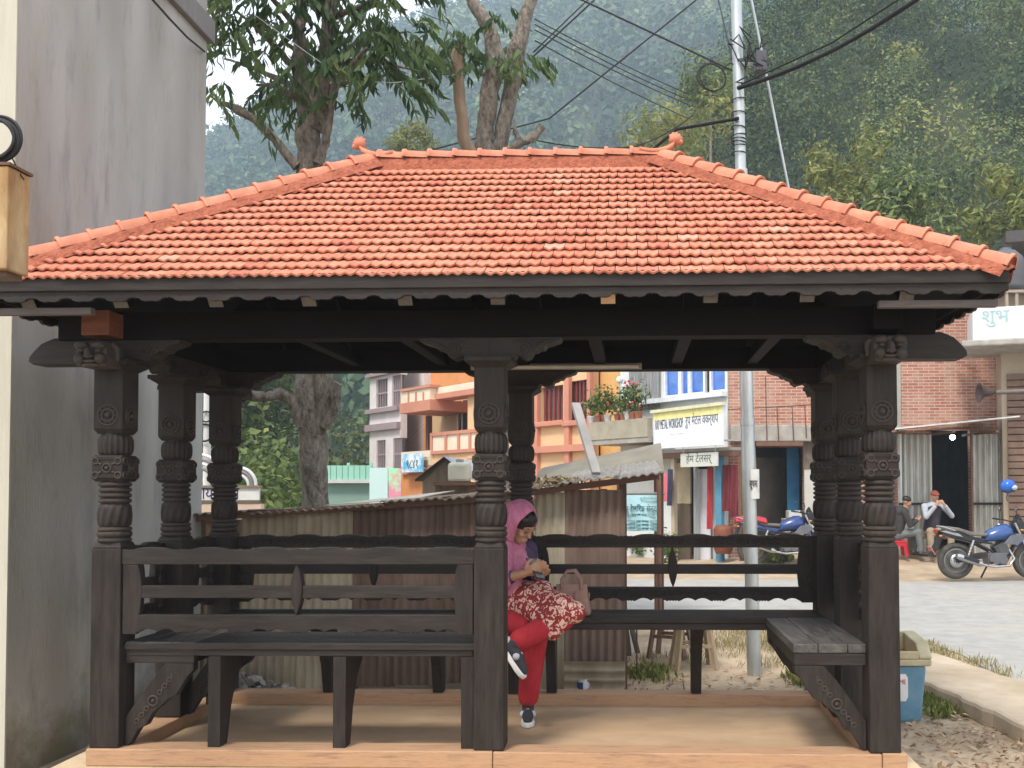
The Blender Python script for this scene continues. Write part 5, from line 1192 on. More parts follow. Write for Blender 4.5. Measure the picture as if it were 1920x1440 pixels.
for a, b, mt, rise in edges:
    za, zb = eavez(a), eavez(b); xa, xb = at(a,930,YS-.18).x-sh_.location.x, at(b,930,YS-.18).x-sh_.location.x; W = xb-xa
    jig = rnd.uniform(-.008,.012)
    m = MB(); n = int(W/.07*5)
    def fn(i, j): return Vector((xa+W*i, -.18+jig+2.3*j, za+(zb-za)*i+rise*j+.009*math.sin(2*math.pi*i*W/.07)+(.012*(b%3-1))))
    m.grid(n, 4, fn); v2 = [(v[0],v[1],v[2]-.004) for v in m.v]; f2 = [f[::-1] for f in m.f]; m.add(v2, f2, 0, True)
    m.add([fn(i/n,0) for i in range(n+1)]+[fn(i/n,0)-Vector((0,0,.012)) for i in range(n+1)], [(i,i+1,n+2+i,n+1+i) for i in range(n)])
    m.build('roof_sheet', mt, sh_)
MB().bar((sx(340),-.1,eavez(340)-.03),(sx(905),-.1,eavez(905)-.03),.05,.05).build('purlin', LINT, sh_); MB().bar((sx(905),-.1,eavez(905)-.03),(sx(1235),-.1,eavez(1235)-.03),.05,.05).build('purlin', LINT, sh_)
# whitish sheet laid over the roof on the left
m = MB(); p0, p1 = Vector((at(612,948,YS-.1).x, YS-.1, at(612,946,YS-.1).z)), Vector((at(770,938,YS-.1).x, YS-.1, at(770,936,YS-.1).z))
m.add([p0,p1,p1+Vector((.1,1.3,.07)),p0+Vector((.2,1.5,.05)),p0-Vector((0,0,.008)),p1-Vector((0,0,.008)),p1+Vector((.1,1.3,.062)),p0+Vector((.2,1.5,.042))], [(0,1,2,3),(7,6,5,4),(0,4,5,1),(1,5,6,2),(2,6,7,3),(3,7,4,0)])
m.build('loose_sheet', ROOFW, label='whitish sheet lying loose on the shed roof by the tree trunk', cat='sheet')
# leaning metal batten standing on the shed roof
m = MB(); a, b = at(1118,888,7.5), at(1079,757,7.9); m.bar(a, b, .075, .035); m.build('metal_batten', mat('grey_batten',(.27,.255,.24),(.36,.345,.33),scale=5,rough=.6), label='grey metal batten standing slanted on the shed roof', cat='batten', bevel=.004)
# dry sticks and rubbish on the roof
m = Leaves(); m.crown(tuple(at(1050,902,7.45)), (.25,.2,.035), 160, .09, .25, .5, .3, 1); m.build('dry_litter', leafmat('dry_litter_tan',(.10,.07,.04),(.22,.16,.09),(.42,.33,.18),.1), label='dry straw and litter lying on the shed roof', kind='stuff')
# vaulted tarpaulin canopy in front of the street
tv = MB(); a0, a1 = at(1003,905,10.6), at(1240,872,10.2)
def fn(i, j):
    p = at(1000+245*i, 905-18*i, 10.8-.6*i); h_ = .42*math.sin(math.pi*min(1,j*.55+.02))*(.55+.45*i); return Vector((p.x, p.y+1.6*j, p.z+h_-.02))
tv.grid(16, 10, fn); n_ = len(tv.v); tv.add([(v[0],v[1],v[2]-.012) for v in tv.v], [f[::-1] for f in tv.f], 0, True)
tvo = tv.build('tarpaulin_canopy', mat('tan_tarpaulin',(.16,.145,.112),(.22,.2,.155),scale=3,rough=.85), label='tan vaulted tarpaulin canopy beyond the shed roof', cat='canopy')
for i in (0, 1):
    p = at(1004+232*i, 905-18*i, 10.8-.6*i); MB().tube([(p.x,p.y+.05,0),(p.x,p.y+.05,p.z+.05)], .025, 8).build('canopy_post', LINT, tvo); MB().tube([(p.x,p.y+1.5,0),(p.x,p.y+1.5,p.z+.2)], .025, 8).build('canopy_post', LINT, tvo)
# small gabled tin roof hut beyond
YG = 11.5; gh = thing('gabled_hut', 'small hut with zinc gable roof between shed and orange house', 'hut', (at(833,900,YG).x, YG, 0))
def g_(px, py, Y=YG): return at(px, py, Y)-Vector(gh.location)
ap, el, er = g_(833,856), g_(776,900), g_(893,902)
for (p, q, mt, dy) in ((el, ap, ROOFD, 0), (ap, er, tin('blue_grey_zinc',(.38,.42,.48),(.48,.52,.58),(.3,.3,.3)), 0)):
    m = MB(); n = 30
    def fn(i, j): return p.lerp(q, i)+Vector((0,1.8*j,.012*math.sin(j*90)))
    m.grid(1, 60, fn); m.add([(v[0],v[1],v[2]-.01) for v in m.v], [f[::-1] for f in m.f], 0, True); m.build('roof_sheet', mt, gh)
m = MB(); m.prism([(el.x+.08,0),(er.x-.08,0),(er.x-.08,er.z-.02),(ap.x,ap.z-.04),(el.x+.08,el.z-.02)], (0,.06,0), (0,.12,0)); m.build('gable_wall', mat('weathered_boards',(.20,.15,.11),(.30,.24,.18),scale=4,stretch=(5,5,1)), gh, fix=True)
MB().box((el.x+.08,1.4,0),(er.x-.08,1.5,er.z)).build('rear_wall', LINT, gh)
tn = thing('plastic_tank', 'squarish off-white plastic tank under the small gable roof', 'tank', tuple(at(862,904,YG-.1))); MB().box((-.13,-.12,0),(.13,.12,.24)).build('body', flat('off_white_plastic',(.62,.60,.48),.4), tn, bevel=.04); MB().lathe([(.05,.24),(.05,.28),(.0,.285)], 12).build('cap', flat('grey_cap',(.3,.3,.3)), tn)
sp_ = thing('tank_shelf', 'plank shelf carrying the off-white tank', 'shelf', (0,0,0)); pz = at(862,904,YG-.1); MB().box((pz.x-.3,pz.y-.15,pz.z-.04),(pz.x+.25,pz.y+.19,pz.z-.001)).build('plank', LINT, sp_); MB().box((pz.x-.28,pz.y-.1,0),(pz.x-.22,pz.y-.04,pz.z-.041)).build('leg', LINT, sp_); MB().box((pz.x+.16,pz.y-.1,0),(pz.x+.22,pz.y-.04,pz.z-.041)).build('leg', LINT, sp_)
# mint green railed hut
YN = 15; mh = thing('mint_green_kiosk', 'mint green kiosk with slatted railing behind the shed roof', 'kiosk', (at(650,930,YN).x, YN, 0)); MINT = paint('mint_paint',(.30,.58,.46)); MINTD = paint('dull_green_paint',(.22,.34,.29))
def k_(px, py, Y=YN): return at(px, py, Y)-Vector(mh.location)
a, b = k_(610,906), k_(700,906); MB().box((a.x,0,0),(b.x,1.5,a.z)).build('body', MINTD, mh); MB().box((a.x-.08,-.12,a.z+.001),(b.x,1.6,a.z+.06)).build('roof_slab', flat('pale_grey_slab',(.55,.56,.54)), mh)
for i in range(8):
    x = a.x+.02+(b.x-a.x-.06)*i/7.6; MB().box((x,-.08,a.z+.061),(x+(b.x-a.x)/9.2,-.05,k_(640,873).z)).build('railing_panel', MINT, mh)
for px_ in (609, 654, 697): q = k_(px_,900); MB().box((q.x-.02,-.045,a.z+.061),(q.x+.02,0,k_(640,868).z)).build('railing_post', MINT, mh)
for z_ in (.12,.25): MB().box((a.x-.3,-.03,a.z+.1+z_),(a.x,-.01,a.z+.13+z_)).build('railing_bar', MINT, mh)
# coloured boards standing by it
for pxl, pxr, pt_, c, lb in ((693,727,877,(.55,.72,.70),'pale blue board standing beside the mint kiosk'),(729,752,878,(.75,.28,.38),'pink and yellow printed board left of the blue advertisement')):
    p, q = at(pxl,pt_,14.5), at(pxr,pt_,14.5); ob = MB().box((p.x,14.5,0),(q.x,14.54,p.z)).build('printed_board', mat('board_print_%d'%pxl,c,tuple(min(1,x*1.2) for x in (c[1],c[0],c[2])) if c[0]>.6 else c,scale=2.2,rough=.5,lo=.45,hi=.55), label=lb, cat='board')
# white signboard with arches on the far left
YA = 12.5; sg = thing('arched_signboard', 'white signboard with blue lettering under striped white arches', 'sign', (at(430,930,YA).x, YA, 0))
def s_(px, py, Y=YA): return at(px, py, Y)-Vector(sg.location)
a, b = s_(352,938), s_(486,914); MB().box((a.x,0,a.z),(b.x,.04,b.z)).build('board', flat('white_board',(.72,.73,.70)), sg); MB().box((a.x,-.03,b.z),(b.x+.02,.05,b.z+.03)).build('board_rail', flat('brown_rail',(.25,.19,.13)), sg)
text('lettering', 'कायार्लय', .24, flat('navy_ink',(.03,.03,.16)), sg, ((a.x+s_(450,930).x)/2+.02,-.003,(a.z+b.z)/2), fit=.66)
MB().box((a.x,-.01,a.z-.05),(b.x,.05,a.z-.001)).build('board_rail', flat('brown_rail2',(.16,.12,.09)), sg); MB().box((a.x,-.005,0),(b.x+.03,.1,a.z-.051)).build('low_wall', paint('peach_wall',(.68,.52,.40)), sg)
ARW = flat('white_tube',(.75,.75,.74),.35); ARG = flat('grey_tube',(.25,.24,.25),.4)
for cx, rr0 in ((368, (.42,.36,.30,.24)), (446, (.24,.19,.14))):
    c = s_(cx, 913)
    for i, r_ in enumerate(rr0): MB().ring((c.x,.02,c.z+.02), (0,-1,0), r_, .024, 20, 8, arc=(0,math.pi)).build('arch', ARW if i % 2 == 0 else ARG, sg)
MB().tube([(s_(352,880).x,.02,a.z),(s_(352,880).x,.02,s_(352,870).z)], .02, 8).build('arch_post', ARW, sg)
# ------------------------------------------------------------------ poles, cables, street things
YP = 8.18
up_ = thing('utility_pole', 'galvanised steel utility pole standing right behind the pavilion', 'pole', (at(1414,1262,YP).x, YP, 0))
def u_(px, py, Y=YP): return at(px, py, Y)-Vector(up_.location)
tp = u_(1379,-60); MB().tube([(0,0,-.1),(0,0,2.2)], .060, 20).build('lower_tube', STEEL, up_)
ax = Vector((tp.x, 0, tp.z)).normalized()
up_.children[0].rotation_euler = Vector((tp.x,0,tp.z)).to_track_quat('Z','Y').to_euler()
c2 = MB(); c2.tube([(0,0,2.2),(0,0,4.4)], .056, 20); c2.tube([(0,0,2.17),(0,0,2.23)], .064, 20); c2 = c2.build('middle_tube', STEEL, up_); c3 = MB(); c3.tube([(0,0,4.4),(0,0,7.4)], .048, 20); c3.tube([(0,0,4.37),(0,0,4.43)], .06, 20); c3 = c3.build('upper_tube', STEEL, up_)
for c in (c2, c3): c.rotation_euler = up_.children[0].rotation_euler
POST_ = mat('pasted_paper',(.55,.55,.52),(.70,.70,.68),scale=9,rough=.8)
for i, py in enumerate((188,213,240,255,262,268,275,288)):
    p = u_(1385,py); MB().ring((p.x,0,p.z), (0.1*((i%3)-1),0,1), .062, .005, 16, 5).build('wire_binding', BLACK, up_)
pl_ = MB(); p = u_(1411,880); q = u_(1411,935)
def fn(i, j): a = R(-150+120*i); z = p.z+(q.z-p.z)*j; return Vector((p.x+.0625*math.cos(a), .0625*math.sin(a), z))
pl_.grid(10, 4, fn); pl_.build('torn_poster', POST_, up_)
t_ = text('scribbled_notice', 'सूचना', .09, BLACK, up_, (p.x,-.065,(p.z+q.z)/2), fit=.07)
jb = u_(1425,122); MB().box((jb.x-.05,-.1,jb.z-.09),(jb.x+.05,.02,jb.z+.09)).build('junction_box', flat('dark_grey_box',(.07,.07,.08),.5), up_, bevel=.01); jb.x
MB().bar((0.0+u_(1385,120).x,-.02,u_(1385,120).z),(jb.x+.02,-.02,jb.z),.03,.03).build('box_bracket', STEEL, up_)
tang = MB()
for i in range(14):
    c = u_(1392+rnd.uniform(-14,40), 95+rnd.uniform(-15,60)); a = rnd.uniform(0,6.28); pts_ = [c+Vector((rnd.uniform(-.09,.09), rnd.uniform(-.12,-.06), rnd.uniform(-.12,.12))) for _ in range(4)]
    sm = []
    for k in range(len(pts_)-1):
        for s in range(4): sm.append(pts_[k].lerp(pts_[k+1], s/4))
    tang.tube(sm, .006, 5)
tang.build('cable_tangle', BLACK, up_)
cl = thing('cable_coil', 'loop of black cable hanging left of the steel pole top', 'cable', (at(1334,145,YP).x, YP, at(1334,145,YP).z))
m = MB(); m.ring((0,0,0), (.2,-1,.1), .128, .007, 40, 6); m.ring((.012,.01,.004), (.26,-1,.05), .122, .006, 40, 6); m.build('loop', BLACK, cl)
a = Vector((.1,.0,.08)); MB().tube([(.10,0,.08),(.16,-.01,.12),(.21,-.02,.1)], .006, 6).build('tail', BLACK, cl)
def cable(pts, r, label, mt=BLACK, sag=0, name='overhead_cable', grp='overhead cables'):
    P = [at(*p) for p in pts]; out = []
    for i in range(len(P)-1):
        n = 10
        for k in range(n): t = k/n; q = P[i].lerp(P[i+1], t); q.z -= sag*4*t*(1-t); out.append(q)
    out.append(P[-1]); m = MB(); m.tube(out, r, 6); return m.build(name, mt, label=label, cat='cable', group=grp)
cable([(1330,-20,14),(1030,222,14),(795,285,14)], .012, 'thick black cable crossing down left behind the ridge')
cable([(1125,-10,11),(1000,106,10.6)], .010, 'upper of the two steep cables ending at the pollarded tree')
cable([(1112,-10,11),(1000,98,10.6)], .008, 'lower of the two steep cables ending at the pollarded tree')
for i, (y0, y1) in enumerate(((36,176),(46,187),(56,196),(76,222))):
    cable([(1003,y0,10.5),(1290,y1,14)], .007, ('topmost','second','third','lowest')[i]+' of four parallel cables running right from the pollarded tree', sag=.03)
cable([(1070,-10,9),(1390,140,8.2)], .009, 'cable sloping from the top edge down to the steel pole')
cable([(1384,222,8.1),(1270,242,8.6),(1215,288,9.3),(900,470,12)], .017, 'thick cable leaving the steel pole down left to the ridge end')
cable([(1384,165,8.1),(1560,95,7.4),(1760,-30,6.8)], .020, 'thickest cable rising right from the steel pole', sag=.02)
cable([(1390,158,8.1),(1560,80,7.4),(1730,-30,6.8)], .008, 'thin cable just above the thickest cable')
cable([(1345,-10,9),(1372,110,8.2)], .007, 'short cable dropping steeply beside the steel pole top')
cable([(1405,-20,8.6),(1496,440,8.9)], .012, 'pale guy wire slanting right of the steel pole', STEEL)
cable([(1300,215,12),(1190,275,12),(1000,262,10.6)], .008, 'slack cable behind the ridge right of the cut limb', sag=.05)
cable([(480,30,8.8),(650,152,9),(740,155,9.2),(870,138,10)], .004, 'thin pale line strung across the leafy tree', STEEL)
cable([(1250,520,15),(1560,400,14),(1960,250,13),(2700,-40,12)], .005, 'thin cable across the woods at upper right', flat('grey_wire',(.12,.12,.12)))
cable([(780,20,13),(845,45,11)], .008, 'short cable reaching the left stem of the pollarded tree')
# far white street pole with coil
fp_ = thing('far_street_pole', 'slim white street pole with coiled cable beside the green pipe', 'pole', (at(387,930,14).x, 14, 0)); MB().tube([(0,0,0),(0,0,5.5)], .055, 12).build('shaft', flat('white_pole',(.66,.67,.65)), fp_)
c = at(387,812,14)-Vector(fp_.location); MB().ring((.0,-.08,c.z), (0,-1,.1), .13, .015, 24, 6).build('coil', BLACK, fp_); c = at(387,782,14)-Vector(fp_.location); MB().ring((.02,-.08,c.z), (0.1,-1,.1), .08, .012, 20, 6).build('coil', BLACK, fp_)
# rusty meter box on a post at the left edge
YM_ = 3.55; bx = thing('meter_box_post', 'rusty sheet metal box on a post at the left edge of the roof', 'box', (at(-95,900,YM_).x, YM_, 0))
def b_(px, py, Y=YM_): return at(px, py, Y)-Vector(bx.location)
MB().tube([(0,.06,0),(0,.06,3.4)], .045, 12).build('post', STEEL, bx)
RB = mat('rusty_yellow_sheet',(.21,.105,.04),(.44,.30,.13),scale=3.2,rough=.55,metal=.2,stretch=(2.2,2.2,.7),c3=(.58,.50,.34),s3=1.8,a3=.6,bump=.15,bscale=10)
p, q = b_(-40,333), b_(54,519); MB().box((p.x-.1,-.13,q.z),(q.x,.0,p.z)).build('box_shell', RB, bx, bevel=.006); MB().box((p.x-.11,-.135,p.z+.001),(q.x+.008,.005,p.z+.012)).build('box_lid', flat('rust_edge',(.13,.07,.04)), bx); MB().box((p.x-.1,-.1,q.z-.02),(q.x-.02,-.01,q.z-.001)).build('box_base', flat('rust_base',(.12,.07,.045)), bx); MB().bar((p.x,-.131,q.z+.02),(p.x,-.131,p.z-.02),.004,.01).build('door_seam', DARK, bx)
cc = thing('black_cable_coil', 'bundle of coiled black cable above the rusty box', 'cable', tuple(at(-8,262,YM_-.08)))
m = MB()
for i in range(7): m.ring((rnd.uniform(-.006,.006), rnd.uniform(-.008,.008), rnd.uniform(-.006,.006)), (rnd.uniform(-.08,.08),-1,rnd.uniform(-.12,.12)), .082+rnd.uniform(-.012,.012), .0065, 36, 6)
m.build('loops', BLACK, cc); MB().tube([(.07,0,-.04),(.078,.0,.02),(.06,.01,.0),(.05,.01,-.05),(.08,.02,-.12),(.1,.02,-.15)], .003, 5).build('loose_end', BLACK, cc); MB().tube([(-.12,.1,.03),(-.06,.02,.06)], .008, 6).build('hook', STEEL, cc)
# blue litter bin
bn = thing('litter_bin', 'blue litter bin with cream hood and white sticker beside the right post', 'bin', tuple(atz(1672,1346,0)))
BLU = mat('faded_blue_plastic',(.09,.22,.32),(.14,.29,.40),scale=4,rough=.5,c3=(.25,.33,.36),s3=3,a3=.5); HOOD = mat('dirty_cream_plastic',(.42,.37,.22),(.55,.50,.33),scale=4,rough=.5,c3=(.28,.22,.12),s3=3,a3=.5)
zt = at(1690,1240,bn.location.y).z; zh = at(1690,1198,bn.location.y).z
def tap(m, x0, y0, x1, y1, z0, z1, mi=0): m.add([(-x0,-y0,z0),(x0,-y0,z0),(x0,y0,z0),(-x0,y0,z0),(-x1,-y1,z1),(x1,-y1,z1),(x1,y1,z1),(-x1,y1,z1)], [(3,2,1,0),(4,5,6,7),(0,1,5,4),(1,2,6,5),(2,3,7,6),(3,0,4,7)], mi)
m = MB(); tap(m, .165,.145,.195,.175,.0,zt); m.build('body', BLU, bn, bevel=.02)
m = MB(); tap(m, .222,.20,.225,.20,zt+.001,zt+.05); m.build('hood_rim', HOOD, bn, bevel=.012)
m = MB(); tap(m, .19,.165,.19,.165,zt+.051,zt+.06); m.build('opening_liner', flat('rusty_orange_inside',(.34,.13,.05)), bn)
hz2 = zh
for x0, x1, y0, y1 in ((.135,.225,-.2,.2),(-.225,-.135,-.2,.2)):
    m = MB(); m.prism([(-.2,zt+.05),(.2,zt+.05),(.2,hz2+.03),(-.12,hz2-.005),(-.2,zt+.07)], (x1-x0,0,0), (x0,0,0), (0,1,0), (0,0,1)); m.build('hood_side', HOOD, bn, bevel=.01, fix=True)
MB().box((-.134,.15,zt+.051),(.134,.2,hz2+.025)).build('hood_back', HOOD, bn); MB().box((-.134,-.2,zt+.051),(.134,-.165,zt+.10)).build('hood_front', HOOD, bn, bevel=.005)
m = MB(); m.prism([(-.06,-.09),(.06,-.09),(.075,-.06),(.075,.07),(.06,.095),(-.06,.095),(-.075,.07),(-.075,-.06)], (0,-.004,0), (-.01,-.172,zt*.62)); m.build('sticker', WHITE, bn, fix=True)
text('sticker_lettering', 'USE ME', .045, flat('red_ink',(.5,.05,.05)), bn, (-.005,-.1775,zt*.62+.04), fit=.11)
# stools, tin, planks
def stool(loc, rz, label, mt, hh=.42, top=(.17,.13)):
    s = thing('wooden_stool', label, 'stool', loc, rz, 'stools on the dirt behind the benches'); MB().box((-top[0],-top[1],hh-.035),(top[0],top[1],hh)).build('seat', mt, s, bevel=.006)
    for sx_, sy_ in ((-1,-1),(1,-1),(1,1),(-1,1)): MB().bar((sx_*top[0]*1.05,sy_*top[1]*1.1,0),(sx_*top[0]*.75,sy_*top[1]*.7,hh-.036),.04,.035).build('leg', mt, s)
    for sy_ in (-1,1): MB().bar((-top[0]*.9,sy_*top[1]*.92,hh*.5),(top[0]*.9,sy_*top[1]*.92,hh*.5),.025,.03).build('stretcher', mt, s)
p = atz(1300,1252,0); stool(tuple(p), R(8), 'pale wooden stool with dark top standing on the dirt', mat('pale_stool_wood',(.36,.27,.17),(.46,.36,.24),scale=5,stretch=(4,4,1)))
p = atz(1258,1232,0); stool(tuple(p), R(-20), 'darker stool mostly hidden behind the bench leg', mat('dark_stool_wood',(.16,.10,.07),(.24,.16,.11),scale=5,stretch=(4,4,1)))
tn = thing('paint_tin', 'small white and blue tin by the shed foot', 'tin', tuple(atz(1094,1296,.02)+Vector((0,0,-.02)))); MB().lathe([(.055,0),(.057,.005),(.057,.12),(.05,.125),(.05,.115),(.0,.115)], 18).build('can', WHITE, tn); m = MB(); 
m.grid(10, 1, lambda i, j: Vector((.0578*math.cos(R(-150+60*i)), .0578*math.sin(R(-150+60*i)), .02+.08*j))); m.build('blue_label', flat('blue_label',(.04,.10,.30)), tn); MB().ring((0,0,.122),(0,0,1),.055,.004,18,5).build('rim', STEEL, tn)
# planks leaning at the shed corner
for i, (pa, pb, lb) in enumerate((((1180,1230),(1172,1165),'left dark plank leaning at the shed corner'),((1196,1225),(1180,1160),'right dark plank leaning at the shed corner'))):
    a = atz(pa[0],pa[1],0); b = at(pb[0],pb[1],a.y+.1); MB().bar(a, b, .05, .02).build('leaning_plank', flat('dark_plank_%d'%i,(.06,.05,.04)), label=lb, cat='plank', group='planks leaning at the shed corner')
# thin stake
a = atz(1194,1262,0); MB().tube([a, a+Vector((0,0,.42))], .008, 6).build('thin_stake', RUST, label='thin rusty stake stuck in the dirt beside the shed', cat='stake')
# cyan tailoring banner in front of the shed end
YC = 10.3; cb_ = thing('cyan_banner', 'cyan banner with dark lettering hanging at the right end of the shed', 'sign', (at(1165,930,YC).x, YC, 0))
def c_f(px, py): return at(px, py, YC)-Vector(cb_.location)
a, b = c_f(1163,996), c_f(1238,928); m = MB(); W = b.x-a.x
m.grid(20, 12, lambda i, j: Vector((a.x+W*i+(.012*math.sin(j*9) if i < .1 else 0), .012*math.sin(i*7+j*3), a.z+(b.z-a.z)*j))); k = len(m.v); m.add([(v[0],v[1]+.004,v[2]) for v in m.v], [f[::-1] for f in m.f], 0, True)
m.build('fabric', mat('cyan_print',(.42,.72,.76),(.55,.78,.84),scale=3,rough=.5), cb_)
INK = flat('teal_ink',(.04,.14,.17))
text('main_lettering', 'न्यु टेलिरङ सेन्टर', .085, INK, cb_, ((a.x+b.x)/2,-.016,a.z+(b.z-a.z)*.62), fit=W*.92)
for i, (f, ww) in enumerate(((.46,.7),(.28,.9),(.18,.9),(.08,.88),(.9,.45))): text('fine_lettering', 'सुट सिलाइ तथा कपडा पाइन्छ', .03, INK, cb_, ((a.x+b.x)/2+(.1 if i == 4 else 0),-.016,a.z+(b.z-a.z)*f), fit=W*ww)
for x in (a.x-.02, b.x+.02): MB().tube([(x,.02,0),(x,.02,b.z+.25)], .018, 8).build('pole', flat('dark_wood_pole_%d'%(x>0.2),(.10,.06,.05)), cb_)
MB().tube([(a.x-.05,.02,b.z+.015),(b.x+.05,.02,b.z+.015)], .014, 8).build('top_bar', flat('grey_bar',(.25,.24,.22)), cb_)
# cardboard cartons and red cloth in the brick shop
cx = thing('carton_stack', 'brown cartons and wrapped goods stacked before the blue door', 'cartons', (at(1484,990,20.1).x, 20.1, .3)); CARD = mat('cardboard',(.34,.21,.11),(.42,.28,.16),scale=4)
for i, (x, z, sx_, sz_) in enumerate(((-.18,0,.3,.36),(.2,0,.25,.4),(0,.405,.3,.3),(.05,.71,.22,.16))):
    MB().box((x-sx_/1.6,-.2,z),(x+sx_/1.6,.2,z+sz_)).build('carton', CARD if i < 3 else flat('wrapped_white',(.55,.55,.52)), cx, bevel=.01)
# ------------------------------------------------------------------ people and motorcycles
SKIN = mat('brown_skin',(.36,.19,.115),(.43,.24,.15),scale=9,rough=.55,spec=.4); HAIR = mat('black_hair',(.010,.008,.007),(.022,.018,.016),scale=40,rough=.45)
def blob(name, prims, mt, par, vox=.007, it=6, off=(0,0,0)):
    """one continuous skin grown round tapered limbs and ellipsoids"""
    m = MB(); off = Vector(off)
    for p in prims:
        if p[0] == 'c':
            a, b = Vector(p[1])-off, Vector(p[2])-off; m.tube([a, b], [p[3], p[4]], 14); m.ball(a, p[3]*.999, 14, 8); m.ball(b, p[4]*.999, 14, 8)
        else:
            rot = p[3] if len(p) > 3 else None; m.ball(Vector(p[1])-off, p[2], 16, 10, rot=rot)
    o = m.build(name, mt, par)
    r = o.modifiers.new('remesh', 'REMESH'); r.mode = 'VOXEL'; r.voxel_size = vox; r.use_smooth_shade = True
    s = o.modifiers.new('smooth', 'SMOOTH'); s.iterations = it; s.factor = .5
    return o
def basis(f, upv=(0,0,1)):
    f = Vector(f).normalized(); l = Vector(upv).cross(f).normalized(); u = f.cross(l); return Matrix((f, l, u)).transposed(), f, l, u
def head_prims(c, f, s=1.0):
    """skull, jaw, nose, brow, lips, ears for a head centred at c facing f"""
    M, f, l, u = basis(f); c = Vector(c); P = []
    E = lambda d, r, rm=M: P.append(('e', c+M@Vector(d)*s, tuple(x*s for x in r), rm))
    E((-.012,0,.028), (.094,.074,.084)); E((.018,0,-.035), (.064,.056,.062)); E((.045,0,-.072), (.030,.030,.024))
    E((.078,0,.022), (.020,.050,.014)); E((.090,0,-.008), (.014,.011,.022)); E((.100,0,-.022), (.012,.016,.010)); E((.078,0,-.052), (.014,.023,.006)); E((.076,0,-.063), (.013,.020,.006))
    for k in (-1, 1): E((-.012,k*.074,-.008), (.018,.009,.028)); E((.060,k*.036,-.020), (.022,.02,.018))
    return P, M
def eyes(par, c, M, s, off, down=False):
    c = Vector(c)-Vector(off)
    for k in (-1, 1):
        if down:
            e = MB(); e.tube([c+M@Vector((.0845,k*.018,.002))*s, c+M@Vector((.0875,k*.030,-.001))*s, c+M@Vector((.078,k*.044,.003))*s], [.0016,.003,.0016], 5)
            e.tube([c+M@Vector((.090,k*.014,.026))*s, c+M@Vector((.094,k*.030,.031))*s, c+M@Vector((.080,k*.048,.026))*s], [.002,.0032,.0012], 5); e.build('lashes_and_brow', HAIR, par); continue
        e = MB(); e.ball(c+M@Vector((.082,k*.030,.006))*s, .0105*s, 10, 8); e.build('eye', flat('eye_white_%s%d'%(par.name,k),(.55,.5,.46),.2), par)
        e = MB(); e.ball(c+M@Vector((.0895,k*.030,.003))*s, .0055*s, 8, 6); e.tube([c+M@Vector((.086,k*.016,.026))*s, c+M@Vector((.092,k*.030,.031))*s, c+M@Vector((.080,k*.046,.026))*s], [.002*s,.0035*s,.0015*s], 5); e.build('brow_and_pupil', HAIR, par)
def hand_prims(wr, d, pn, s=1.0, curl=.6, thumb=1):
    """palm, four unequal bent fingers and a thumb; d = pointing, pn = palm normal"""
    d = Vector(d).normalized(); pn = Vector(pn).normalized(); sd = d.cross(pn).normalized(); wr = Vector(wr); P = []
    pc = wr+d*.045*s
    P.append(('c', wr, pc+d*.02*s, .021*s, .024*s)); 
    for i, (o, L) in enumerate(((.030,.068),(.010,.078),(-.010,.073),(-.029,.056))):
        b = pc+d*.03*s+sd*o*s; P.append(('c', pc+sd*o*.8*s, b, .013*s, .0105*s)); k = (d*math.cos(curl)+pn*math.sin(curl)).normalized(); j = b+k*L*.5*s; k2 = (d*math.cos(curl*2.1)+pn*math.sin(curl*2.1)).normalized(); P.append(('c', b, j, .0098*s, .0088*s)); P.append(('c', j, j+k2*L*.5*s, .0088*s, .0070*s))
    tb_ = pc-d*.01*s+sd*.03*thumb*s; t1 = tb_+(d*.6+sd*.6*thumb+pn*.5).normalized()*.035*s; P.append(('c', tb_, t1, .012*s, .010*s)); P.append(('c', t1, t1+(d*.8+pn*.5).normalized()*.03*s, .010*s, .0078*s))
    return P
# --- woman on the rear bench, looking at her phone
wb = Vector((-.72, 5.62, .258))
wom = thing('person', 'seated woman in pink headscarf and red floral kurta looking at her phone', 'person', tuple(wb))
pel = at(955,1128,5.68); che = at(960,1066,5.66); nek = at(966,1020,5.62); hd = at(973,986,5.555)
face = Vector((.80,-.46,-.50))
nsh, fsh = at(944,1034,5.50), at(990,1030,5.74); nel, fel = at(947,1085,5.40), at(1002,1088,5.62); nwr, fwr = at(981,1076,5.34), at(1010,1080,5.44)
nhip, fhip = at(948,1142,5.58), at(975,1138,5.72); kn1 = at(1052,1160,5.34); an1 = at(968,1203,5.20); kn2 = at(1005,1176,5.42); an2 = at(990,1312,5.47)
hp, HMt = head_prims(hd, face, 1.0)
P = hp+[('c', nek, hd-Vector((0,0,.05)), .048,.046), ('c', che, nek, .085,.05), ('c', pel, che, .12,.105), ('e', che+Vector((0,0,.02)), (.12,.12,.13)), ('c', che+Vector((0,0,.08)), nsh, .06,.048), ('c', che+Vector((0,0,.08)), fsh, .06,.048),
        ('c', nsh, nel, .045,.036), ('c', nel, nwr, .036,.024), ('c', fsh, fel, .045,.036), ('c', fel, fwr, .036,.024), ('c', pel, nhip, .11,.09), ('c', pel, fhip, .11,.09), ('c', nhip, kn1, .085,.055), ('c', kn1, an1, .052,.034), ('c', fhip, kn2, .085,.055), ('c', kn2, an2, .052,.034)]
hd_n = Vector((.86,-.30,.32)); hd_f = Vector((.25,-.75,.45))
P += hand_prims(nwr, hd_n, (.1,.75,.5), 1.0, .75, 1); P += hand_prims(fwr, hd_f, (.3,-.3,.8), .95, .7, -1)
body = blob('body', P, SKIN, wom, .0055, 4, wb)
eyes(wom, hd, HMt, 1.0, wb, True)
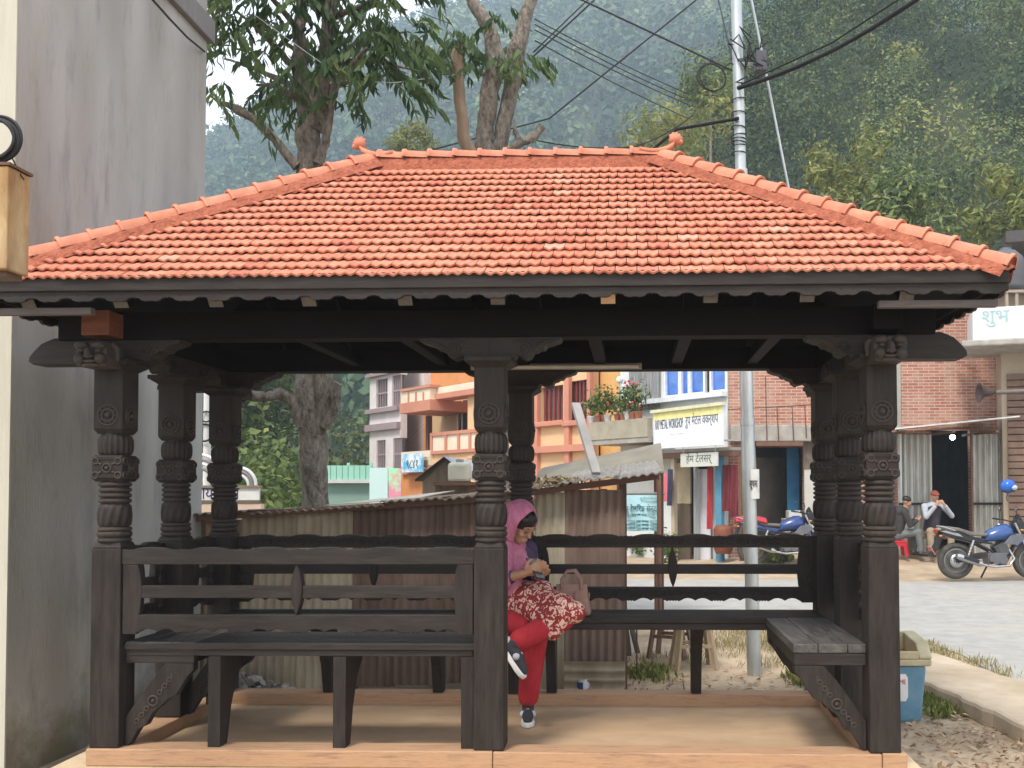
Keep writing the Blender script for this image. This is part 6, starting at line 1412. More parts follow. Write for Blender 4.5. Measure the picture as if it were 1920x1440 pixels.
# hair under the scarf
M, f, l, u = basis(face)
h = []; 
for k in range(1): h = [('e', hd+M@Vector((-.010,0,.040)), (.096,.080,.079), M), ('e', hd+M@Vector((.035,.035,.068)), (.045,.04,.03), M), ('e', hd+M@Vector((.035,-.035,.068)), (.045,.04,.03), M)]
blob('hair', h, HAIR, wom, .008, 4, wb)
PINK = mat('pink_scarf_cloth',(.44,.13,.225),(.56,.21,.315),scale=14,rough=.85,bump=.9,bscale=13,bdist=.02,stretch=(2.4,2.4,.6))
# hood: a shell round the head, open at the face, joined to the drape at the neck
m = MB(); nu, nv = 40, 22
def hood(i, j):
    t = 2*math.pi*i; ph = .30*math.pi+.66*math.pi*j      # ph: angle from the face axis
    rx = 1+.05*math.sin(5*t+j*3)
    d = Vector((math.cos(ph)*.118-.022, math.sin(ph)*math.cos(t)*.108*rx, math.sin(ph)*math.sin(t)*.128*rx+.016))
    if d.z < -.05: d.z = -.05+(d.z+.05)*1.15
    return hd+M@d-wb
m.grid(nu, nv, hood); ho = m.build('head_scarf', PINK, wom); sf = ho.modifiers.new('solid', 'SOLIDIFY'); sf.thickness = .008; sf.offset = -1
n1 = Vector(nek)
drape = [('e', nek+Vector((-.015,.0,-.01)), (.085,.085,.055)), ('c', nek+Vector((-.03,-.03,-.02)), nsh+Vector((0,-.005,.01)), .06,.062), ('c', nsh, nel+Vector((-.01,-.01,0)), .062,.062), ('c', nek+Vector((.03,-.075,-.06)), at(966,1070,5.48), .052,.05), ('c', at(966,1070,5.48), at(962,1105,5.47), .05,.052), ('c', at(962,1105,5.47), at(966,1128,5.44), .052,.038), ('c', at(954,1075,5.5), at(952,1128,5.47), .06,.045), ('e', che+Vector((-.03,-.03,.03)), (.125,.12,.15)), ('c', nek+Vector((.02,-.06,-.03)), at(985,1052,5.49), .035,.028)]
sc_ = blob('shawl', drape, PINK, wom, .009, 6, wb)
PURP = mat('dark_purple_cloth',(.045,.025,.06),(.10,.06,.12),scale=12,rough=.85,stretch=(2,2,.5))
blob('sleeve', [('c', che+Vector((.02,.05,.10)), fsh, .075,.06), ('c', fsh, fel, .058,.05), ('c', fel, fel.lerp(fwr,.75), .05,.04), ('e', che+Vector((.05,.0,0)), (.10,.11,.15))], PURP, wom, .009, 5, wb)
blob('sleeve', [('c', nel+Vector((-.01,.0,0)), nel.lerp(nwr,.3), .048,.04)], PURP, wom, .009, 4, wb)
# floral kurta over the lap
KU = bpy.data.materials.new('maroon_floral_cotton'); KU.use_nodes = True; N = KU.node_tree.nodes; Lk = KU.node_tree.links; gq = N.new('ShaderNodeTexCoord')
nd = N.new('ShaderNodeTexNoise'); nd.inputs['Scale'].default_value = 22; Lk.new(gq.outputs['Object'], nd.inputs['Vector']); mm_ = N.new('ShaderNodeMix'); mm_.data_type = 'VECTOR'; mm_.inputs[0].default_value = .10; Lk.new(gq.outputs['Object'], mm_.inputs[4]); Lk.new(nd.outputs['Color'], mm_.inputs[5])
vo = N.new('ShaderNodeTexVoronoi'); vo.inputs['Scale'].default_value = 40; vo.feature = 'F1'; Lk.new(mm_.outputs[1], vo.inputs['Vector']); rp = N.new('ShaderNodeValToRGB'); e = rp.color_ramp.elements; e[0].position = .10; e[0].color = (.30,.04,.035,1); e[1].position = .20; e[1].color = (.72,.50,.40,1)
k = e.new(.42); k.color = (.70,.44,.35,1); k = e.new(.50); k.color = (.24,.02,.022,1); Lk.new(vo.outputs['Distance'], rp.inputs[0]); Lk.new(rp.outputs[0], N['Principled BSDF'].inputs['Base Color']); N['Principled BSDF'].inputs['Roughness'].default_value = .85
hemL = at(948,1148,5.42)
ku = [('c', pel, at(1010,1118,5.50), .125,.105), ('c', at(955,1118,5.56), kn1+Vector((.0,-.01,.055)), .115,.095), ('c', kn1+Vector((.0,-.01,.05)), at(1078,1148,5.32), .095,.065), ('c', at(985,1135,5.42), at(1030,1165,5.28), .07,.06), ('c', at(1030,1160,5.28), at(1030,1186,5.26), .055,.03), ('c', at(1055,1155,5.27), at(1040,1192,5.25), .055,.028), ('c', at(1010,1140,5.42), at(1028,1178,5.34), .075,.05), ('c', at(1065,1150,5.34), at(1035,1190,5.32), .06,.035), ('c', at(1085,1145,5.36), at(1050,1180,5.33), .045,.03), ('c', at(960,1135,5.46), at(1010,1160,5.38), .055,.04), ('e', pel+Vector((0,0,.05)), (.15,.14,.12))]
blob('kurta', ku, KU, wom, .009, 6, wb)
RED = mat('red_trouser_cloth',(.30,.012,.022),(.41,.026,.038),scale=9,rough=.85,bump=.25,bscale=25,stretch=(1.5,1.5,.6))
blob('trousers', [('c', nhip, kn1.lerp(nhip,.15), .10,.085), ('c', kn1.lerp(nhip,.1), kn1, .08,.078), ('c', kn1, an1.lerp(kn1,.08), .070,.062), ('c', fhip, kn2, .10,.08), ('c', kn2, an2.lerp(kn2,.05), .08,.062), ('c', at(948,1160,5.45), at(975,1175,5.35), .07,.065)], RED, wom, .009, 6, wb)
SHOE = flat('charcoal_shoe_cloth',(.035,.037,.045),.8); SOLE = flat('white_sole',(.72,.72,.70),.6); SOCK = flat('pale_grey_mesh',(.46,.47,.54),.8)
def shoe(an, toe, upv, mts=(SHOE, SOLE, SOCK)):
    an, toe = Vector(an), Vector(toe); f = (toe-an).normalized(); upv = Vector(upv); l = upv.cross(f).normalized(); u = f.cross(l); L = .235
    B = an-f*.055-u*.045
    Pt = lambda x, y, z: B+f*x+l*y+u*z-wb
    out = [(0,.020),(.03,.032),(.08,.033),(.13,.038),(.18,.040),(.215,.030),(.235,.008)]
    poly = [(x, y) for x, y in out]+[(x, -y) for x, y in out[::-1]]
    m = MB(); n = len(poly); lo = [Pt(x,y,-.022) for x, y in poly]; hi_ = [Pt(x,y*.97,.006) for x, y in poly]
    m.add(lo+hi_, [tuple(range(n-1,-1,-1)), tuple(range(n,2*n))]+[(i,(i+1)%n,n+(i+1)%n,n+i) for i in range(n)]); s = m.build('shoe_sole', mts[1], wom, bevel=.006, fix=True)
    pr = [('c', Pt(.045,0,.018)+wb, Pt(.05,0,.06)+wb, .034,.036), ('c', Pt(.05,0,.03)+wb, Pt(.13,0,.026)+wb, .036,.034), ('c', Pt(.13,0,.022)+wb, Pt(.20,0,.012)+wb, .034,.024)]
    sh = blob('shoe', pr, mts[0], wom, .006, 3, wb)
    pr = [('c', Pt(.115,-.028,.03)+wb, Pt(.115,.028,.03)+wb, .021,.021), ('c', Pt(.112,0,.042)+wb, Pt(.14,0,.036)+wb, .021,.018)]; blob('shoe_strap', pr, mts[2], sh, .006, 3, wb)
    blob('shoe_heel', [('c', Pt(.012,-.012,.03)+wb, Pt(.012,.012,.03)+wb, .024,.024)], mts[2], sh, .006, 3, wb)
shoe(an1+Vector((-.01,-.01,-.02)), at(990,1250,5.16), (.75,-.2,.55))
a2 = Vector(an2); a2.z = .328; shoe(a2, a2+Vector((.02,-.2,-.0)), (0,0,1))
# phone in her hands
ph = thing('mobile_phone', 'dark mobile phone held in both hands of the seated woman', 'phone', tuple(at(1004,1066,5.335)))
ph.rotation_euler = (R(48), R(8), R(52)); MB().box((-.036,-.075,-.004),(.036,.075,.004)).build('case', flat('black_phone',(.02,.02,.022),.3), ph, bevel=.003); MB().box((-.033,-.07,.0042),(.033,.07,.005)).build('screen', mat('phone_glass',(.05,.055,.065),rough=.08), ph)
# handbag on the bench behind her
hb = thing('handbag', 'dusty pink handbag with two straps on the rear bench', 'bag', (at(1072,1148,5.66).x, 5.68, .847)); BAG = mat('dusty_pink_leather',(.25,.14,.11),(.32,.19,.155),scale=8,rough=.5)
m = MB(); tap(m, .12,.055,.09,.03,0,.185); m.build('body', BAG, hb, bevel=.02)
m = MB(); m.box((-.095,-.0555,.10),(.095,-.0465,.185)); fl = m.build('flap', BAG, hb, bevel=.01); fl.rotation_euler = (R(-7),0,0)
for y in (-.045,.035):
    pts_ = [(-.06,y,.16),(-.06,y*1.1,.22),(-.03,y*1.1,.265),(.02,y*1.1,.27),(.055,y*1.1,.22),(.06,y,.16)]; MB().tube(pts_, .009, 8).build('strap', BAG, hb)
MB().ring((.105,-.0,.12),(1,0,0),.018,.004,14,6).build('buckle', flat('brass_buckle',(.5,.38,.16),.3,metal=.8), hb); MB().box((.02,-.066,.02),(.05,-.056,.15)).build('tassel', BAG, hb, bevel=.004)

# --- two seated men by the tin shop
def seated(name_loc, label, spec):
    b = Vector(spec['base']); p = thing('person', label, 'person', tuple(b)); g = lambda k: b+Vector(spec[k])
    hpr, Mh = head_prims(g('head'), spec['face'], 1.0)
    Pm = hpr+[('c', g('neck'), g('head')-Vector((0,0,.05)), .05,.05), ('c', g('chest'), g('neck'), .09,.055), ('c', g('pelvis'), g('chest'), .13,.12)]
    for s in ('l','r'):
        Pm += [('c', g('chest')+Vector((0,0,.1)), g('sh'+s), .07,.055), ('c', g('sh'+s), g('el'+s), .05,.04), ('c', g('el'+s), g('wr'+s), .04,.028), ('c', g('pelvis'), g('kn'+s), .09,.06), ('c', g('kn'+s), g('an'+s), .055,.04)]
        Pm += hand_prims(g('wr'+s), spec['hd'+s], spec['pn'+s], 1.0, .7, 1 if s == 'l' else -1)
    blob('body', Pm, SKIN, p, .010, 3, b)
    eyes(p, g('head'), Mh, 1.0, b)
    sh = [('c', g('pelvis')+Vector((0,0,.05)), g('chest'), .15,.14), ('e', g('chest')+Vector((0,0,.08)), (.17,.15,.13))]
    for s in ('l','r'):
        k = spec.get('sleeve', 1); sh += [('c', g('chest')+Vector((0,0,.1)), g('sh'+s), .08,.068), ('c', g('sh'+s), g('el'+s), .065,.055), ('c', g('el'+s), g('el'+s).lerp(g('wr'+s), .85), .053,.042)]
    blob('shirt', sh, spec['shirt'], p, .013, 4, b)
    if 'vest' in spec: blob('vest', [('c', g('pelvis')+Vector((0,-.01,.08)), g('chest')+Vector((0,-.015,.0)), .158,.155), ('e', g('chest')+Vector((0,-.01,.06)), (.165,.16,.12))], spec['vest'], p, .013, 4, b)
    tr_ = [('c', g('pelvis'), g('pelvis')+Vector((0,0,.05)), .15,.14)]
    for s in ('l','r'): tr_ += [('c', g('pelvis'), g('kn'+s), .105,.078), ('c', g('kn'+s), g('an'+s)+Vector((0,0,.04)), .075,.058)]
    blob('trousers', tr_, spec['trouser'], p, .013, 4, b)
    for s in ('l','r'): a = g('an'+s); blob('shoe', [('c', a+Vector((0,0,-.03)), a+Vector(spec['face']).to_2d().to_3d().normalized()*.15+Vector((0,0,-.05)), .045,.035)], BLACK, p, .012, 3, b)
    if 'cap' in spec: blob('cap', [('e', g('head')+Mh@Vector((-.012,0,.055)), (.102,.085,.07), Mh), ('e', g('head')+Mh@Vector((.08,0,.05)), (.05,.07,.012), Mh)], spec['cap'], p, .010, 3, b)
    else: blob('hair', [('e', g('head')+Mh@Vector((-.022,0,.045)), (.098,.082,.078), Mh)], HAIR, p, .010, 3, b)
    return p
GR = .28
bA = (at(1700,1030,19.0).x-.02, 19.0, GR)
seated('', 'dark clothed man hunched on a red stool, partly behind the right post', dict(base=bA, pelvis=(-.20,0,.42), chest=(-.10,-.02,.80), neck=(.0,-.03,.98), head=(.02,-.04,1.08), face=(.8,-.35,-.45), shl=(-.02,.15,.90), shr=(-.06,-.19,.88), ell=(.12,.15,.66), elr=(.04,-.2,.62), wrl=(.22,.04,.74), wrr=(.22,-.1,.72), hdl=(.6,-.4,.3), hdr=(.6,.4,.3), pnl=(0,-.6,.6), pnr=(0,.6,.6), knl=(.20,.10,.47), knr=(.22,-.12,.48), anl=(.20,.11,.08), anr=(.26,-.14,.08), shirt=mat('dark_jacket',(.03,.028,.03),(.06,.05,.05),scale=6,rough=.9), trouser=mat('grey_trousers',(.11,.12,.12),(.16,.17,.165),scale=6,rough=.9)))
rs2 = thing('red_stool', 'bright red plastic stool under the hunched man', 'stool', (bA[0]-.17, 19.0, GR)); RP = flat('red_plastic',(.55,.02,.035),.35); MB().box((-.15,-.15,.27),(.15,.15,.31)).build('seat', RP, rs2, bevel=.01)
for sx_, sy_ in ((-1,-1),(1,-1),(1,1),(-1,1)): MB().bar((sx_*.16,sy_*.16,0),(sx_*.12,sy_*.12,.272),.055,.045).build('leg', RP, rs2)
for sy_ in (-1,1): MB().prism([(-.13,.20),(.13,.20),(.125,.268),(-.125,.268)], (0,.012,0), (0,sy_*.135-.006,0)).build('skirt', RP, rs2, fix=True)
bB = (at(1752,1025,19.2).x, 19.2, GR)
seated('', 'man in reddish cap and dark vest raising his hands to his mouth', dict(base=bB, pelvis=(-.05,.05,.46), chest=(-.02,-.02,.88), neck=(0,-.04,1.07), head=(.0,-.07,1.19), face=(.15,-.95,-.15), shl=(.19,0,.99), shr=(-.19,0,.99), ell=(.30,-.18,.80), elr=(-.22,-.2,.78), wrl=(.12,-.27,1.03), wrr=(-.04,-.28,1.02), hdl=(-.5,.1,.8), hdr=(.4,.1,.8), pnl=(-.3,.8,0), pnr=(.3,.8,0), knl=(.22,-.38,.5), knr=(-.20,-.38,.5), anl=(.2,-.38,.08), anr=(-.18,-.36,.08), shirt=mat('pale_blue_shirt',(.34,.36,.42),(.44,.46,.52),scale=6,rough=.9), vest=mat('navy_vest',(.03,.03,.045),(.07,.05,.06),scale=6,rough=.9), trouser=mat('tan_trousers',(.28,.22,.15),(.36,.29,.21),scale=6,rough=.9), cap=mat('rust_red_cap',(.24,.05,.035),(.33,.09,.06),scale=6,rough=.9)))
bs = thing('wooden_bench', 'low wooden bench under the man with the cap', 'bench', (bB[0], 19.28, GR)); MB().box((-.5,-.12,.33),(.4,.14,.37)).build('seat', LINT, bs)
for x in (-.45,.35): MB().box((x-.03,-.1,0),(x+.03,.12,.329)).build('leg', LINT, bs)

# --- motorcycle
CHR = flat('bare_metal',(.5,.5,.5),.25,metal=.9); ENG = flat('engine_grey',(.16,.16,.165),.45,metal=.5); TYRE = mat('dusty_tyre',(.045,.042,.038),(.10,.09,.075),scale=8,rough=.9); BLK = flat('satin_black',(.02,.02,.022),.4); RIMM = flat('grey_rim',(.22,.21,.19),.4,metal=.5)
def wheel(par, x, r, nsp=6):
    w_ = bpy.data.objects.new('wheel', None); col.objects.link(w_); w_.parent = par; w_.location = (x,0,r); w_.empty_display_size = .1
    m = MB(); prof = [(r-.095,-.028),(r-.085,-.045),(r-.05,-.055),(r-.018,-.045),(r,-.018),(r,.018),(r-.018,.045),(r-.05,.055),(r-.085,.045),(r-.095,.028)]; m.lathe(prof+[prof[0]], 40, axis=(0,1,0)); m.build('tyre', TYRE, w_)
    m = MB(); m.lathe([(r-.12,-.032),(r-.088,-.034),(r-.088,.034),(r-.12,.032),(r-.12,-.032)], 36, axis=(0,1,0)); m.build('rim', RIMM, w_)
    m = MB()
    for k in range(nsp): a = 2*math.pi*k/nsp+.3; d = Vector((math.cos(a),0,math.sin(a))); m.bar(d*.04, d*(r-.11), .03, .018, upv=(0,1,0))
    m.lathe([(.045,-.06),(.05,-.05),(.05,.05),(.045,.06)], 16, axis=(0,1,0)); m.build('spokes', RIMM, w_)
    m = MB(); m.lathe([(.065,-.068),(.125,-.068),(.125,-.062),(.065,-.062),(.065,-.068)], 24, axis=(0,1,0)); m.build('brake_disc', CHR, w_)
def motorcycle(loc, rz, label, blue):
    k = thing('motorcycle', label, 'motorcycle', loc, rz, 'parked motorcycles'); r = .318; WB = 1.33
    wheel(k, 0, r); wheel(k, WB, r-.005)
    B = lambda nm, m, mt, **kw: m.build(nm, mt, k, **kw)
    B('swingarm', MB().bar((0,-.1,r),(.48,-.1,.40),.035,.06).bar((0,.1,r),(.48,.1,.40),.035,.06), BLK); B('chain_guard', MB().bar((.02,-.125,r+.07),(.42,-.125,.45),.02,.05), BLK)
    B('frame', MB().tube([(.35,-.09,.62),(.62,-.1,.48),(.62,-.08,.28),(.85,-.06,.24),(1.05,-.03,.60),(1.0,0,.86)], .022, 8).tube([(.35,.09,.62),(.62,.1,.48),(.62,.08,.28),(.85,.06,.24),(1.05,.03,.60),(1.0,0,.86)], .022, 8).tube([(-.22,-.08,.80),(.3,-.1,.66),(.62,-.09,.62)], .018, 8).tube([(-.22,.08,.80),(.3,.1,.66),(.62,.09,.62)], .018, 8), BLK)
    en = MB(); en.obox((.70,0,.36),(.17,0,0),(0,.12,0),(0,0,.10)); en.tube([(.64,-.15,.36),(.64,.15,.36)], .10, 18); en.tube([(.80,-.13,.34),(.80,.13,.34)], .075, 18); en.obox((.84,0,.52),(.07,0,.045),(0,.085,0),(-.045,0,.10)); B('engine', en, ENG, bevel=.012)
    fn = MB(); 
    for i in range(6): c = Vector((.80-.012*i,0,.46+.028*i)); fn.obox(c, (.085,0,.05), (0,.10,0), (-.003,0,.006))
    B('cylinder_fins', fn, ENG)
    B('exhaust', MB().tube([(.92,-.07,.52),(1.0,-.10,.36),(.90,-.13,.24),(.62,-.15,.22),(.42,-.17,.26)], .022, 10).tube([(.42,-.175,.26),(.36,-.18,.28),(.0,-.19,.40),(-.06,-.19,.42)], [.03,.055,.062,.045], 14), CHR)
    B('exhaust_shield', MB().bar((.05,-.245,.40),(.32,-.235,.31),.012,.06), BLK)
    tk = MB(); n = 12
    prof = [(.50,.70,.095,.09),(.58,.735,.13,.12),(.70,.765,.155,.15),(.82,.785,.165,.17),(.92,.80,.15,.16),(.99,.80,.10,.12),(1.03,.79,.05,.07)]
    vs = []
    for x, z, hw, hh in prof:
        for j in range(n): a = 2*math.pi*j/n; vs.append((x, hw*math.cos(a), z+hh*math.sin(a)*(1 if math.sin(a) > 0 else .75)))
    tk.add(vs, [(i*n+j,i*n+(j+1)%n,(i+1)*n+(j+1)%n,(i+1)*n+j) for i in range(len(prof)-1) for j in range(n)]+[tuple(range(n-1,-1,-1)), tuple(range((len(prof)-1)*n,len(prof)*n))], 0, True); tko = B('fuel_tank', tk, blue, fix=True)
    MB().lathe([(.03,.0),(.03,.012),(.0,.014)], 12, (.78,0,.952)).build('fuel_cap', CHR, tko)
    SHR = flat('silver_shroud_%s'%blue.name,(.16,.17,.19),.35,metal=.4)
    for y_ in (-.19,.16): B('tank_shroud', MB().prism([(.78,.62),(1.02,.60),(1.16,.70),(1.08,.80),(.90,.76)], (0,.03,0), (0,y_,0)), SHR, bevel=.008, fix=True)
    B('seat', MB().prism([(-.22,.86),(.05,.83),(.22,.76),(.52,.745),(.54,.80),(.30,.815),(.18,.85),(.02,.90),(-.20,.93)], (0,.24,0), (0,-.12,0)), mat('grey_brown_seat_%s'%blue.name,(.10,.09,.08),(.17,.155,.14),scale=5,rough=.7), bevel=.02, fix=True)
    B('tail_panel', MB().prism([(-.34,.84),(-.1,.72),(.40,.60),(.52,.70),(.2,.755),(.05,.825),(-.22,.858)], (0,.2,0), (0,-.10,0)), blue if blue.name.startswith('deep') else BLK, bevel=.01, fix=True)
    B('tail_stripe', MB().prism([(-.30,.84),(-.05,.77),(.1,.74),(.02,.80),(-.2,.85)], (0,.206,0), (0,-.103,0)), flat('silver_stripe_%s'%blue.name,(.35,.35,.37),.3), fix=True)
    B('tail_lamp', MB().box((-.37,-.05,.81),(-.33,.05,.87)), flat('red_lens_%s'%blue.name,(.4,.02,.02),.15), bevel=.01)
    B('rear_fender', MB().prism([(-.30,.80),(-.24,.80),(-.30,.60),(-.44,.38),(-.47,.40),(-.36,.62)], (0,.14,0), (0,-.07,0)), BLK, fix=True); B('number_plate', MB().obox((-.43,0,.50),(.006,0,.004),(0,.085,0),(-.04,0,.07)), flat('plate_red_white_%s'%blue.name,(.52,.18,.14)))
    B('rear_shock', MB().tube([(.18,-.12,.42),(.28,-.11,.68)], .022, 10).ring((.2,-.12,.48),(.4,0,1),.028,.006).ring((.22,-.117,.53),(.4,0,1),.028,.006).ring((.24,-.115,.58),(.4,0,1),.028,.006), CHR)
    B('fork', MB().tube([(WB,-.09,r),(1.02,-.09,.98)], .024, 10).tube([(WB,.09,r),(1.02,.09,.98)], .024, 10), CHR); B('front_fender', MB().ring((WB,0,r), (0,1,0), r+.03, .03, 14, 6, arc=(math.pi*.25,math.pi*.95)), blue)
    B('headlight', MB().prism([(1.06,.80),(1.20,.78),(1.25,.86),(1.20,1.0),(1.08,1.04),(1.02,.92)], (0,.2,0), (0,-.1,0)), BLK, bevel=.025, fix=True); B('headlight_lens', MB().ball((1.235,0,.87), (.02,.07,.07)), GLASSD); B('visor', MB().prism([(1.06,1.04),(1.19,1.0),(1.12,1.13)], (0,.12,0), (0,-.06,0)), BLK, fix=True)
    B('handlebar', MB().tube([(.90,-.36,1.04),(.98,-.2,1.02),(1.02,-.06,1.0),(1.02,.06,1.0),(.98,.2,1.02),(.90,.36,1.04)], .012, 8), BLK); B('grip', MB().tube([(.86,-.40,1.045),(.93,-.29,1.03)], .018, 8), BLK); B('grip', MB().tube([(.86,.40,1.045),(.93,.29,1.03)], .018, 8), BLK)
    for s in (-1, 1): mr_ = B('mirror', MB().tube([(.96,s*.25,1.03),(.97,s*.28,1.16),(.95,s*.30,1.20)], .007, 6).ball((.94,s*.31,1.22), (.015,.055,.035)), BLK); MB().ball((.926,s*.31,1.22), (.004,.048,.029)).build('mirror_glass', CHR, mr_)
    for s in (-1, 1): B('indicator', MB().tube([(1.10,s*.1,.86),(1.10,s*.18,.86)], .008, 6).ball((1.10,s*.20,.86), (.03,.022,.018)), flat('amber_lens_%s%d'%(blue.name,s),(.6,.25,.03),.2)); B('rear_indicator', MB().tube([(-.30,s*.06,.76),(-.32,s*.14,.76)], .007, 6).ball((-.32,s*.16,.76), (.03,.022,.018)), flat('amber_lens2_%s%d'%(blue.name,s),(.6,.2,.05),.2))
    B('side_stand', MB().bar((.62,.10,.25),(.56,.24,.0),.022,.022), BLK); B('footpeg', MB().tube([(.58,-.1,.30),(.56,-.24,.30)], .014, 8), BLK); B('grab_rail', MB().tube([(-.05,-.13,.85),(-.28,-.12,.92),(-.32,0,.93),(-.28,.12,.92),(-.05,.13,.85)], .012, 8), flat('grey_rail_%s'%blue.name,(.3,.3,.3),.4))
    return k
BL1 = mat('bright_blue_paint',(.02,.06,.19),(.035,.09,.26),scale=3,rough=.22,spec=.6); BL2 = mat('deep_blue_paint',(.012,.035,.15),(.025,.06,.21),scale=3,rough=.25,spec=.6)
mp_ = atz(1792,1084,.06); mc = motorcycle((mp_.x, mp_.y, .045), R(4), 'dusty blue motorcycle parked at the right edge, rear wheel nearest the post', BL1)
m2 = motorcycle((at(1412,1030,18.6).x, 18.6, .14), R(3), 'blue motorcycle half hidden behind the rear bench rail, outside the brick shop', BL2)
rc = MB(); rc.grid(16, 8, lambda i, j: Vector((-.35+.62*i, -.16+.32*j, .935+.05*math.sin(i*3)-.08*abs(j-.5)*2-.03*i))); rco = rc.build('red_cloth', CLM[0]); sf = rco.modifiers.new('s','SOLIDIFY'); sf.thickness = .03
rco.location = m2.location; tag(rco, 'bright red cloth thrown over the seat of the half hidden motorcycle', 'cloth')
hl = thing('helmet', 'shiny blue helmet hanging above the motorcycle handlebar', 'helmet', tuple(at(1890,912,mp_.y-.1)))
m = MB(); m.ball((0,0,0), (.135,.12,.125), 20, 14); m.build('shell', mat('glossy_blue',(.02,.10,.42),(.03,.14,.5),scale=3,rough=.12), hl); m = MB(); m.ball((.06,-.02,-.02), (.09,.105,.06), 16, 10); m.build('visor', mat('pale_visor',(.45,.5,.56),rough=.1), hl); MB().ring((0,0,-.085),(0,0,1),.10,.018,20,6).build('rim', BLK, hl); MB().tube([(.0,.0,-.11),(-.02,.02,-.2),(.0,.03,-.26)], .008, 6).build('strap', BLK, hl)
# ------------------------------------------------------------------ leaves, grass, stones
DL = Leaves()
n = 520; px_ = rng.uniform(1690, 1960, n); py_ = 1335+130*rng.random(n)**1.2
c = np.array([tuple(atz(a, b, .02)) for a, b in zip(px_, py_)]); keep = c[:,0] > 1.50; c = c[keep]; nr = rng.normal(size=c.shape)*.35+np.array([0,0,1]); DL.add(c+np.array([0,0,1])*rng.uniform(0,.03,(len(c),1)), nr, rng.uniform(.025,.07,len(c)), .5, rng.random(len(c)))
n = 260; px_ = rng.uniform(1000, 1560, n); py_ = rng.uniform(1255, 1302, n); c = np.array([tuple(atz(a, b, .02)) for a, b in zip(px_, py_)]); DL.add(c, rng.normal(size=c.shape)*.3+np.array([0,0,1]), rng.uniform(.03,.08,n), .5, rng.random(n))
DL.build('fallen_leaves', leafmat('dead_leaf_brown',(.15,.092,.052),(.29,.19,.115),(.46,.33,.21),.1), label='dry brown fallen leaves scattered on the dirt', kind='stuff')
def tufts(name, label, spots, mt, hgt=.12, n=40):
    T = Leaves()
    for (x, y, z, r) in spots:
        k = n; c = np.array([x, y, z])+rng.normal(size=(k,3))*np.array([r,r,.0]); d = rng.normal(size=(k,3))*.35+np.array([0,0,1]); h_ = rng.uniform(.5,1.2,k)*hgt
        d /= np.linalg.norm(d, axis=1, keepdims=True); c = c+d*h_[:,None]*.5; nrm = np.cross(d, rng.normal(size=(k,3))); T.add(c, nrm, h_, .10 if name == 'grass' else .4, rng.random(k), droop=d*6)
    return T.build(name, mt, label=label, kind='stuff')
sp = []
for a, b in ((1745,1222),(1762,1226),(1780,1232),(1800,1240),(1820,1252),(1840,1264),(1858,1276),(1880,1290),(1735,1215),(1905,1300)):
    p = atz(a, b, .05)
    for k in range(3): sp.append((p.x+rng.normal()*.12, p.y+rng.normal()*.2, .03, .07))
for i in range(40):
    p = atz(rng.uniform(1185,1560), rng.uniform(1175,1255), 0); sp.append((p.x, p.y, 0, .1)) if rng.random() < .5 else None
for i in range(26): p = atz(rng.uniform(1340,1500), rng.uniform(1185,1225), 0); sp.append((p.x, p.y, 0, .12))
tufts('grass', 'tufts of dry grass along the road edge', sp, leafmat('dry_grass',(.14,.13,.05),(.28,.24,.11),(.42,.36,.18),.2), .085, 46)
sp = []
for i in range(34): p = atz(rng.uniform(1732,1850), rng.uniform(1300,1348), .0); sp.append((p.x, p.y, .0, .06))
for i in range(10): p = atz(rng.uniform(1490,1530), rng.uniform(1262,1292), .0); sp.append((p.x, p.y, 0, .06))
for i in range(10): p = atz(rng.uniform(1175,1240), rng.uniform(1255,1292), .0); sp.append((p.x, p.y, 0, .08))
tufts('weeds', 'low green weeds beside the bin and path edge', sp, LEAF_YEL, .075, 40)
# verge plants seen through the rear rail
for i, (a, b, hh, lb) in enumerate(((1452,1062,.45,'broad leaved light green plant seen through the rear rail'),(1200,1040,.35,'low green hedge clump beyond the shed corner'),(1252,985,.7,'green planter bush left of the shop posts'))):
    p = atz(a, b, .05 if i < 2 else .1)
    if i == 2: p = at(1252,1000,19.0); p.z = .1
    pt_ = thing('verge_plant', lb, 'plant', tuple(p)); lf = Leaves(); lf.crown((0,0,hh*.5), (hh*.9 if i < 2 else .3, .4, hh*.55), 420, .17 if i == 0 else .10, .55, .62 if i == 0 else .45, .35, .8, .2); lf.build('foliage', LEAF_BUSH, pt_); MB().tube([(0,0,-.02),(.02,0,hh*.5)], .012, 6).build('stem', BARK, pt_)
# bushes close behind the ridge line and on the spur edge
for (px_, py_, Y, r, mt, lb) in ((770,266,40,.8,LEAF_YEL,'small yellow green bush top showing over the ridge left of centre'),(1262,250,34,1.9,LEAF_YEL,'yellow green tree behind the right ridge finial'),(1600,345,24,1.0,LEAF_YEL,'bright grassy bush above the right hip'),(1905,385,22,.8,LEAF_YEL,'spiky pale bush at the far right above the roof'),(1330,160,40,1.6,LEAF_BUSH,'rounded tree top left of the steel pole'),(1700,385,23,1.1,LEAF_SPUR,'dark bush row above the right hip')):
    p = at(px_, py_, Y); t = thing('bushy_tree', lb, 'tree', (p.x, p.y, max(0, hill_h(p.x, p.y) if Y > 34 else 0))); lf = Leaves(); O_ = np.array(t.location)
    for k in range(9): q = np.array(p)+rng.normal(size=3)*np.array([r*.55,r*.4,r*.35]); lf.crown(tuple(q-O_), (r*.55,r*.55,r*.6), int(170+60*r), .085*Y/12 if r < .6 else .16+.06*r, .32, .55, .4, .6, .2)
    lf.build('crown', mt, t); MB().tube([(0,0,-.3),(0.05,0,p.z-t.location.z)], [.10,.05], 8).build('trunk', BARK, t)
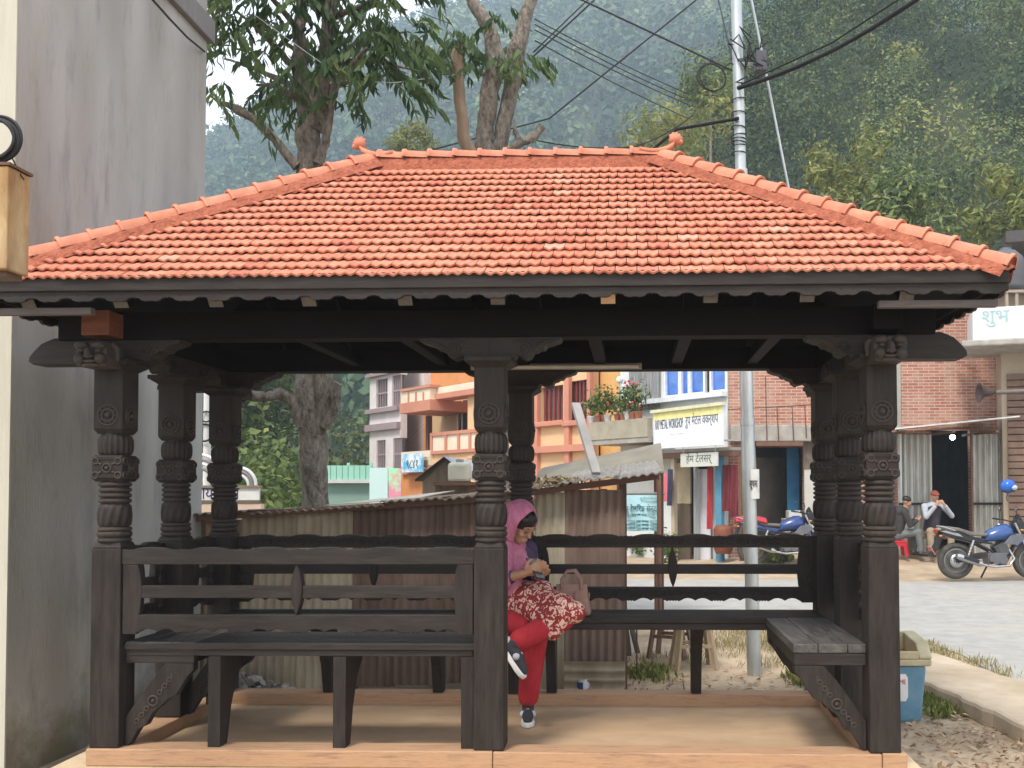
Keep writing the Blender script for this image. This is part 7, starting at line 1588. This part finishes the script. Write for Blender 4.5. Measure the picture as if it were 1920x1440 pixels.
# stones along the foot of the left wall and rubble by the shed
ST = mat('field_stone',(.26,.23,.19),(.42,.39,.34),scale=6,rough=.95,bump=.4,bscale=20,space='obj')
def stone(p, r, lb, g):
    bm_ = bmesh.new(); bmesh.ops.create_icosphere(bm_, subdivisions=2, radius=1)
    for v in bm_.verts: v.co *= 1+.22*mnoise.noise(v.co*1.3+Vector((p[0]*7,p[1]*5,0))); v.co.z *= .62
    me = bpy.data.meshes.new('stone'); bm_.to_mesh(me); bm_.free(); me.materials.append(ST); o = bpy.data.objects.new('stone', me); col.objects.link(o); o.location = p; o.scale = (r*1.2,r,r); o.rotation_euler = (0,0,rnd.uniform(0,6)); tag(o, lb, 'stone', g)
for i, w_ in enumerate(('nearest the camera','second from the camera','midway along','second last','farthest back')): stone((-3.28+rnd.uniform(0,.15), 5.05+i*.3, .03), rnd.uniform(.06,.11), 'rough stone at the foot of the grey wall, '+w_, 'stones at the foot of the grey wall')
RB2 = MB()
for i in range(30): RB2.ball((sx(790)+sh_.location.x+rnd.uniform(-.1,.75), 7.0+rnd.uniform(-.15,.2), .02), (rnd.uniform(.03,.09),rnd.uniform(.03,.07),rnd.uniform(.02,.05)), 7, 5)
RB2.build('rubble', ST, label='broken bits of stone at the foot of the rusty sheets', kind='stuff')
RBL = Leaves(); c = np.stack([rng.normal(size=500)*.28-2.95, rng.normal(size=500)*.2+6.95, np.zeros(500)],1); c[:,2] = .02+.22*np.exp(-((c[:,0]+2.95)**2+(c[:,1]-6.95)**2)*9)*rng.random(500)
RBL.add(c, rng.normal(size=c.shape)+np.array([0,0,.8]), rng.uniform(.04,.12,500), .6, rng.random(500)); RBL.build('rubbish_heap', leafmat('grey_rubbish',(.10,.09,.08),(.26,.24,.22),(.48,.46,.44),.05), label='grey heap of scraps by the shed and grey wall', kind='stuff')
STK = MB()
for i in range(26): a = Vector((at(1200,1280,7.3).x+rnd.uniform(-.25,.35), 7.0+rnd.uniform(-.3,.25), .02)); STK.tube([a, a+Vector((rnd.uniform(-.25,.25), rnd.uniform(-.1,.1), rnd.uniform(0,.12)))], .005, 5)
STK.build('brushwood', mat('dry_twigs',(.14,.11,.07),(.24,.19,.13),scale=9), label='tangle of dry twigs on the dirt beyond the rear sill', kind='stuff')
